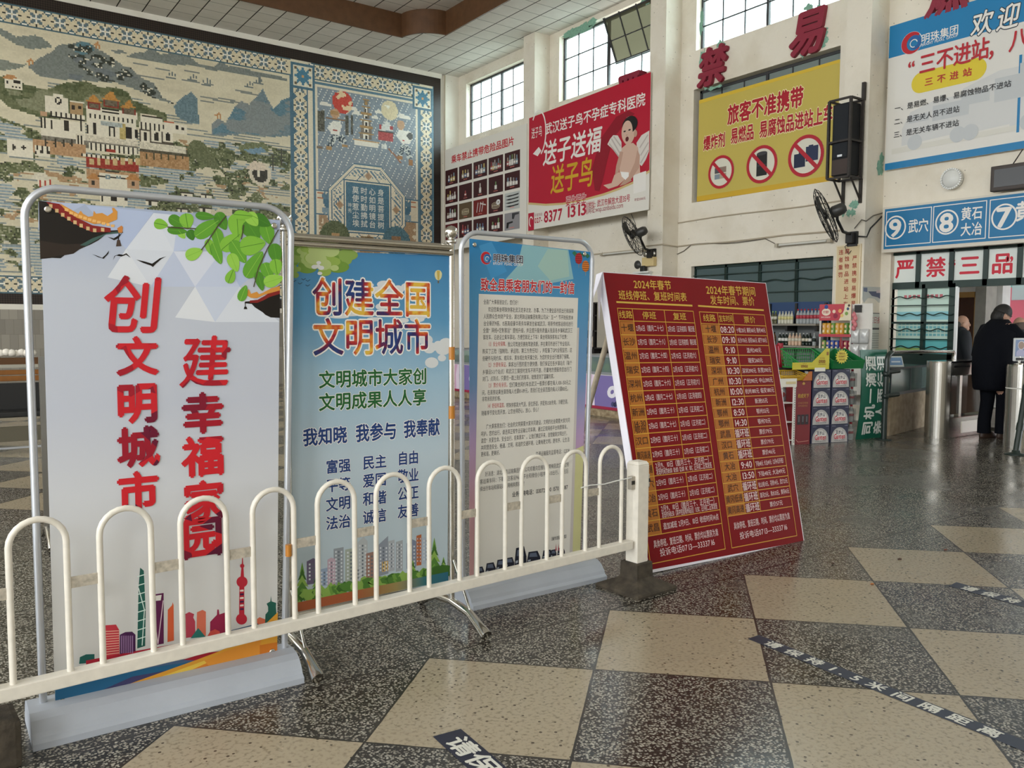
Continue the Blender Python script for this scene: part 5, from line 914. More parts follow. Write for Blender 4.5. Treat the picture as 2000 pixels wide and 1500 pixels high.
# ---------------------------------------------------------------- third stand: letter to passengers
S3 = thing('banner_stand', 'silver hoop banner stand with the printed letter and company logo', 'banner stand', 'hoop banner stands'); Y3 = 3.5
hoop_stand(S3, Y3, 2.195, 2.183, 3.0, 3.035, 1.868, .10, (2.165, 3.045))
P = Panel((0, Y3, 0), (1,0,0), (0,0,1), .00025); q = [(917,466),(1153,492),(1133,1082),(917,1137)]
SIDE = gradient('printed_dusk', [(0,'d0a098'),(.28,'c79aa6'),(.45,'b59ac0'),(.62,'6f92bc'),(.85,'4f92bf'),(1,'2f80b6')]); sheet(P, q, SIDE, .002)
P.polypx([(1020,478),(1110,488),(1120,545),(1060,556),(985,548),(1010,520)], prt('84aeb6'), 1); P.polypx([(1070,486),(1108,489),(1112,540),(1075,548),(1050,520)], prt('98b6ae'), 1); P.polypx([(935,480),(960,472),(990,530),(960,545)], prt('3f8abc'), 1)
P.polypx([(1118,880),(1140,870),(1133,1082),(1108,1088)], prt('c3c08c'), 1); LP = prt('d3cfc7'); P.polypx([(935,574),(1129,582),(1112,1086),(925,1132)], LP, 3); P.polypx([(1126,640),(1131,640),(1118,1086),(1108,1088)], prt('bdb6b2'), 2)
u, v = P.px(949, 504); pearl(P, u, v, .032, W_, l=4); DK = prt('2c2c30'); P.textpx('明珠集团', (962.5,503), (1022,508), 17, prt('1f2c44'), l=6, bold=.025, outline=W_, ow=.04); P.textpx('BRIGHT PEARL GROUP', (962.5,514), (1021.5,518), 7, W_, l=6, bold=.0)
P.textpx('致全县乘客朋友们的一封信', (938.5,556), (1122,563), 26, prt('b4202c'), l=6, bold=.028, outline=W_, ow=.04)
for cx, cy, c, c2 in ((1130,505,'a8242c','5c1418'),(1143.5,520,'c8742c','5c3018')):
    P.polypx([(cx+7*math.cos(t*PI/8), cy+11*math.sin(t*PI/8)) for t in range(16)], prt(c), 5); [P.linepx([(cx-6, cy-8+4*k), (cx+6, cy-7.6+4*k)], .0025, prt(c2), 7) for k in range(5)]; P.linepx([(cx, cy+11), (cx, cy+18)], .002, prt('b8903c'), 6)
for x, y in ((1122,494),(1133,496),(1140,497),(1147,499),(1127,500)): P.polypx([(x-5,y), (x,y-4), (x+5,y+1), (x,y+6)], prt('2c6a4c'), 4)
LET = [('全县广大乘客朋友们，您们好！',944,589,1015,592),('欢迎您乘坐明珠快客赴武汉走亲访友、办事。为了方便全县市民出行和保障',953,604,1120,608),('人民群众生命财产安全，湖北明珠运输集团有限公司从“五一”节开始投放18',944,617,1119,621),('台全新的9座、15座高级豪华商务车辆发往省城武汉，将原传统客运班线进行',944,630.5,1119,634),('全面“网络+定制客运”提档升级，并且提升服务质量从我县各乡镇和武汉三',943,644.5,1118,646.5),('镇发车，沿途设立乘车驿站，方便您就近上下车！乘坐明珠快客有以下优势：',943,658,1111,659),
 ('（1）安全有保障。|我公司驾驶员拥有驾驶资质，并在黄冈市进行了专业培训，',951,672,1116,672),('购买了三险（强制险、承运险、第三方责任险），并配备了GPS全程监控，这',942,685.5,1117,684.5),('些硬件与网约车、顺风车、黑车相比有天壤之别，为您的安全出行增添了保障。',942,699,1115,698),('（2）方便有保证。|乘客出行图的是方便快捷，我们保证在各乡镇站点（每个',950,713,1117,709),('乡镇设3-5个站点）和武汉三镇按时发车不转不游，尽量地方便服务您出行门',942,726,1116,722),('对门、点到点，只要您一踏上我们的客车，就像是到了温馨的家。',942,739,1085,736),
 ('（3）票价有亲民。|您们乘坐网约车去武汉一般票价都在每人100-150元之',950,753,1115,747),('间，在高铁站乘坐高铁每人也要81-89元，而我们在全县范围内每人只要80元，',941,766,1112,760),('非常亲民的价格。',941,779.5,981,778),('（4）舒适有温度。|明珠快客高大气派，座位舒适，并配有USB充电、冷暖空调，',949,793,1112,785),('随着季节变化而开放，让您坐得舒心、放心、安心！',940,807,1055,800),
 ('广大乘客朋友们：社会的文明需要大家共同建设，文明的社会需要大家共同',949,833,1113,821),('呵护。您的出行，请选择正规专业运输公司车辆，通过正规网络平台购票乘车。',939,846,1111,835),('请您“关爱生命、安全出行、拒乘黑车”。让我们携起手来，自觉做到文明出行，',939,860,1110,847),('共同营造安全、畅通、文明、和谐的交通环境，让黄梅更文明、更有序，让生活',939,874,1112,859),('更和谐，更美好。',939,887,979,884),('交通运输服务监督电话：12328',1046,887,1112,880),
 ('好消息：湖北明珠运输集团有限公司郑重向您推荐“黄梅至武汉”定制',947,926,1111,907),('客运乘车码：下载关注客运96513平台和微信小程序96513出行，关注后',937,941,1110,920),('续出行车站和驿站以便网络购票乘车！',937,955,1027,944)]
LRD = prt('b03c40')
for t, x0, y0, x1, y1 in LET:
    if '|' in t:
        a, c = t.split('|'); n = sum(glyph(k, 0)[2] for k in a)/sum(glyph(k, 0)[2] for k in a+c); xm, ym = x0+(x1-x0)*n, y0+(y1-y0)*n; P.textpx(a, (x0,y0), (xm,ym), 10.2, LRD, l=5, bold=.0); P.textpx(c, (xm,ym), (x1,y1), 10.2, DK, l=5, bold=.0)
    else: P.textpx(t, (x0,y0), (x1,y1), 10.2, DK, l=5, bold=.0)
P.textpx('业务咨询电话：133072 900 1570 87187', (1000,966), (1109,951), 11, DK, l=5, bold=.02); P.textpx('（操作流程见背面）', (1074,1053), (1109,1047), 8, DK, l=5, bold=.01)
V3 = lambda x, y: (500+x/3.3333, 850+y/3.3333)
for x, y, w, h in ((1425,890,60,60),(1490,872,70,76),(1560,850,70,76),(1620,835,60,70),(1680,800,80,130),(1760,800,90,80),(1860,780,70,60),(1915,775,40,55),(1960,760,50,50)):
    P.polypx([V3(x, y+h*.45), V3(x+w*.15, y-h*.5), V3(x+w*.8, y-h*.6), V3(x+w, y-h*.1), V3(x+w, y+h*.3)], prt('1b1e2c'), 5); P.polypx([V3(x+w*.2, y-h*.1), V3(x+w*.25, y-h*.4), V3(x+w*.7, y-h*.46), V3(x+w*.8, y-h*.12)], prt('5a6274'), 7); P.polypx([V3(x+w*.1, y+h*.15), V3(x+w*.3, y+h*.1), V3(x+w*.3, y+h*.22), V3(x+w*.1, y+h*.28)], prt('9aa0aa'), 7)
for x in (1948, 1965): P.polypx([V3(x,750), V3(x+4,705), V3(x+8,750)], prt('a83040'), 6)
P.polypx([(917,1129),(1133,1076),(1133,1082),(917,1137)], prt('a8303c'), 4)
eyelets(P.build('banner_sheet', S3), P, [(926,478),(1141,496)])
# ---------------------------------------------------------------- leaning red timetable board
RB = thing('timetable_board', 'leaning red timetable board with gold tables wrapped in white cloth', 'notice board')
U_ = Vector((1.394, -.036, 0)).normalized(); V_ = Vector((0, .36, 1.72)).normalized(); P = Panel((3.313, 3.312, .004), U_, V_, .0006); N_ = P.N
cn = [P.px(*c) for c in ((1179.5,531),(1497.5,550.5),(1571,1055.5),(1268,1120))]; CL = mat('white_cloth', 'e6e2ea', .8, bump=.25, bscale=9); RB1 = mat('red_board_print', '7c0a12', .5, spec=.18)
f0 = [P.P(u, v, -1) for u, v in cn]; f1 = [p-N_*.055 for p in f0]; b = MB()
b.add(f0+f1, [(0,3,2,1), (4,5,6,7), (0,1,5,4), (1,2,6,5), (2,3,7,6), (3,0,4,7)], CL); tl = f0[0]
b.add([tl, tl-N_*.06, tl-N_*.05+Vector((-.05,-.01,-.17)), tl+Vector((-.055,-.015,-.10)), tl+Vector((-.01,-.005,-.30))-N_*.02], [(0,1,2,3), (0,3,2), (0,3,4)], CL); b.build('white_cloth', RB)
wd = mat('weathered_wood_leg', 'c4b59c', .8, noise=.45, nscale=14); b = MB(); tp = P.P(.10, 1.60, -1)-N_*.075; b.tube([tp, Vector((tp.x-.10, tp.y+.50, .012))], .018, wd, 6); b.build('prop_leg', RB); b = MB(); tp2 = P.P(1.25, 1.60, -1)-N_*.075; b.tube([tp2, Vector((tp2.x+.05, tp2.y+.50, .012))], .018, wd, 6); b.build('prop_leg', RB)
ins = lambda u, v: (u*1.0, v); b_ = [(cn[0][0]+.004, cn[0][1]-.004), (cn[1][0]-.006, cn[1][1]-.004), (cn[2][0]-.008, cn[2][1]+.004), (cn[3][0]+.006, cn[3][1]+.018)]; P.poly(b_, RB1, 0)
GO = prt('c89a34'); GOT = prt('c8a440'); CELL = prt('a8651f'); LW = prt('dcc4c4')
P.textpx('2024年春节', (1239,553.5), (1313,558.5), 20, GOT, bold=.012); P.textpx('班线停班、复班时间表', (1209.5,574.5), (1343,581.5), 19, GOT, bold=.01); P.linepx([(1206.5,590), (1353,596)], .011, GOT, 2)
P.textpx('2024年春节期间', (1380,563.5), (1477,569.5), 20, GOT, bold=.012); P.textpx('发车时间、票价', (1388,583.5), (1475,588.6), 19, GOT, bold=.01); P.linepx([(1365.5,596.4), (1492,604)], .011, GOT, 2)
def table(cor, n, foot, cols, rows, head, fx):
    c = [P.px(*k) for k in cor]; h0 = .075
    def at(s_, t):       # s 0..1 left to right, t 0..1 top to bottom, on the board's own plane
        a = (c[0][0]+(c[3][0]-c[0][0])*t, c[0][1]+(c[3][1]-c[0][1])*t); d = (c[1][0]+(c[2][0]-c[1][0])*t, c[1][1]+(c[2][1]-c[1][1])*t); return (a[0]+(d[0]-a[0])*s_, a[1]+(d[1]-a[1])*s_)
    Hh = c[0][1]-c[3][1]; th = h0/Hh; rh = (1-th-foot)/n; cs = [0]+cols+[1]; L = lambda s0, t0, s1, t1: P.line([at(s0,t0), at(s1,t1)], .0045, GO, 3)
    def tx(t, s0, s1, tm, hh, m_, bold=.02, k=.92):
        a, d = at(s0, tm), at(s1, tm); w = (d[0]-a[0]); nat = sum(glyph(q, 0)[2] for q in t)*hh*k; w2 = min(w*.92, nat); mid = (a[0]+d[0])/2; P.text(t, mid-w2/2, mid+w2/2, (a[1]+d[1])/2, hh, m_, l=4, bold=bold)
    P.line([at(0,0), at(1,0), at(1,1), at(0,1)], .0045, GO, 3, True); L(0, th, 1, th); L(0, 1-foot, 1, 1-foot)
    P.poly([at(.012,th+.004), at(cs[1],th+.004), at(cs[1],1-foot), at(.012,1-foot)], CELL, 1)
    for i in range(1, n): L(0, th+rh*i, 1, th+rh*i)
    for k, hd in enumerate(head): tx(hd, cs[k], cs[k+1], th*.5, .050, GOT, .008, 1.15); k and L(cs[k], 0, cs[k], th)
    L(cs[1], th, cs[1], 1-foot)
    for i, row in enumerate(rows):
        t0 = th+rh*i; tm = t0+rh*.5; two = row[0].split('/')
        for j, q in enumerate(two): tx(q, cs[0], cs[1], tm+(j-(len(two)-1)/2)*rh*.42, .047 if len(two) > 1 else .05, prt('3a1c10'), .010, 1.0)
        if len(row) == 2:
            ln = row[1].split('/'); [tx(q, cs[1], 1, tm+(j-(len(ln)-1)/2)*rh*.44, .040 if len(ln) > 1 else .042, LW, .004, .88) for j, q in enumerate(ln)]
        else:
            tx(row[1], cs[1], cs[2], tm, .040 if fx else .058, LW, .004 if fx else .012, .92 if fx else 1.0); tx(row[2], cs[2], 1, tm, .040 if fx else .036, LW, .004, .88); L(cs[2], t0, cs[2], t0+rh)
    tx('具体停班、复班日期、时间、票价均以票房为准', 0.03, .97, 1-foot*.68, .048, LW, .004, 1); tx('投诉电话0713—3333716', .1, .9, 1-foot*.34, .048, LW, .004, .95)
A1 = '2月9日（腊月三十）'; A2 = '2月11日（正月初二）'; A3 = '2月6日（腊月二十七）'; A4 = '2月13日（正月初四）'; A5 = '2月15日（正月初六）'
table(((1207.4,602),(1355,607),(1416,1071),(1270,1101.7)), 15, .105, [.185, .60], [('十堰',A3,'2月13日（正月初四）隔日班'),('长沙','2月7日（腊月二十八）','2月13日（正月初四）隔日班'),('温州','2月3日（腊月二十四）',A5),('瑞安','2月3日（腊月二十四）',A5),('深圳','2月5日（腊月二十六）',A5),('杭州',A3,A4),('新洲',A1,A2),('14:30/鄂州',A3,A2),('汉口',A1,A2),('黄冈高速',A1,A2),('黄冈普通','2月9、10日（腊月三十、正月初一）/发班时间为8:00 10:00 12:00 14：00；正月初二正常发班'),('武穴',A1,A2),('大冶',A1,A2),('黄石','2月9、10日（腊月三十、正月初一）/发班时间8:30（其中包括鄂州站点）11:30；正月初二正常发班'),('武昌','造加减班 2月9日、10日 收班时间14点')], ('线路','停班','复班'), True)
table(((1367,608),(1493.6,613.5),(1555.7,1044),(1429,1069)), 18, .13, [.265, .495], [('十堰','08:20','十堰220元 襄阳160元 随州140元'),('长沙','09:10','长沙176元 岳阳166元 咸宁130元'),('温州','9:10','温州240元'),('瑞安','9:10','瑞安260元'),('深圳','10:30','深圳390元 东莞390元'),('广州','10:30','广州390元 中山390元'),('杭州','10:00','杭州180元 临安180元'),('新洲','12:30','新洲55元'),('鄂州','8:50','鄂州55元'),('鄂州','14:30','鄂州70元'),('武昌','循环班','票价79元'),('汉口','循环班','票价79元'),('黄石','循环班','票价46元'),('大冶','9:40','下陆48元 大冶49元（2月4日开班）'),('大冶','13:50','下陆48元 大冶49元'),('武穴','循环班','松山咀11元、花桥14元、武穴21元'),('黄冈低速','循环班','清河23元、浠水33元、黄冈45元'),('黄冈高速','循环班','票价57元')], ('线路','发车时间','票价'), False)
P.build('red_sheet', RB)
# ---------------------------------------------------------------- white hoop barrier with its posts
FR = mat('cream_enamel', 'e6dfd2', .32, noise=.10, nscale=30); L0 = Vector((.154, 2.97, 0)); E_ = Vector((3.03-.154, .20, 0)).normalized(); NN = Vector((-E_.y, E_.x, 0)); MF = frame(L0, E_, NN, (0,0,1))
BA = thing('hoop_barrier', 'low white hoop barrier rail across the front of the banner stands', 'barrier', loc=L0, rz=math.atan2(E_.y, E_.x))
b = MB(); b.box((-.65, -.025, .228), (2.875, .025, .272), FR, bev=.004); b.build('bottom_rail', BA)
for k in range(-1, 11):
    s0 = .038+.2605*k; w = .162; b = MB(); ps = [(s0, 0, .272), (s0, 0, .704)]+[(s0+w/2-w/2*math.cos(t*PI/12), 0, .704+w/2*math.sin(t*PI/12)) for t in range(1, 12)]+[(s0+w, 0, .704), (s0+w, 0, .272)]; b.tube(ps, .0105, FR, 12); b.build('hoop', BA)
    if k < 10:
        b = MB(); b.box((s0+w+.008, -.004, .545), (s0+.2605-.008, .004, .582), mat('worn_enamel_plate', 'c9bfae', .5, noise=.45, nscale=60), bev=.001); b.build('tie_plate', BA)
b = MB(); s0 = .038+.2605*2; b.tube([(.959, 0, .52), (.959, 0, .565)], .0122, TP, 12); b.build('tape_band', BA)
RUB = mat('dusty_concrete_foot', '342d23', .9, noise=.4, nscale=18, bump=.4, bscale=30, c2='50473a')
def bpost(x, y, rz, lab, foot):
    t = thing('barrier_post', lab, 'post', 'barrier posts', (x, y, 0), rz); b = MB(); b.box((-.042,-.042,.14), (.042,.042,.672), FR, bev=.004); b.lathe([(.056,.672),(.058,.676),(.046,.69),(.0001,.698)], FR, Matrix.Rotation(PI/4, 4, 'Z'), 4, False); b.build('post', t)
    b = MB()
    if foot: b.lathe([(.215,0),(.218,.012),(.212,.022),(.095,.062),(.088,.07),(.084,.145),(.080,.15)], RUB, Matrix.Rotation(PI/4, 4, 'Z'), 4, False)
    else: b.box((-.16,-.085,0), (.16,.085,.16), RUB, bev=.02)
    b.build('concrete_foot', t)
    if foot:
        for sx in (-1, 1): b = MB(); b.box((sx*.042-(.03 if sx < 0 else 0), -.022, .545), (sx*.042+(.03 if sx > 0 else 0), .006, .615), mat('galvanised_bracket', 'b9b2a6', .4, .6), bev=.003); b.box((sx*.06-.012, -.024, .572), (sx*.06+.012, -.0215, .592), mat('bracket_slot', '22201c', .7)); b.build('bracket', t)
    return t
rz0 = math.atan2(E_.y, E_.x); bpost(3.082, 3.178, rz0, 'white square barrier post on a pyramid foot in front of the red board', True); bpost(.045, 3.03, rz0, 'barrier post foot of dusty concrete at the left end of the hoop barrier', False)
b = MB(); b.tube([Vector(p) for p in ((2.50,-.012,.60),(2.56,-.014,.606),(2.66,-.016,.60),(2.75,-.014,.606),(2.86,-.02,.612))], .003, mat('white_wire', 'e8e8e4', .4), 6); b.build('tie_wire', BA)
# ================================================================ FIXTURES ON THE WALL AND MARKS ON THE FLOOR
DARK = mat('black_enamel', '1b1a1a', .4); IRON = mat('rusty_dark_steel', '332c28', .6, noise=.4, nscale=30); BLK2 = mat('speaker_cloth', '16171a', .8); CABM = mat('grey_cable', '6d665c', .6); WPL = mat('white_plastic', 'e4e4e0', .4)
# --- oscillating wall fans: cage, blades, motor, arm, bracket
def wall_fan(base, hub, axis, rad, lab):
    t = thing('wall_fan', lab, 'fan', 'wall fans on the pillars', base); o = Vector(base); hub = Vector(hub)-o; ax = Vector(axis).normalized(); u = ax.cross(Vector((0,0,1))).normalized(); v = u.cross(ax); M = frame(hub, u, v, ax)
    b = MB(); dome = lambda q, s_: .085*math.sqrt(max(0, 1-q*q))*s_
    for r in (1.0, .82, .62, .42, .22):
        for s_ in ((1, -1) if r < 1 else (1,)): b.tube([M @ Vector((rad*r*math.cos(a*PI/18), rad*r*math.sin(a*PI/18), dome(r, s_))) for a in range(36)], .0045 if r < 1 else .008, DARK, 5, closed=True)
    for k in range(20):
        a = k*PI/10
        for s_ in (1, -1): b.tube([M @ Vector((rad*q*math.cos(a+.5*(1-q)*s_), rad*q*math.sin(a+.5*(1-q)*s_), dome(q, s_))) for q in (.18,.4,.6,.8,.93,1)], .0032, DARK, 4, cap=False)
    b.build('cage', t); b = MB()
    for k in range(3):
        R3 = M @ Matrix.Rotation(k*2*PI/3+.4, 4, 'Z'); pts = [(.05,-.03),(.3*rad/.37,-.095),(.33*rad/.37,-.04),(.34*rad/.37,.06),(.2*rad/.37,.075),(.05,.035)]
        vs = [R3 @ Vector((x, y, .02+y*.35)) for x, y in pts]+[R3 @ Vector((x, y, .014+y*.35)) for x, y in pts]; b.add(vs, [tuple(range(6)), tuple(range(11,5,-1))]+[(i, (i+1) % 6, 6+(i+1) % 6, 6+i) for i in range(6)], DARK)
    b.lathe([(.0001,-.02),(.055,-.015),(.055,.04),(.0001,.05)], DARK, M); b.build('blade', t)
    b = MB(); b.lathe([(.0001,-.30),(.06,-.29),(.085,-.24),(.09,-.12),(.075,-.09),(.04,-.08),(.0001,-.08)], mat('fan_motor_grey', '3b3a38', .4), M, 20); b.build('motor', t)
    b = MB(); e0 = M @ Vector((0, 0, -.17)); b.tube([e0, e0+Vector((0,0,-.13)), e0*.6+Vector((0,0,-.16)), e0*.25+Vector((0,0,-.06)), Vector((0,0,.02)), Vector((0,0,-.06))], [.02,.022,.022,.022,.024,.02], DARK, 10); b.build('arm', t)
    b = MB(); b.box((-.09,-.055,-.12), (.02,.055,.04), DARK, bev=.01); b.box((.0,-.08,-.16), (.045,.08,.06), DARK); b.tube([(0,.03,-.1), (-.02,.10,-.16), (0,.05,-.28), (.03,.02,-.22)], .006, DARK, 6); b.build('bracket', t); return t
m1 = ox(1273, 492, 11.535); h1 = oy(1236, 461, m1.y+.05); m2 = ox(1664, 460, 11.495); h2 = oy(1613, 421, m2.y+.05)
wall_fan(m1, h1, (-.40,.78,-.36), .40, 'black caged wall fan on the pillar beside the red baby banner'); wall_fan(m2, h2, (-.40,.80,-.36), .42, 'black caged wall fan under the loudspeaker above the cream notice')
# --- loudspeaker in a welded steel cage
y1 = 7.22; fr = oy(1660, 270, y1); xf = fr.x; zt, zb = oy(1664, 189, y1).z, oy(1655, 343, y1).z; y2 = ox(1618, 272, xf).y; xb = 11.50
SPK = thing('loudspeaker', 'tall black loudspeaker in a steel cage beside the yellow board', 'speaker', loc=(xf, y1, zb)); b = MB()
b.box((xf+.05, y1+.03, zb+.04), (xb-.02, y2-.03, zt-.05), BLK2, bev=.01); b.build('cabinet', SPK).matrix_parent_inverse = Matrix.Translation((-xf, -y1, -zb))
def pt(n_, m_): o = m_.build(n_, SPK); o.matrix_parent_inverse = Matrix.Translation((-xf, -y1, -zb)); return o
b = MB(); b.box((xf+.035, y1+.06, zb+.30), (xf+.055, y2-.06, zt-.08), mat('grille_cloth', '23262b', .9)); b.box((xf+.03, y1+.05, zb+.05), (xf+.05, y2-.05, zb+.27), mat('brown_panel', '3d2f2a', .6)); b.box((xf+.025, (y1+y2)/2-.04, zb+.31), (xf+.04, (y1+y2)/2+.04, zb+.34), mat('silver_badge', 'b9bcc0', .3, .8)); pt('grille', b)
b = MB(); w = .018
for x in (xf, xb-.02):
    for y in (y1, y2): b.box((x-w, y-w, zb), (x+w, y+w, zt), IRON)
for z in (zb, (zb+zt)/2-.04, zt):
    for y in (y1, y2): b.box((xf, y-w*.8, z-w*.8), (xb, y+w*.8, z+w*.8), IRON)
    for x in (xf, xb-.02): b.box((x-w*.8, y1, z-w*.8), (x+w*.8, y2, z+w*.8), IRON)
b.box((xb-.02, y1-.02, zt), (xb+.02, y1+.03, zt+.26), IRON); pt('cage_frame', b)
for y in (y1+.02, y2-.05): b = MB(); b.tube([(xf+.08, y, zb), (xb+.0, y, zb-.30)], .016, IRON, 6); b.box((xb-.0, y-.02, zb-.36), (xb+.04, y+.02, zb), IRON); pt('bracket', b)
# --- fluorescent battens, emergency lamp, cameras, round lamp, display
def batten(a, c, X, lab):
    p, q = ox(*a, X), ox(*c, X); z = (p.z+q.z)/2; t = thing('tube_light', lab, 'light', 'bare tube lights on the window wall', (X, (p.y+q.y)/2, z)); L = abs(p.y-q.y)/2; b = MB(); b.box((-.01, -L, .0), (.035, L, .05), mat('batten_case', 'b9b0a0', .5)); b.build('batten', t)
    b = MB(); b.tube([(-.035, -L+.05, .02), (-.035, L-.05, .02)], .016, mat('unlit_tube', 'dcdad2', .3), 10); b.build('tube', t)
    for s_ in (-1, 1): b = MB(); b.box((-.055, s_*L-.03, -.01), (.02, s_*L+.03, .05), mat('lamp_holder', 'b4aa98', .5)); b.build('lamp_holder', t)
batten((1519,482), (1622,472.5), XR-.05, 'bare tube light high over the dark shop window'); batten((1177,500.5), (1257,490), XR-.06, 'bare tube light between the first and second pillars')
p = ox(1269, 511, 11.55); t = thing('emergency_light', 'cream emergency light box with two round lamps under the fan', 'light', loc=p); b = MB(); b.box((-.06,-.16,-.09), (.03,.16,.085), mat('cream_lamp_box', 'd8c08a', .5), bev=.012); b.build('lamp_box', t)
for s_ in (-1, 1): b = MB(); b.lathe([(.0001,-.06),(.04,-.05),(.06,0),(.055,.01),(.0001,.012)], mat('chrome_lamp', 'b8b4ac', .2, .9), Matrix.Translation((-.02, s_*.1, .15)) @ frame((0,0,0), (0,1,0), (0,0,1), (-1,0,0)), 14); b.build('lamp_head', t)
p = ox(1247, 517, 11.5); t = thing('ceiling_camera', 'dark round camera on a white bracket below the emergency light', 'camera', loc=p); b = MB(); b.lathe([(.0001,-.05),(.05,-.04),(.085,0),(.08,.02),(.0001,.03)], mat('dark_camera', '3c3c3a', .4), frame((0,.02,0), (0,1,0), (0,0,1), (-1,0,0)), 16); b.build('camera_head', t); b = MB(); b.box((-.05,-.32,-.17), (.08,.10,-.14), WPL); b.box((.03,-.3,-.28), (.08,.02,-.13), WPL); b.box((-.04,-.20,-.14), (.04,-.08,-.03), DARK, bev=.01); b.build('camera_bracket', t)
p = ox(1862, 350, XR-.03); t = thing('round_lamp', 'white round rimmed wall lamp beside the dark display', 'lamp', loc=p); b = MB(); b.lathe([(.0001,.09),(.11,.085),(.125,.06),(.135,.02),(.135,-.03)][::-1], WPL, frame((0,0,0), (0,-1,0), (0,0,1), (-1,0,0)), 32)
for k in range(28): a = k*2*PI/28; b.box((-.012,-.012,.03), (.012,.012,.075), WPL, frame((0,0,0), (0,-1,0), (0,0,1), (-1,0,0)) @ Matrix.Translation((.137*math.cos(a), .137*math.sin(a), 0)) @ Matrix.Rotation(a, 4, 'Z'))
b.build('lamp_bowl', t)
p = ox(1933, 375, 11.78); q = ox(1933, 326, 11.78); t = thing('led_display', 'dark unlit display panel above the route sign at the frame edge', 'display', loc=p); b = MB(); L = 1.6; hh = q.z-p.z; b.box((0,-L,0), (.11,0,hh), mat('display_case', '3b302a', .5), bev=.012); b.build('display_case', t); b = MB(); b.box((-.006,-L+.05,.05), (.01,-.05,hh-.05), mat('display_screen', '191718', .3)); b.build('screen', t)
for ya in (-.25, -1.3): b = MB(); b.tube([(.05,ya,hh-.01), (.09,ya-.1,hh+.18)], .008, IRON, 6); b.build('hanger', t)
# --- conduits and cables along the wall
def cable(name, pts, r, lab, m=CABM): b = MB(); b.tube(pts, r, m, 6); return tag(b.build(name), lab, 'cable', 'cables along the window wall')
zc = ox(1480, 414, XR).z; zd = ox(1480, 466, XR).z
cable('wall_conduit', [(XR-.012, y, zc+.012*math.sin(y*2)) for y in (11.36,11.0,10.4,9.8,9.2,8.6,8.0,7.58)], .013, 'painted conduit just under the yellow board', mat('painted_conduit', 'b8ab95', .7))
cable('wall_conduit', [(XR-.012, y, zd+.01*math.sin(y*3)) for y in (11.36,10.9,10.2,9.6,8.9,8.2,7.58)], .016, 'painted conduit above the tube light of the shop', mat('painted_conduit', 'b8ab95', .7))
cable('wall_conduit', [(XR-.012, y, ox(1000,452,XR).z*0+zd+.02) for y in (15.45,14.5,13.5,12.5,11.79)], .016, 'painted conduit below the red baby banner', mat('painted_conduit', 'b8ab95', .7))
cable('wall_conduit', [(11.565, 15.9, zd+.02), (11.565, 15.45, zd+.02), (11.99, 15.445, zd+.02)], .012, 'short conduit wrapped round the first pillar', mat('painted_conduit', 'b8ab95', .7))
cable('wall_conduit', [(11.565, 11.79, zd+.02), (11.565, 11.355, zd+.02), (11.985, 11.35, zd)], .014, 'conduit wrapped round the second pillar behind the fan', mat('painted_conduit', 'b8ab95', .7))
cable('hanging_cable', [ox(*p, XR-.02) for p in ((1300,477),(1306,492),(1314,496),(1324,496),(1336,490),(1350,478),(1366,476),(1384,475),(1410,476),(1440,474),(1470,470),(1494,466),(1510,474),(1521,481))], .008, 'grey cable sagging from the second pillar towards the shop', CABM)
cable('hanging_cable', [m2+Vector((-.02,-.05,.1)), m2+Vector((.0,-.15,.22)), Vector((11.55, 7.15, m2.z+.20)), oy(1706, 421, 7.15), oy(1724, 416, 7.13)], .009, 'grey cable from the second fan to the route sign', CABM)
cable('hanging_cable', [m2+Vector((-.01,-.10,-.02)), Vector((11.50, 7.10, m2.z-.04)), oy(1700, 446, 7.10), oy(1712, 434, 7.10), oy(1722, 423, 7.09)], .012, 'black cable rising from the fan bracket to the route sign', DARK)
cable('hanging_cable', [ox(1233,418,11.6), ox(1241,437,11.5), h1+Vector((.05,-.05,.02))], .006, 'thin dark cable from the red banner down to the fan', DARK)
cable('wall_pipe', [(11.555, 19.42, .02), (11.555, 19.42, ZC-.02)], .02, 'painted pipe in the corner beside the mural', mat('painted_conduit', 'b8ab95', .7))
# --- distance tapes stuck to the floor
TAPE = mat('navy_floor_tape', '1d2036', .45, noise=.25, nscale=25); TW = mat('tape_lettering', 'd6d3c8', .5)
def tape(a0, a1, b_, text, t0, t1, lab, ext=0.0, k=1.0):
    A0, A1, B = fl(*a0), fl(*a1), fl(*b_); A = (A0+A1)/2; U = (B-A).normalized(); V = Vector((0,0,1)).cross(U); wd = abs((A1-A0).dot(V)); L = (B-A).length+ext
    P = Panel((A.x, A.y, .0012), U, V, .0004); sk = (A1-A0).dot(U)*(1 if (A1-A0).dot(V) > 0 else -1)/2
    P.add([P.P(-sk,-wd/2,0), P.P(L,-wd/2,0), P.P(L,wd/2,0), P.P(sk,wd/2,0)], [(0,1,2,3)], TAPE); u0 = (fl(*t0)-A).dot(U); u1 = (fl(*t1)-A).dot(U)
    P.text(text, u0, u1 if k == 1 else u0+(u1-u0)*k, 0, wd*.86, TW, l=2, bold=.03); o = tag(P.build('floor_tape'), lab, 'floor tape', 'distance tapes on the floor'); return o
tape((1460,1248), (1482,1240.5), (2000,1457), '请 保 持 1 . 5 米 间 隔 距 离', (1488,1257), (1955,1440), 'long navy floor tape with full distance message at the right', .5)
tape((845,1439), (900,1424), (985,1530), '请保持1.5米间隔距离', (882,1443), (960,1500), 'navy floor tape at the bottom edge of the photo on a pale tile', 2.0, 5.2)
tape((1852.5,1145), (1868,1137.3), (2000,1180), '请 保 持 1 . 5 米 间 隔 距 离', (1878,1147), (1994,1177.5), 'short visible navy floor tape furthest from the camera', 1.6, 3.4)
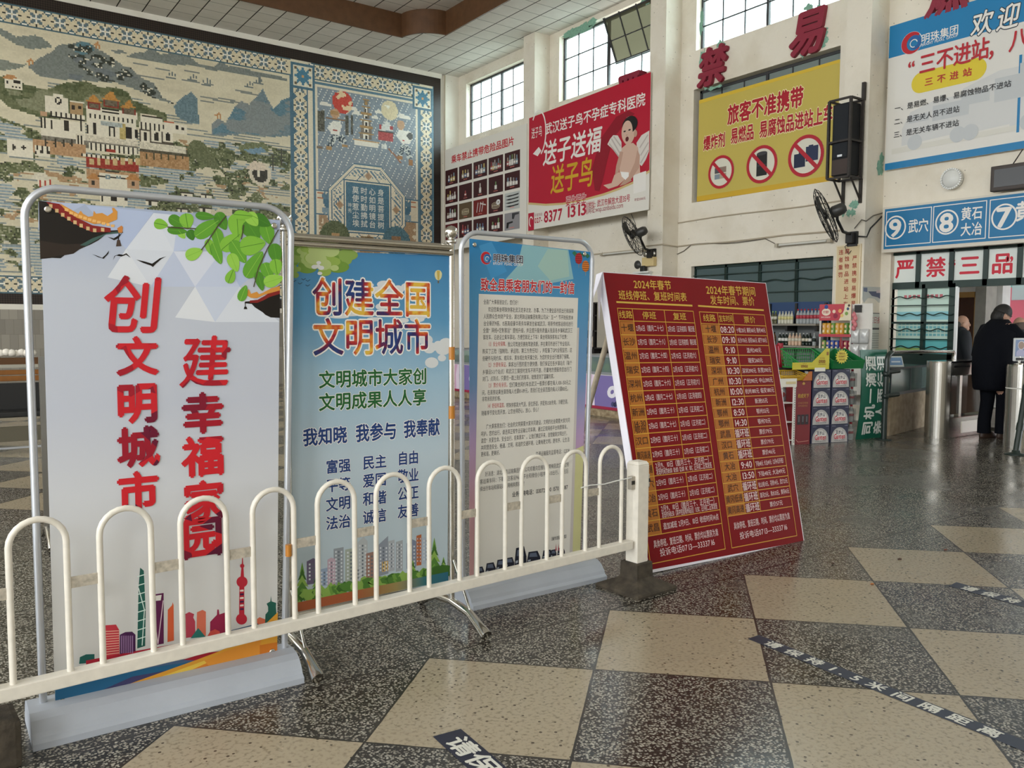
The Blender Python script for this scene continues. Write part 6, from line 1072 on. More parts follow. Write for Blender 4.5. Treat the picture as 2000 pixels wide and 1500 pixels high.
for px, py, c, r, nm, lab in ((1757,1093,'4a2a1a',.012,'dry_leaf','tiny dark brown leaf scrap on the pale tile by the tape'),(1704,1142,'a8622a',.010,'dry_leaf','tiny orange leaf scrap at a tile corner'),(1627,1102,'3a2418',.011,'dry_leaf','tiny brown leaf scrap on the dark border'),(1846,1075,'6a3018',.010,'dry_leaf','tiny red brown leaf scrap at a far pale tile')):
    p = fl(px, py); b = MB(); r3 = random.Random(px); vs = [(p.x+r*1.5*math.cos(t*PI/4)*r3.uniform(.6,1.3), p.y+r*math.sin(t*PI/4)*r3.uniform(.6,1.2), .003+.004*(t % 2)) for t in range(8)]; b.add(vs+[(p.x, p.y, .009), (p.x, p.y, .001)], [(i, (i+1) % 8, 8) for i in range(8)]+[((i+1) % 8, i, 9) for i in range(8)], mat('leaf_'+c, c, .8)); tag(b.build(nm), lab, 'leaf', 'leaf scraps on the floor')
# --- waiting bench under the mural and a steel framed board seen past the first stand
WB = thing('waiting_bench', 'long waiting bench with orange brown back slats under the mural', 'bench', loc=(.1, 10.75, 0)); OB = mat('orange_brown_slat', '8e5a26', .35, noise=.25, nscale=12); b = MB()
for z0, z1 in ((.77,.83),(.84,.895)): b.box((-2.6,-.02,z0), (1.25,.02,z1), OB, bev=.008)
b.build('backrest', WB); b = MB(); b.box((-2.6,-.03,.92), (1.25,.12,.955), mat('pale_bench_cap', 'a8a294', .5)); b.box((-2.6,.0,.955), (1.25,.10,1.03), mat('dark_brown_rail', '5a3a1c', .4)); b.build('back_rail', WB)
b = MB(); b.box((-2.6,-.42,.40), (1.25,.0,.46), mat('black_seat_pad', '1c1b1a', .5), bev=.015); b.box((-2.6,-.05,.46), (1.25,.0,.75), mat('black_seat_pad', '1c1b1a', .5)); b.build('seat', WB); b = MB(); b.box((-2.6,-.40,.14), (1.25,-.36,.30), mat('olive_seat_rail', '5c5646', .5)); b.box((-2.6,-.40,.06), (1.25,-.36,.08), ALU); b.build('seat_rail', WB)
for x in (-2.4, -1.0, .05, 1.1):
    b = MB(); b.box((x-.03,-.40,0), (x+.03,-.34,.42), DARK); b.box((x-.03,-.02,0), (x+.03,.02,.92), DARK); b.build('leg', WB); b = MB(); b.box((x+.42-.05,-.06,.66), (x+.42+.05,-.022,.76), ALU, bev=.01); b.build('bracket', WB)
b = MB(); r3 = random.Random(9)
for k in range(7): b.lathe([(.0001,-.035),(.04,-.02),(.05,.01),(.03,.04),(.0001,.05)], mat('crumpled_tissue', 'e6ded2', .9), Matrix.Translation((.70+.05*k, 10.80+r3.uniform(-.02,.02), 1.065+r3.uniform(0,.02))), 8)
tag(b.build('tissue_heap'), 'crumpled white tissue heap lying on the bench back rail', 'tissue')
ib = thing('steel_framed_board', 'white board in a steel frame standing behind the first banner stand', 'notice board', loc=(.60, 5.95, 0)); b = MB(); b.box((.025,-.008,.37), (1.33,.008,1.15), mat('ivory_board', 'd9d2c2', .4)); b.build('board_panel', ib)
for x in (0, 1.355): b = MB(); b.box((x-.016,-.016,.10), (x+.016,.016,1.2), BRUSH); b.build('post', ib); b = MB(); b.tube([(x,-.27,.025), (x,-.2,.06), (x,0,.11), (x,.2,.06), (x,.27,.025)], [.03,.024,.02,.024,.03], STEELP, 12); b.build('foot', ib)
b = MB(); b.box((0,-.014,1.15), (1.355,.014,1.185), BRUSH); b.box((0,-.014,.33), (1.355,.014,.365), BRUSH); b.build('crossbar', ib)
# ================================================================ THE KIOSK
KD = Vector((.967,-.255,0)).normalized(); KN = Vector((-KD.y, KD.x, 0)); KO = Vector((8.46, 6.10, 0)); KM = frame(KO, KD, KN, (0,0,1)); KRZ = math.atan2(KD.y, KD.x)
def at(s, t, z=0): return KO+KD*s+KN*t+Vector((0,0,z))
FRM = lambda P, u0, v0, u1, v1, m, l=1: P.rect(u0, v0, u1, v1, m, l)
# --- eight water cases in two columns
def case(bs, lab, loc):
    t = thing('water_case', lab, 'carton', 'water cartons stacked two wide', loc, KRZ); b = MB(); b.box((0,0,0), (.275,.34,.222), mat('navy_carton', '1d2140', .5)); b.build('carton', t)
    P = Panel((0,-.001,0), (1,0,0), (0,0,1), .0006); gr = mat('carton_grey_print', 'b9b5b2', .5); n = 20; P.poly([(.015,.004), (.262,.004)]+[(.138+.122*math.cos(i*PI/n), .045+.140*math.sin(i*PI/n)) for i in range(n+1)], gr, 1)
    P.poly([(.138+.085*math.cos(i*2*PI/24), .095+.062*math.sin(i*2*PI/24)) for i in range(24)], prt('d8d4d0'), 2); P.text('百岁山', .08, .20, .125, .050, prt('22203a'), l=3, bold=.03); P.text('Ganten', .055, .225, .075, .085, prt('b8303c'), l=3, bold=.04); P.text('天然矿泉水饮用', .06, .22, .026, .02, prt('55525a'), l=3, bold=.0)
    P.text('520ml', .02, .075, .205, .014, prt('9a9cb0'), l=2, bold=0); P.text('24瓶', .215, .262, .205, .014, prt('9a9cb0'), l=2, bold=0); P.build('carton_print', t)
    if bs: b = MB(); b.box((-.003,.08,.14), (-.0005,.14,.20), prt('d8d4d0')); b.build('handle_slot', t)
    return t
C0 = case(True, 'blue white water carton on the floor in the column beside the red display', at(.275, 0))
LABS = ['second from the floor in the column beside the red display', 'third from the floor in the column beside the red display', 'topmost in the column beside the red display']
for k in range(3): c = clone(C0); c.location = at(.275, 0, .225*(k+1)); c['label'] = 'blue white water carton '+LABS[k]
for k, l in enumerate(('on the floor in the column beside the bottle packs', 'second from the floor in the column beside the bottle packs', 'third from the floor in the column beside the bottle packs', 'topmost in the column beside the bottle packs')):
    c = clone(C0); c.location = at(.565, 0, .225*k); c['label'] = 'blue white water carton '+l
# --- shrink-wrapped bottle packs
def bottle(b, x, y, z, h, r, body, lab, cap, n=8):
    M = Matrix.Translation((x, y, z)); b.lathe([(r*.9,0),(r,.05*h),(r,.36*h)], body, M, n); b.lathe([(r*1.01,.34*h),(r*1.01,.58*h)], lab, M, n); b.lathe([(r,.58*h),(r*.95,.66*h),(r*.42,.84*h),(r*.40,.9*h)], body, M, n); b.lathe([(r*.46,.89*h),(r*.46,.99*h),(r*.4,h)], cap, M, n)
CLR = glass('clear_bottle', 'cfd4d4', .55, .1); REDL = mat('red_bottle_label', 'b0404c', .4); WHL = mat('white_bottle_label', 'e2e0da', .4); RCAP = mat('red_cap', 'b02838', .4); FILM = glass('shrink_film', 'e4e4e4', .12, .15)
def pack(lab, loc):
    t = thing('bottle_pack', lab, 'bottle pack', 'wrapped bottle packs in a column', loc, KRZ)
    for i in range(3):
        for j in range(2):
            b = MB(); bottle(b, .04+.072*i, .04+.075*j, 0, .22, .035, CLR, REDL, RCAP); b.lathe([(.0358,.105),(.0358,.135)], WHL, Matrix.Translation((.04+.072*i, .04+.075*j, 0)), 8); b.build('bottle', t)
    b = MB(); b.box((0,0,.001), (.225,.156,.17), FILM); b.build('shrink_wrap', t); return t
P0 = pack('wrapped pack of red labelled water bottles on the floor beside the green sign', at(.85, .13))
for k, l in enumerate(('second from the floor', 'third from the floor', 'topmost of its column')): c = clone(P0); c.location = at(.85, .13, .222*(k+1)); c['label'] = 'wrapped pack of red labelled water bottles '+l+' beside the green sign'
# --- red cardboard display and the white peg rack
t = thing('cardboard_display', 'tall red cardboard display beside the water cartons', 'display stand', loc=at(.03, 0), rz=KRZ); b = MB(); b.box((0,0,0), (.225,.30,.765), mat('red_cardboard', '7c141c', .5)); b.build('display_box', t)
P = Panel((0,-.001,0), (1,0,0), (0,0,1), .0006); go = prt('b8923c'); P.text('和成天下', .03, .195, .585, .055, go, bold=.03, slant=.15); P.text('口味王槟榔', .035, .185, .50, .026, prt('a8763c'), bold=0); P.text('好吃看得见', .04, .18, .465, .024, prt('a8763c'), bold=0); P.poly([(.09,.735),(.112,.755),(.135,.735),(.125,.72),(.10,.72)], go)
for k in range(3): P.rect(.03+.058*k, .24, .08+.058*k, .36, prt('1a1216'), 2); P.rect(.045+.058*k, .27, .065+.058*k, .34, prt('5c5458'), 3)
P.line([(.02,.06),(.05,.03),(.205,.04)], .006, prt('c08a7a')); P.build('display_print', t)
t = thing('peg_rack', 'white perforated snack rack leaning beside the red cardboard display', 'rack', loc=at(-.20, -.02), rz=KRZ); WR = mat('white_rack_steel', 'd9d6cf', .5); b = MB()
for x in (0, .19): b.box((x,0,0), (x+.025,.025,.72), WR); [b.box((x+.008,-.001,.03+.028*k), (x+.017,.001,.042+.028*k), DARK) for k in range(24)]
b.box((0,.28,0), (.215,.30,.72), WR); b.build('rack_frame', t); b = MB(); [b.box((.02,.02,z), (.195,.28,z+.012), WR) for z in (.05,.27,.50)]; b.build('shelf', t)
b = MB(); b.box((-.02,-.012,.70), (.215,0,.80), prt('d8d4c8')); b.box((.06,-.016,.735), (.20,-.012,.765), prt('c9b88a')); b.build('price_strip', t)
r3 = random.Random(21)
def bag(name, c, lab, loc, rz, w, h, tilt=0.0, cat='snack', group='snack bags on the rack', c2=None):
    b = MB(); m_ = mat('foil_'+c, c, .25, .15); nx, nz = 6, 7; vs = []; fs = []
    for s_ in (-1, 1):
        for j in range(nz+1):
            for i in range(nx+1):
                x, z = i/nx, j/nz; bul = (math.sin(PI*x)*math.sin(PI*z))**.6 if 0 < i < nx and 0 < j < nz else 0; vs.append(Vector(((x-.5)*w, s_*(.004+bul*w*.22*(1+.2*math.sin(9*x+7*z+w*90))), z*h)))
    n1 = (nx+1)*(nz+1)
    for k in range(2):
        for j in range(nz):
            for i in range(nx): a = k*n1+j*(nx+1)+i; fs.append((a, a+1, a+nx+2, a+nx+1) if k == 0 else (a+nx+1, a+nx+2, a+1, a))
    per = [i for i in range(nx+1)]+[j*(nx+1)+nx for j in range(1, nz+1)]+[nz*(nx+1)+i for i in range(nx-1, -1, -1)]+[j*(nx+1) for j in range(nz-1, 0, -1)]; fs += [(per[i], per[i-1], per[i-1]+n1, per[i]+n1) for i in range(len(per))]
    b.add(vs, fs, m_, True)
    if c2: P = Panel((0,-w*.235,0), (1,0,0), (0,0,1), .0005); P.ell(0, h*.5, w*.26, h*.18, mat('foil_'+c2, c2, .3, .1), 1); b.add(P.v, P.f, P.mats[0])
    o = b.build(name); o.location = loc; o.rotation_euler = (tilt, 0, rz); return tag(o, lab, cat, group)
for k, (c, c2) in enumerate((('b58a4a','e0d4b8'),('8c3a2a','c8b090'),('9aa0a4','7c2a24'))): bag('snack_bag', c, ('tan crisp bag','brown red crisp bag','silver crisp bag')[k]+' inside the white perforated rack', at(-.095, .12, (.065,.285,.515)[k]), KRZ, .16, .17, c2=c2)
# --- crates and baskets on top
def basket(name, lab, loc, rz, w, d, h0, h1, c, cat='basket', grid=True):
    t = thing(name, lab, cat, 'display baskets on the kiosk', loc, rz); m_ = mat('plastic_'+c, c, .4); b = MB(); b.box((0,0,0), (w,d,.012), m_)
    def lat(p0, p1, q1, q0, nu, nv):         # latticed side as bars
        p0, p1, q0, q1 = map(Vector, (p0, p1, q0, q1))
        for i in range(nu+1): f = i/nu; b.tube([p0.lerp(p1, f), q0.lerp(q1, f)], .0045, m_, 4, cap=False)
        for j in range(nv+1): f = j/nv; b.tube([p0.lerp(q0, f), p1.lerp(q1, f)], .0045 if 0 < j < nv else .008, m_, 4)
    if grid: lat((0,0,.01), (w,0,.01), (w+.02,-.02,h0), (-.02,-.02,h0), 16, 4); lat((0,d,.01), (w,d,.01), (w+.02,d+.02,h1), (-.02,d+.02,h1), 14, 5); lat((0,0,.01), (0,d,.01), (-.02,d+.02,h1), (-.02,-.02,h0), 9, 4); lat((w,0,.01), (w,d,.01), (w+.02,d+.02,h1), (w+.02,-.02,h0), 9, 4)
    else:
        for q in (((0,0,0),(w,0,0),(w,-.03,h0),(0,-.03,h0)), ((0,d,0),(w,d,0),(w,d+.02,h1),(0,d+.02,h1)), ((0,0,0),(0,d,0),(0,d+.02,h1),(0,-.03,h0)), ((w,0,0),(w,d,0),(w,d+.02,h1),(w,-.03,h0)), ((w*.66,0,0),(w*.66,d,0),(w*.66,d+.02,h1),(w*.66,-.03,h0*.9))):
            vs = [Vector(p) for p in q]; nrm = (vs[1]-vs[0]).cross(vs[3]-vs[0]).normalized()*.006; b.add([v+nrm for v in vs]+[v-nrm for v in vs], [(0,1,2,3),(7,6,5,4)]+[(i,(i+1) % 4,4+(i+1) % 4,4+i) for i in range(4)], m_)
    b.build('basket_body', t); return t
g1 = basket('green_basket', 'green lattice basket with a yellow price board on the water cartons', at(.10,.04,.912), KRZ, .42, .30, .07, .23, '1f8a3c')
YL = mat('yellow_card', 'c9bc2c', .5); b = MB(); b.prism([(-.12,-.01),(.42,-.01),(.42,.24),(.37,.24),(.17,.075),(-.12,.075)], -.035, -.025, YL, frame((0,0,0), (1,0,0), (0,0,1), (0,1,0))); G1b = b.build('price_board', g1)
P = Panel((0,-.037,0), (1,0,0), (0,0,1), .0006); bn = prt('8a5a1c'); P.text('0900', .0, .10, .03, .045, bn, bold=.04); P.text('0900', .26, .36, .085, .055, bn, bold=.04); P.text('休闲食品', .27, .35, .125, .02, bn, bold=0); P.text('品质生活', .02, .08, .06, .014, bn, bold=0); P.text('欢迎光临惠顾', .25, .37, .05, .014, bn, bold=0); P.rect(.375,.16,.405,.2, bn, 1); P.build('price_lettering', G1b)
g2 = basket('green_crate', 'dark green divided crate with a yellow star card over the bottle packs', at(.575,.02,.905), KRZ, .48, .30, .10, .24, '136b36', 'crate', False)
b = MB(); n = 16; b.prism([((.075 if i % 2 else .10)*math.cos(i*PI/n)*1.0+.10, (.075 if i % 2 else .10)*math.sin(i*PI/n)*.9+.15) for i in range(2*n)], -.055, -.05, mat('yellow_star_card', 'd2c23c', .5), frame((0,0,0), (1,0,0), (0,0,1), (0,1,0))); G2b = b.build('star_card', g2)
P = Panel((0,-.0565,0), (1,0,0), (0,0,1), .0006); P.text('特价大', .055, .145, .185, .028, bn, bold=.02); P.text('牛奶饼干', .045, .155, .15, .026, bn, bold=.02); P.text('10元3包', .055, .145, .115, .026, bn, bold=.02); P.build('star_lettering', G2b)
b = MB(); b.tube([(.10,-.045,.24), (.085,-.04,.30), (.10,-.03,.38)], .012, mat('red_ribbon', '8c1c24', .5), 6); b.tube([(.085,-.045,.26), (.12,-.045,.255)], .014, mat('red_ribbon', '8c1c24', .5), 6); b.build('ribbon', G2b)
y1_ = basket('yellow_basket', 'yellow lattice basket on top of the red cardboard display', at(-.16,.0,.77), KRZ, .36, .22, .055, .11, 'd0a428'); b = MB(); b.prism([(.26,.0),(.40,.0),(.40,.11),(.36,.11)], -.03, -.022, mat('orange_card', 'b8661c', .5), frame((0,0,0), (1,0,0), (0,0,1), (0,1,0))); b.build('price_board', y1_)
b = MB(); b.box((0,0,0), (.26,.006,.045), prt('d8d4c8')); o = b.build('price_label'); o.location = at(.26, -.05, .88); o.scale.x = .6; o.rotation_euler.z = KRZ; tag(o, 'white price label above the red cardboard display', 'label')
RB_ = [('ruby red snack bag standing leftmost in the green basket row', .03), ('ruby red snack bag in the middle of the red bags', .12), ('ruby red snack bag rightmost of the red bags', .21)]
SH = thing('snack_shelf', 'dark counter shelf carrying the snack bags left of the green basket', 'shelf', loc=at(-.26, .36), rz=KRZ); b = MB(); b.box((0,0,.86), (.70,.45,.90), mat('dark_shelf_board', '3a332c', .6)); b.build('shelf_board', SH)
for x in (.02, .62):
    for y in (.02, .39): b = MB(); b.box((x,y,0), (x+.05,y+.05,.86), DARK); b.build('leg', SH)
for k, (l, s_) in enumerate(RB_): bag('snack_bag', 'a31c30', l, at(s_-.03, .46, .902), KRZ, .085, .27+.02*k, -.12, c2='b8404c')
for k, (s_, t_, z, c, c2, l) in enumerate(((-.20,.40,.902,'b86a24','d8b070','orange snack bag at the front left of the dark shelf'), (-.08,.41,.902,'b04c1c','d89a4c','deep orange snack bag at the front middle of the dark shelf'), (-.20,.53,.902,'4a3426','c8a878','brown snack bag behind the orange bags'), (-.08,.54,.902,'6a4a30','d8c8a0','tan brown snack bag behind the orange bags'), (-.19,.68,.902,'2c8a6c','d8c040','green and yellow snack bag at the back of the dark shelf'))): bag('snack_bag', c, l, at(s_, t_, z), KRZ, .10, .17+.08*(k//2), -.15, c2=c2)
# --- green standing sign
t = thing('green_sign', 'green curved standing sign with white road safety characters', 'sign', loc=(9.53,5.94,0), rz=-.13); b = MB(); ns = 10; hS = 1.13; wS = .50; gm = mat('green_sign_print', '12624c', .4); P = Panel((0,0,0), (1,0,0), (0,0,1), .001)
bend = lambda v: .06*math.sin(v/hS*PI*.9)
for j in range(ns):
    z0, z1 = hS*j/ns, hS*(j+1)/ns; b.add([(0,-bend(z0),z0), (wS,-bend(z0),z0), (wS,-bend(z1),z1), (0,-bend(z1),z1)], [(0,1,2,3)], gm, True); b.add([(0,.008-bend(z0),z0), (wS,.008-bend(z0),z0), (wS,.008-bend(z1),z1), (0,.008-bend(z1),z1)], [(3,2,1,0)], gm, True)
b.add([(0,-bend(hS),hS), (wS,-bend(hS),hS), (wS,.008-bend(hS),hS), (0,.008-bend(hS),hS)], [(0,1,2,3)], gm); b.build('sign_sheet', t)
sg = Panel((0,-.004,0), (0,0,1), (-1,0,0), .001)
for k, ch in enumerate('司机一滴酒'): sg.glyph(ch, .14+.205*k, -.17, .19, .20, prt('d8dcd6'), 2, .035)
for k, ch in enumerate('亲人两行泪'): sg.glyph(ch, .14+.205*k, -.37, .19, .18, prt('d8dcd6'), 2, .035)
sg.v = [(v[0], v[1]-bend(v[2]), v[2]) for v in sg.v]; sg.build('sign_lettering', t)
# --- chips rack facing the hall
CX = 10.62; ya, yb = ox(1663, 625, CX).y, ox(1601, 625, CX).y; zt = ox(1630, 594, CX).z; t = thing('chips_rack', 'white snack rack with a red header and two rows of tall cans', 'rack', loc=(CX, ya, 0)); w = yb-ya; b = MB()
for x in (0, .30):
    for y in (0, w-.02): b.box((x,y,0), (x+.02,y+.02,zt), WR)
b.box((.28,0,.3), (.30,w,zt), WR); b.build('rack_frame', t); z1 = ox(1630, 654.5, CX).z; z2 = ox(1630, 686, CX).z
for z in (z1, z2, .45): b = MB(); b.box((0,.0,z-.02), (.30,w,z), WR); b.box((-.012,0,z-.025), (0,w,z+.015), mat('red_price_rail', 'b8404c', .5)); b.build('shelf', t)
zh = ox(1630, 626, CX).z; b = MB(); b.box((-.012,-.0,zh), (0,w,zt), mat('red_header', 'c0414e', .5)); P = Panel((-.0125, w, zh), (0,-1,0), (0,0,1), .0008); hh = zt-zh
P.poly([(w*.62,0),(w,0),(w,hh),(w*.80,hh),(w*.78,hh*.6)], prt('d8cdb0')); P.ell(w*.22, hh*.52, w*.14, hh*.22, prt('e0d0bc'), 2); P.text('好吃薯片', w*.12, w*.32, hh*.52, hh*.2, prt('b04048'), l=3, bold=.02); P.ell(w*.22, hh*.84, w*.06, hh*.13, prt('2c4a8a'), 2); P.text('美味无法抵挡的好', w*.06, w*.36, hh*.2, hh*.12, prt('e8d8d0'), l=2, bold=0)
for a, b2, r, c in ((.47,.55,.05,'e2c8b0'),(.52,.28,.07,'8c2c40'),(.66,.58,.055,'d89a5c'),(.72,.3,.05,'d8b870'),(.9,.7,.04,'3a4a6a'),(.86,.42,.05,'7a9a4c'),(.93,.9,.035,'4a2c28')): P.ell(w*a, hh*b2, w*r, hh*r*2.2, prt(c), 3)
b.add(P.v, P.f, P.mats[0]); k0 = len(b.m)-len(P.f)
for i, mi in enumerate(P.m): b.m[k0+i] = b.mi(P.mats[mi])
b.build('header_board', t)
def can(c, lab, y, z, h): 
    b = MB(); m_ = mat('can_'+c, c, .35); b.lathe([(.034,0),(.036,.006),(.036,h-.015),(.033,h-.008),(.035,h-.006),(.035,h),(.0001,h)], m_, None, 14); P = Panel((-.0365,.02,0), (0,-1,0), (0,0,1), .0005); P.ell(.02, h*.72, .016, .022, prt('d8b08a'), 1); P.rect(.005, h*.2, .035, h*.42, prt('d8c8a0'), 1); b.add(P.v, P.f, P.mats[0]); k0 = len(b.m)-len(P.f)
    for i, mi in enumerate(P.m): b.m[k0+i] = b.mi(P.mats[mi])
    o = b.build('crisps_can'); o.location = (CX+.06, y, z+.001); tag(o, lab, 'can', 'crisps cans on the snack rack'); return o
sp_ = w/7.2; ORD = ['leftmost','second from left','third from left','fourth from left','fifth from left','sixth from left','rightmost']
for k, c in enumerate(('d09a2c','cf9828','5c8a2c','d39e34','cc9226','4f7f2a','5a8830')): can(c, 'tall %s crisps can, %s on the upper shelf' % ('green' if c[0] in '45' else 'orange', ORD[k]), yb-.05-sp_*k, z1, ox(1630, 631, CX).z-z1)
for k, c in enumerate(('6a8a30','27408c','2a448e','29428a','8a1c3a','8c2038','862040')): can(c, 'tall %s crisps can, %s on the lower shelf' % ({'6':'green','2':'blue','8':'crimson'}[c[0]], ORD[k]), yb-.05-sp_*k, z2, ox(1630, 665, CX).z-z2)
b = MB(); b.box((.03,-.29,zt-1.0), (.05,-.02,zt), mat('white_card', 'd8d4cc', .5)); b.box((.0,-.14,zt-.12), (.02,-.04,zt-.02), DARK); b.build('side_card', t)
r3 = random.Random(4); b = MB()
for k in range(5): b.lathe([(.0001,0),(.028,.012),(.03,.05),(.012,.085),(.0001,.09)], mat('pink_sweet_wrap', 'd07a80', .4), Matrix.Translation((CX-.05, ya-.07-.02*(k % 2), zt-.20-.045*k)), 8)
tag(b.build('sweet_strip'), 'strip of pink wrapped sweets hanging at the right side of the chips rack', 'sweets')
for k in range(4): bag('foil_bag', 'c8c8c6', 'crinkled silver foil bag hanging %s on the right of the chips rack' % ('upper left','upper right','lower left','lower right')[k], (CX-.02, ya-.08-.13*(k % 2), z1-.32+.21*(1-k//2)), -PI/2+.2, .12, .20, 0, 'bag', 'silver foil bags', 'a8a8a8')
# --- bottle shelves against the wall
BX = 11.62; y0_, y1_ = ox(1601, 640, BX).y-.05, ox(1500, 640, BX).y+.1; t = thing('bottle_shelf', 'dark steel shelving with two rows of drink bottles under the window', 'shelf', loc=(BX, y0_, 0)); L = y1_-y0_; zA, zB = ox(1550, 632.5, BX).z, ox(1550, 674.5, BX).z
for z in (zA, zB, .6, .15): b = MB(); b.box((-.18,0,z-.03), (.16,L,z), mat('pale_shelf_edge', '8f887c', .5)); b.build('shelf', t)
for y in (.02, L*.5, L-.05): b = MB(); b.box((.12,y,0), (.16,y+.04,zA+.34), DARK); b.box((-.12,y,zA-.12), (.14,y+.04,zA-.03), DARK); b.build('upright', t)
b = MB(); b.box((.15,0,zA), (.165,L,zA+.36), mat('navy_back_panel', '22406a', .5)); b.box((.15,0,.1), (.165,L,zA-.03), mat('grey_slat_wall', '6f7272', .6)); b.build('back_panel', t)
def drink(px, z, h, r, body, lab_, cap, text):
    p = ox(px, 640, BX-.06); b = MB(); bottle(b, 0, 0, 0, h, r, body, lab_, cap, 10); o = b.build('drink_bottle'); o.location = (BX-.06, p.y, z+.001); tag(o, text, 'bottle', 'drink bottles on the kiosk shelves'); return o
MILK = mat('milky_bottle', 'c9c6b4', .3); GCAP = mat('green_cap', '8fb05c', .4); SCAP = mat('silver_cap', 'b8b8b6', .4); TEA = mat('brown_tea', '6a4a30', .2); OLV = mat('olive_tea', '5c5a40', .2); YLB = mat('yellow_white_label', 'd2c98c', .4); DKG = mat('dark_green_glass', '1f2a24', .15); PEACH = mat('peach_label', 'd0b096', .4); CREAM = mat('cream_label', 'd8cfbc', .4)
hA = ox(1550, 604, BX).z-zA; N6 = ['first','second','third','fourth','fifth','sixth','seventh','eighth']
for k, px in enumerate((1509,1514.5)): drink(px, zA, hA*.88, .029, OLV, MILK, GCAP, 'green capped tea bottle, %s from the left on the top shelf' % N6[k])
for k, px in enumerate((1522.5,1528.5,1534.5,1540.5,1546)): drink(px, zA, hA*.86, .029, MILK, YLB, SCAP, 'silver capped pale yellow bottle, %s of its five on the top shelf' % N6[k])
for k, px in enumerate((1558,1564.5,1571,1578,1585,1592,1598.5)): drink(px, zA, hA, .031, CLR, REDL, RCAP, 'red capped water bottle, %s of its seven on the top shelf' % N6[k])
for k, (px, bd, lb, cp, nm) in enumerate(((1513,TEA,TEA,DARK,'brown'),(1524,DKG,WHL,SCAP,'white labelled dark'),(1530.5,DKG,WHL,SCAP,'white labelled dark'),(1537,DKG,WHL,SCAP,'white labelled dark'),(1543.5,PEACH,CREAM,MILK,'peach'),(1550,PEACH,CREAM,MILK,'peach'),(1556.5,PEACH,CREAM,MILK,'peach'),(1563,PEACH,CREAM,MILK,'peach'),(1570,DKG,CREAM,SCAP,'cream labelled black'),(1577,DKG,CREAM,SCAP,'cream labelled black'),(1583,DKG,WHL,DARK,'cream labelled black'),(1591,CLR,DKG,SCAP,'clear green'))): drink(px, zB, (ox(1550, 648, BX).z-zB)*(.92 if k else .98), .029, bd, lb, cp, '%s drink bottle, number %d from the left on the lower shelf' % (nm, k+1))
# --- counter with a glass case, payment terminal
t = thing('shop_counter', 'counter with a peeling plaster base and a glass case beside the turnstile', 'counter', loc=(10.22, 5.90, 0)); ang = math.atan2(.30, 1.45); t.rotation_euler.z = ang; PB = mat('peeling_plaster', 'b5a48c', .85, noise=.5, nscale=9, c2='8f7f68', bump=.5, bscale=14); b = MB(); b.box((0,0,0), (1.55,.36,.52), PB); b.build('counter_base', t)
b = MB(); b.box((0,0,.52), (1.55,.36,.56), mat('dark_case_frame', '2b3a3a', .4)); b.box((0,0,.86), (1.55,.36,.885), mat('dark_case_frame', '2b3a3a', .4)); [b.box((x,0,.56), (x+.02,.02,.86), mat('dark_case_frame', '2b3a3a', .4)) for x in (0,.76,1.53)]; b.build('case_frame', t); b = MB(); b.quad((.02,.005,.56), (1.53,.005,.56), (1.53,.005,.86), (.02,.005,.86), glass('case_glass', 'a8c0bc', .35, .08)); b.build('case_glass', t)
b = MB(); [b.box((.12+.19*k,.12,.56), (.12+.19*k+.11,.3,.62+.05*(k % 3)), mat('goods_'+c, c, .5)) for k, c in enumerate(('b8b49c','8c9a94','d8d0b8','6a7a7c','c8bc98','94a09c','b0aa98'))]; b.build('case_goods', t)
t = thing('payment_tablet', 'small white and blue payment tablet standing on the shop counter', 'tablet', loc=(10.42, 6.05, .886), rz=-.35); b = MB(); t.location.z = .89; Mt = Matrix.Rotation(-.35, 4, 'X'); b.box((0,0,0), (.24,.02,.15), mat('white_tablet', 'd8dcd8', .4), Mt, bev=.006); b.box((.02,.01,.0), (.22,.12,.03), mat('green_tablet_base', '7f9c54', .5)); b.build('tablet_body', t); b = MB(); b.box((.02,-.003,.025), (.22,.001,.13), mat('blue_tablet_screen', '7f9fc4', .3), Mt); b.box((.05,-.005,.06), (.19,-.002,.08), prt('d0d8e0'), Mt); b.build('screen', t)
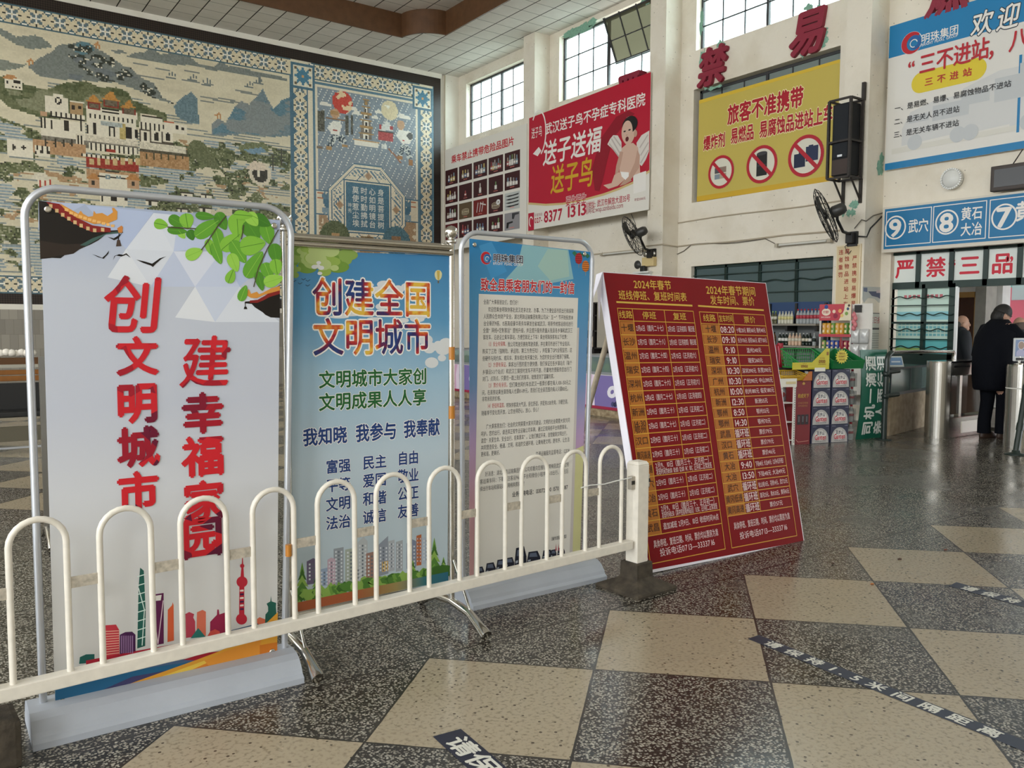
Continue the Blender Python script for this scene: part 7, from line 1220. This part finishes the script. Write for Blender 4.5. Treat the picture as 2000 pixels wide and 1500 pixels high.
# --- fridges along the shop's hall side
def freezer(y0, y1, lab, pinkleft):
    t = thing('display_freezer', lab, 'freezer', 'wrapped display freezers', (8.62, y0, 0)); L = y1-y0; b = MB(); b.box((0,0,.14), (.75,L,.66), mat('white_freezer', 'dad6d2', .5), bev=.01); b.build('freezer_body', t); b = MB(); b.box((0.02,.02,0), (.73,L-.02,.14), mat('rusty_plinth', 'b5a384', .8, noise=.6, nscale=14, c2='6a5236')); b.build('plinth', t)
    P = Panel((-.004, L, .15), (0,-1,0), (0,0,1), .001); P.rect(0,0,L,.5, prt('7d70a8'),0); P.rect(0,0,L*.30,.5, prt('d4a9c4'),1); P.poly([(L*.30,.5),(L*.36,.5),(L*.33,.3),(L*.34,0),(L*.28,0),(L*.27,.3)], prt('e0d0e0'), 2); P.rect(0,-.03,L,.015, prt('9c2c48'),3)
    P.text('oa', L*.52, L*.76, .30, .34, prt('e4e0e8'), bold=.06, slant=.2); r3 = random.Random(2)
    for k in range(16): P.ell(L*(.58+.16*r3.random()), .06+.13*r3.random(), .035, .035, prt(('3a3a5c','4c4c74','2c2c48')[k % 3]), 4+.1*k)
    for k, x in enumerate((.80,.93)): P.poly([(L*x-.05,.04),(L*x+.05,.04),(L*x+.05,.34),(L*x+.025,.40),(L*x-.025,.40),(L*x-.05,.34)], prt('e4e0e4'), 6); P.rect(L*x-.03,.41,L*x+.03,.45, prt('b8c49c'),6); P.ell(L*x,.2,.035,.1, prt('3a3060' if k == 0 else 'c8909c'),8)
    P.build('wrap_print', t); b = MB(); b.box((0,0,.66), (.75,L,.70), mat('grey_freezer_trim', '8c8f92', .5)); b.box((0,0,.93), (.75,L,.96), mat('grey_freezer_trim', '8c8f92', .5)); [b.box((x,y,.70), (x+.03,y+.03,.93), mat('grey_freezer_trim', '8c8f92', .5)) for x in (0,.72) for y in (0,L-.03)]; b.build('glass_frame', t); b = MB(); b.quad((.002,0,.70), (.002,L,.70), (.002,L,.93), (.002,0,.93), glass('case_glass', 'a8c0bc', .35, .08)); b.build('glass_front', t)
    for k in range(int(L/.15)):
        b = MB(); c = ('c86a24','b8c43c','3a8a7c','c8b43c','a83c4c')[k % 5]; b.lathe([(.0001,0),(.055,.02),(.06,.07),(.03,.13),(.0001,.14)], mat('goods_'+c, c, .4), Matrix.Translation((.14, .10+.15*k, .701)), 7, False); b.build('frozen_snack', t)
freezer(8.75, 10.45, 'purple wrapped freezer with bottle picture behind the red board', True); freezer(12.6, 14.6, 'pink and purple wrapped freezer seen between the banner stands', True)
t = thing('back_cabinet', 'tall dark stock cabinet against the wall behind the freezers', 'cabinet', loc=(11.35, 12.0, 0)); b = MB(); cbm = mat('dark_cabinet', '2a2624', .5); b.box((.35,0,0), (.40,3.2,1.9), cbm); [b.box((0,y,0), (.40,y+.04,1.9), cbm) for y in (0,1.05,2.1,3.16)]; b.build('carcass', t)
for z in (.1,.55,.95,1.3,1.62,1.88): b = MB(); b.box((0,0,z), (.38,3.2,z+.03), cbm); b.build('shelf', t)
b = MB(); b.box((-.01,.06,.98), (.0,.95,1.9), mat('pale_cabinet_door', 'b0a89a', .5)); b.build('door', t)
r3 = random.Random(8)
for j, z in enumerate((.58,.98,1.33)):
    for k in range(9):
        c = r3.choice(('b8404c','c8b49c','4a3a30','d0a0b0','6a5a78','8c7a5c')); b = MB(); h = r3.uniform(.12,.25); yy = 12.10+1.05*(1+k//5)+.19*(k % 5); b.box((11.42, yy, z+.001), (11.60, yy+.13, z+h), mat('goods_'+c, c, .5), bev=.008); tag(b.build('boxed_goods'), 'small boxed goods on the %s shelf of the dark cabinet' % ('lower','middle','upper')[j], 'box', 'boxed goods in the %s row of the dark cabinet' % ('lower','middle','upper')[j])
# --- pipe rail, turnstiles, face scanner, pole
GP = mat('dark_green_pipe', '1f2b27', .35); p0 = Vector((9.80, 5.73, 0)); top = oy(1714, 689, p0.y).z; E2 = oy(1861, 690, 5.69); RL = thing('pipe_rail', 'dark pipe rail with an elbow in front of the shop counter', 'railing', loc=(p0.x, p0.y, 0)); dx = Vector((E2.x-p0.x, E2.y-p0.y, 0)); b = MB()
b.tube([(0,0,.012), (0,0,.4), (.01,0,.75), (.02,0,top-.09), (.045,-.004,top-.03), (.10,-.01,top)], .034, GP, 12); b.lathe([(.10,0),(.10,.012)], GP, None, 16); [b.lathe([(.04,-.03),(.04,.03)], GP, Matrix.Translation((.005,0,z)), 12) for z in (.55,.83)]; b.build('post', RL)
b = MB(); b.tube([(.10,-.01,top), tuple(dx*.5+Vector((0,0,top))), tuple(dx+Vector((0,0,top-.01))), tuple(dx+Vector((.02,0,top-.03))), tuple(dx+Vector((.02,0,top-.12)))], .024, STEELP, 12); b.build('hand_rail', RL)
for z in (.55, .85): b = MB(); b.tube([(.0,.0,z), (.30,.0,z+.01)], .026, GP, 10); b.build('stub_rail', RL)
SSM = mat('turnstile_steel', 'b9b5ad', .26, .92, noise=.10, nscale=3); SSD = mat('dark_turnstile_glass', '3a342e', .2)
def turnstile(cx, cy, lab, L=1.05):
    t = thing('turnstile', lab, 'turnstile', 'steel turnstiles at the entrance', (cx, cy, 0)); r = .155; n = 20; cap = [(r*math.cos(a), r*math.sin(a)) for a in [PI/2+i*PI/n for i in range(n+1)]]
    b = MB(); b.prism(cap+[(.0,-r),(.0,r)], 0, .965, SSM); b.build('round_end', t)
    b = MB(); b.prism(cap+[(L,-r),(L,r)], .965, .985, mat('polished_top', 'cfcac2', .15, 1.0)); b.build('lid', t)
    b = MB(); b.box((0,-r+.01,.80), (L,r-.01,.965), SSM, bev=.006); b.box((.06,-r+.006,.905), (L*.45,-r+.012,.925), DARK); b.box((L*.55,-r+.006,.905), (L-.06,-r+.012,.925), DARK); b.build('upper_housing', t)
    b = MB(); b.box((0,-r+.01,0), (L,r-.01,.26), SSM, bev=.006); b.box((L*.3,-r+.002,.05), (L*.8,-r+.012,.20), mat('steel_panel', 'c2bdb4', .35, 1.0)); b.build('lower_housing', t)
    b = MB(); b.box((L-.07,-r+.01,.26), (L,r-.01,.80), mat('polished_top', 'cfcac2', .15, 1.0)); b.box((0,-.12,.26), (.05,.12,.80), SSM); b.box((L*.44,-.03,.26), (L*.50,.03,.80), SSM); b.build('column', t)
    b = MB(); b.box((.05,-.012,.28), (L-.07,.0,.78), glass('smoked_glass', '6a5648', .35, .05)); b.build('glass_panel', t); return t
turnstile(10.62, 5.48, 'steel turnstile with round end beside the pipe rail'); T2 = turnstile(10.50, 4.46, 'steel turnstile at the frame edge with a face scanner on top')
b = MB(); b.lathe([(.157,.70),(.157,.712)], prt('d8d4cc'), None, 20); o = b.build('tape_line', T2)
p = oy(1991, 682, 4.46); t = thing('face_scanner', 'upright face scanning tablet with lit screen on the second turnstile', 'scanner', loc=(p.x, 4.46, .986), rz=math.atan2(-RT.y, -RT.x)+PI+.15); zz = p.z-.986
b = MB(); b.tube([(0,0,0), (0,0,zz-.05)], .016, STEELP, 10); b.lathe([(.05,0),(.05,.012),(.02,.02)], STEELP, None, 14); b.build('stand', t); b = MB(); b.box((-.075,-.012,zz-.14), (.075,.014,zz+.13), mat('white_scanner', 'd2d4d4', .3), bev=.01); b.box((-.05,-.016,zz-.13), (.05,-.011,zz-.10), DARK); b.build('scanner_body', t)
b = MB(); b.box((-.062,-.0155,zz-.085), (.062,-.0125,zz+.11), mat('lit_screen', '6f7f9c', .2, emit=.35)); P = Panel((0,-.0165,zz), (1,0,0), (0,0,1), .0006); P.ring(.01,.045,.045,.05,.006, prt('d8d0cc'),1); P.ell(.01,.045,.036,.042, prt('9a8478'),1); P.poly([(-.055,-.08),(.055,-.08),(.05,-.02),(.02,.0),(-.02,.0),(-.05,-.03)], prt('a8a8c4'),0); b.add(P.v, P.f, P.mats[0]); k0 = len(b.m)-len(P.f)
for i, mi in enumerate(P.m): b.m[k0+i] = b.mi(P.mats[mi])
b.build('screen', t)
p = fl(1984, 888); q = oy(2000, 787, p.y+.02); d_ = (q-p).normalized(); t = thing('leaning_pole', 'dark green leaning pole on a round base at the right frame edge', 'pole', loc=p); b = MB(); b.tube([(0,0,.01), tuple(d_*.62), tuple(d_*1.25)], .034, GP, 12); [b.tube([tuple(d_*a), tuple(d_*(a+.08))], .041, GP, 12) for a in (.28,.72)]; b.build('pole_tube', t); b = MB(); b.lathe([(.11,0),(.11,.012),(.045,.02),(.04,.05)], GP, None, 18); b.build('base', t)
# ================================================================ PEOPLE
SKIN = mat('skin', 'b98f78', .5); HAIR = mat('black_hair', '15120f', .6, bump=.3, bscale=80); 
def skinmesh(name, pts, edges, rad, m, parent, sub=2, root=0):
    me = bpy.data.meshes.new(name); me.from_pydata([tuple(p) for p in pts], edges, []); me.materials.append(m); o = bpy.data.objects.new(name, me); COL.objects.link(o); o.parent = parent
    s = o.modifiers.new('skin', 'SKIN'); s.use_smooth_shade = True; s.branch_smoothing = .6
    for i, v in enumerate(me.skin_vertices[0].data): r = rad[i]; v.radius = r if isinstance(r, tuple) else (r, r); v.use_root = (i == root)
    u = o.modifiers.new('sub', 'SUBSURF'); u.levels = sub; u.render_levels = sub
    dg = bpy.context.evaluated_depsgraph_get(); m2 = bpy.data.meshes.new_from_object(o.evaluated_get(dg)); o.modifiers.clear(); o.data = m2
    if not m2.materials: m2.materials.append(m)
    m2.polygons.foreach_set('use_smooth', [True]*len(m2.polygons)); return o
def rings(b, rs, m, n=22):     # (z, cx, cy, rx, ry) loft; x right, y forward
    vs = []; fs = []
    for z, cx, cy, rx, ry in rs:
        for k in range(n): a = 2*PI*k/n; vs.append((cx+rx*math.cos(a), cy+ry*math.sin(a), z))
    for i in range(len(rs)-1):
        for k in range(n): fs.append((i*n+k, i*n+(k+1) % n, (i+1)*n+(k+1) % n, (i+1)*n+k))
    fs += [tuple(range(n))[::-1], tuple((len(rs)-1)*n+k for k in range(n))]; b.add(vs, fs, m, True)
def person(lab, loc, rz, headpos, headtilt, coat, hands, feet, trouser, hair, coatrings, hem, bald=False, shoe='2b211a', lean=.0):
    t = thing('person', lab, 'person', loc=loc, rz=rz); S = .205; hx_, hy, hz = headpos; sh = coatrings[-3]; chest = (sh[1], sh[2], sh[0])
    pts = [(0,0,.90), (0,lean*.3,1.08), (chest[0],chest[1],chest[2]-.05), (hx_*.7+chest[0]*.3, hy*.62+chest[1]*.38, hz-.15), (hx_, hy-.005, hz-.06), (hx_, hy, hz+.02), (hx_, hy-.005, hz+.09)]
    rad = [(.13,.11), (.13,.11), (.15,.11), .056, (.066,.072), (.078,.098), (.055,.07)]; ed = [(0,1),(1,2),(2,3),(3,4),(4,5),(5,6)]
    for sx, ft in ((-1, feet[0]), (1, feet[1])):
        k = len(pts); kn = ((sx*.10+ft[0])/2, (ft[1])/2+.03, .48); pts += [(sx*.10, 0, .84), kn, (ft[0], ft[1]-.02, .09), (ft[0], ft[1]+.10, .045)]; rad += [.085, .058, .04, .04]; ed += [(0,k),(k,k+1),(k+1,k+2),(k+2,k+3)]
    arms = []
    for sx, (el, wr) in ((-1, hands[0]), (1, hands[1])):
        k = len(pts); sp = (chest[0]+sx*S*.92, chest[1], chest[2]+.02); w = Vector(wr); e = Vector(el); d = (w-e).normalized(); pts += [sp, el, wr, tuple(w+d*.07)]; rad += [.058, .045, .030, (.040,.020)]; ed += [(2,k),(k,k+1),(k+1,k+2),(k+2,k+3)]; arms.append((sp, el, wr, d))
    parts = [skinmesh('body', pts, ed, rad, SKIN, t)]
    for (sp, el, wr, d) in arms:          # five fingers on each hand, rooted in the palm
        w = Vector(wr)+d*.09; side = d.cross(Vector((0,0,1))).normalized(); dn = side.cross(d)
        for f in range(4): o = (f-1.5)*.019; L = (.062,.075,.07,.055)[f]; p0 = w+side*o-d*.02; fo = skinmesh('finger', [p0, p0+d*L*.5+dn*.004, p0+d*L*.85-dn*(-.016)], [(0,1),(1,2)], [.0088,.0082,.0065], SKIN, t, 1); parts.append(fo)
        p0 = Vector(wr)+d*.035+side*.03; to = skinmesh('thumb', [p0, p0+d*.03+side*.022, p0+d*.06+side*.02], [(0,1),(1,2)], [.0105,.0095,.0075], SKIN, t, 1); parts.append(to)
    b = MB(); rings(b, coatrings, coat)
    for sp, el, wr, d in arms: b.tube([Vector(sp)*1.0+Vector((-sp[0]*.35,0,-.03)), Vector(sp)+Vector((-sp[0]*.06,0,-.05)), (Vector(sp)+Vector(el))/2, el, (Vector(el)+Vector(wr))/2, Vector(wr)+d*.015], [.07,.088,.086,.076,.066,.055], coat, 14)
    b.build('coat', t); b = MB()
    for sx, ft in ((-1, feet[0]), (1, feet[1])): kn = Vector(((sx*.10+ft[0])/2, ft[1]/2+.03, .48)); b.tube([(sx*.09,0,hem+.14), kn+Vector((0,0,.18)), kn, (ft[0], ft[1]-.02, .22), (ft[0], ft[1]-.015, .07)], [.112,.096,.08,.076,.08], trouser, 14)
    b.build('trousers', t)
    for ft in feet: b = MB(); rings(b, [(.0, ft[0], ft[1]+.05, .048, .135), (.03, ft[0], ft[1]+.05, .052, .14), (.07, ft[0], ft[1]+.03, .046, .11), (.115, ft[0], ft[1]-.02, .045, .06)], mat('shoe_'+shoe, shoe, .5), 16); b.build('shoe', t)
    Mh = Matrix.Translation((hx_, hy, hz)) @ Matrix.Rotation(headtilt[1], 4, 'Z') @ Matrix.Rotation(headtilt[0], 4, 'X'); b = MB()
    def ell(c, r, m_, n=14, cut=-1.0):
        vs = []; fs = []
        for i in range(n+1):
            a = max(cut*PI/2, -PI/2)+(PI/2-max(cut*PI/2, -PI/2))*i/n
            for k in range(n*2): q = k*PI/n; vs.append(Mh @ Vector((c[0]+r[0]*math.cos(a)*math.cos(q), c[1]+r[1]*math.cos(a)*math.sin(q), c[2]+r[2]*math.sin(a))))
        for i in range(n):
            for k in range(n*2): fs.append((i*2*n+k, i*2*n+(k+1) % (2*n), (i+1)*2*n+(k+1) % (2*n), (i+1)*2*n+k))
        b.add(vs, fs, m_, True)
    ell((0,.0,.02), (.079,.100,.118), SKIN); ell((0,.055,-.055), (.05,.05,.055), SKIN); ell((0,.103,-.005), (.013,.02,.026), SKIN, 8); ell((0,.094,-.058), (.024,.008,.007), mat('lips', '8f5a50', .5), 8)
    for sx in (-1, 1): ell((sx*.080,-.005,.0), (.012,.028,.036), SKIN, 8); ell((sx*.030,.088,.028), (.013,.008,.008), mat('eye_white', 'd8d4d0', .3), 8); ell((sx*.030,.094,.028), (.006,.004,.006), DARK, 6); ell((sx*.030,.092,.048), (.018,.007,.005), HAIR, 6)
    hd = b; b = MB(); bd = parts[0]; vs_, fs_ = [], []
    for q in parts:                      # head, hands and trunk become one body mesh
        k0 = len(vs_); vs_ += [v.co.copy() for v in q.data.vertices]; fs_ += [tuple(i+k0 for i in f.vertices) for f in q.data.polygons]
    hd2 = MB(); hd2.add(vs_, fs_, SKIN, True); k0 = len(hd2.v); hd2.v += hd.v; hd2.f += [tuple(i+k0 for i in f) for f in hd.f]; hd2.m += [hd2.mi(hd.mats[i]) for i in hd.m]; hd2.smooth += hd.smooth
    for q in parts: bpy.data.objects.remove(q)
    hd2.build('body', t)
    if not bald: ell((0,-.014,.034), (.098,.112,.125), hair, 14, -.05); ell((0,-.045,-.015), (.092,.080,.105), hair, 12)
    else: ell((0,-.06,.0), (.078,.050,.07), hair, 10); ell((0,-.012,.03), (.081,.100,.055), hair, 10) if bald == 2 else None
    b.build('hair', t); return t
COAT = mat('black_coat', '090b12', .9, bump=.25, bscale=25, spec=.15); TRO = mat('black_trousers', '0a0c12', .9, bump=.2, bscale=20, spec=.15); GRC = mat('charcoal_jacket', '23262c', .75, bump=.2, bscale=25)
f_ = Vector((.96,-.28,0)).normalized(); rzp = math.atan2(f_.y, f_.x)-PI/2; p = fl(1934, 856)
person('person in a long black coat bending over the turnstile scanner', (p.x, p.y, 0), rzp, (-.055,.17,1.56), (-.50,-.35), COAT, (((-.32,.08,1.08),(-.22,.28,.98)), ((.30,.20,1.12),(.20,.46,1.10))), ((-.04,-.05),(.07,.12)), TRO, HAIR,
 [(.62,-.02,-.03,.19,.16),(.66,-.02,-.03,.205,.175),(.85,-.02,-.02,.235,.19),(1.05,-.015,0,.255,.20),(1.22,-.01,.02,.27,.195),(1.34,0,.045,.265,.175),(1.42,-.01,.07,.215,.155),(1.475,-.03,.095,.15,.13),(1.52,-.045,.12,.10,.10)], .62, shoe='3a2a20')
rg = [(.78,0,0,.19,.13),(.86,0,0,.20,.14),(1.05,0,0,.205,.145),(1.25,0,0,.23,.145),(1.36,0,0,.225,.13),(1.43,0,0,.17,.11),(1.50,0,.01,.075,.075),(1.53,0,.012,.065,.066)]
stand = (((-.28,.0,1.10),(-.27,.06,.86)), ((.28,.0,1.10),(.27,.06,.86)))
q = ox(1877, 640, 12.75); person('balding person in a dark jacket half hidden by the door jamb', (q.x, q.y+.02, 0), -PI/2-.75, (0,.03,1.46), (0,0), GRC, stand, ((-.1,0),(.1,0)), TRO, mat('grey_hair', '4a4641', .7), [(z-.09 if z > 1 else z, a, c, d, e) for z, a, c, d, e in rg], .76, 1)
q = ox(1993, 640, 13.6); person('person with cropped grey hair outside beyond the bending person', (q.x, q.y, 0), -.6, (0,.03,1.44), (0,0), GRC, stand, ((-.1,0),(.1,0)), TRO, mat('grey_hair2', '5a4c44', .7), [(z-.11 if z > 1 else z, a, c, d, e) for z, a, c, d, e in rg], .76, 2)
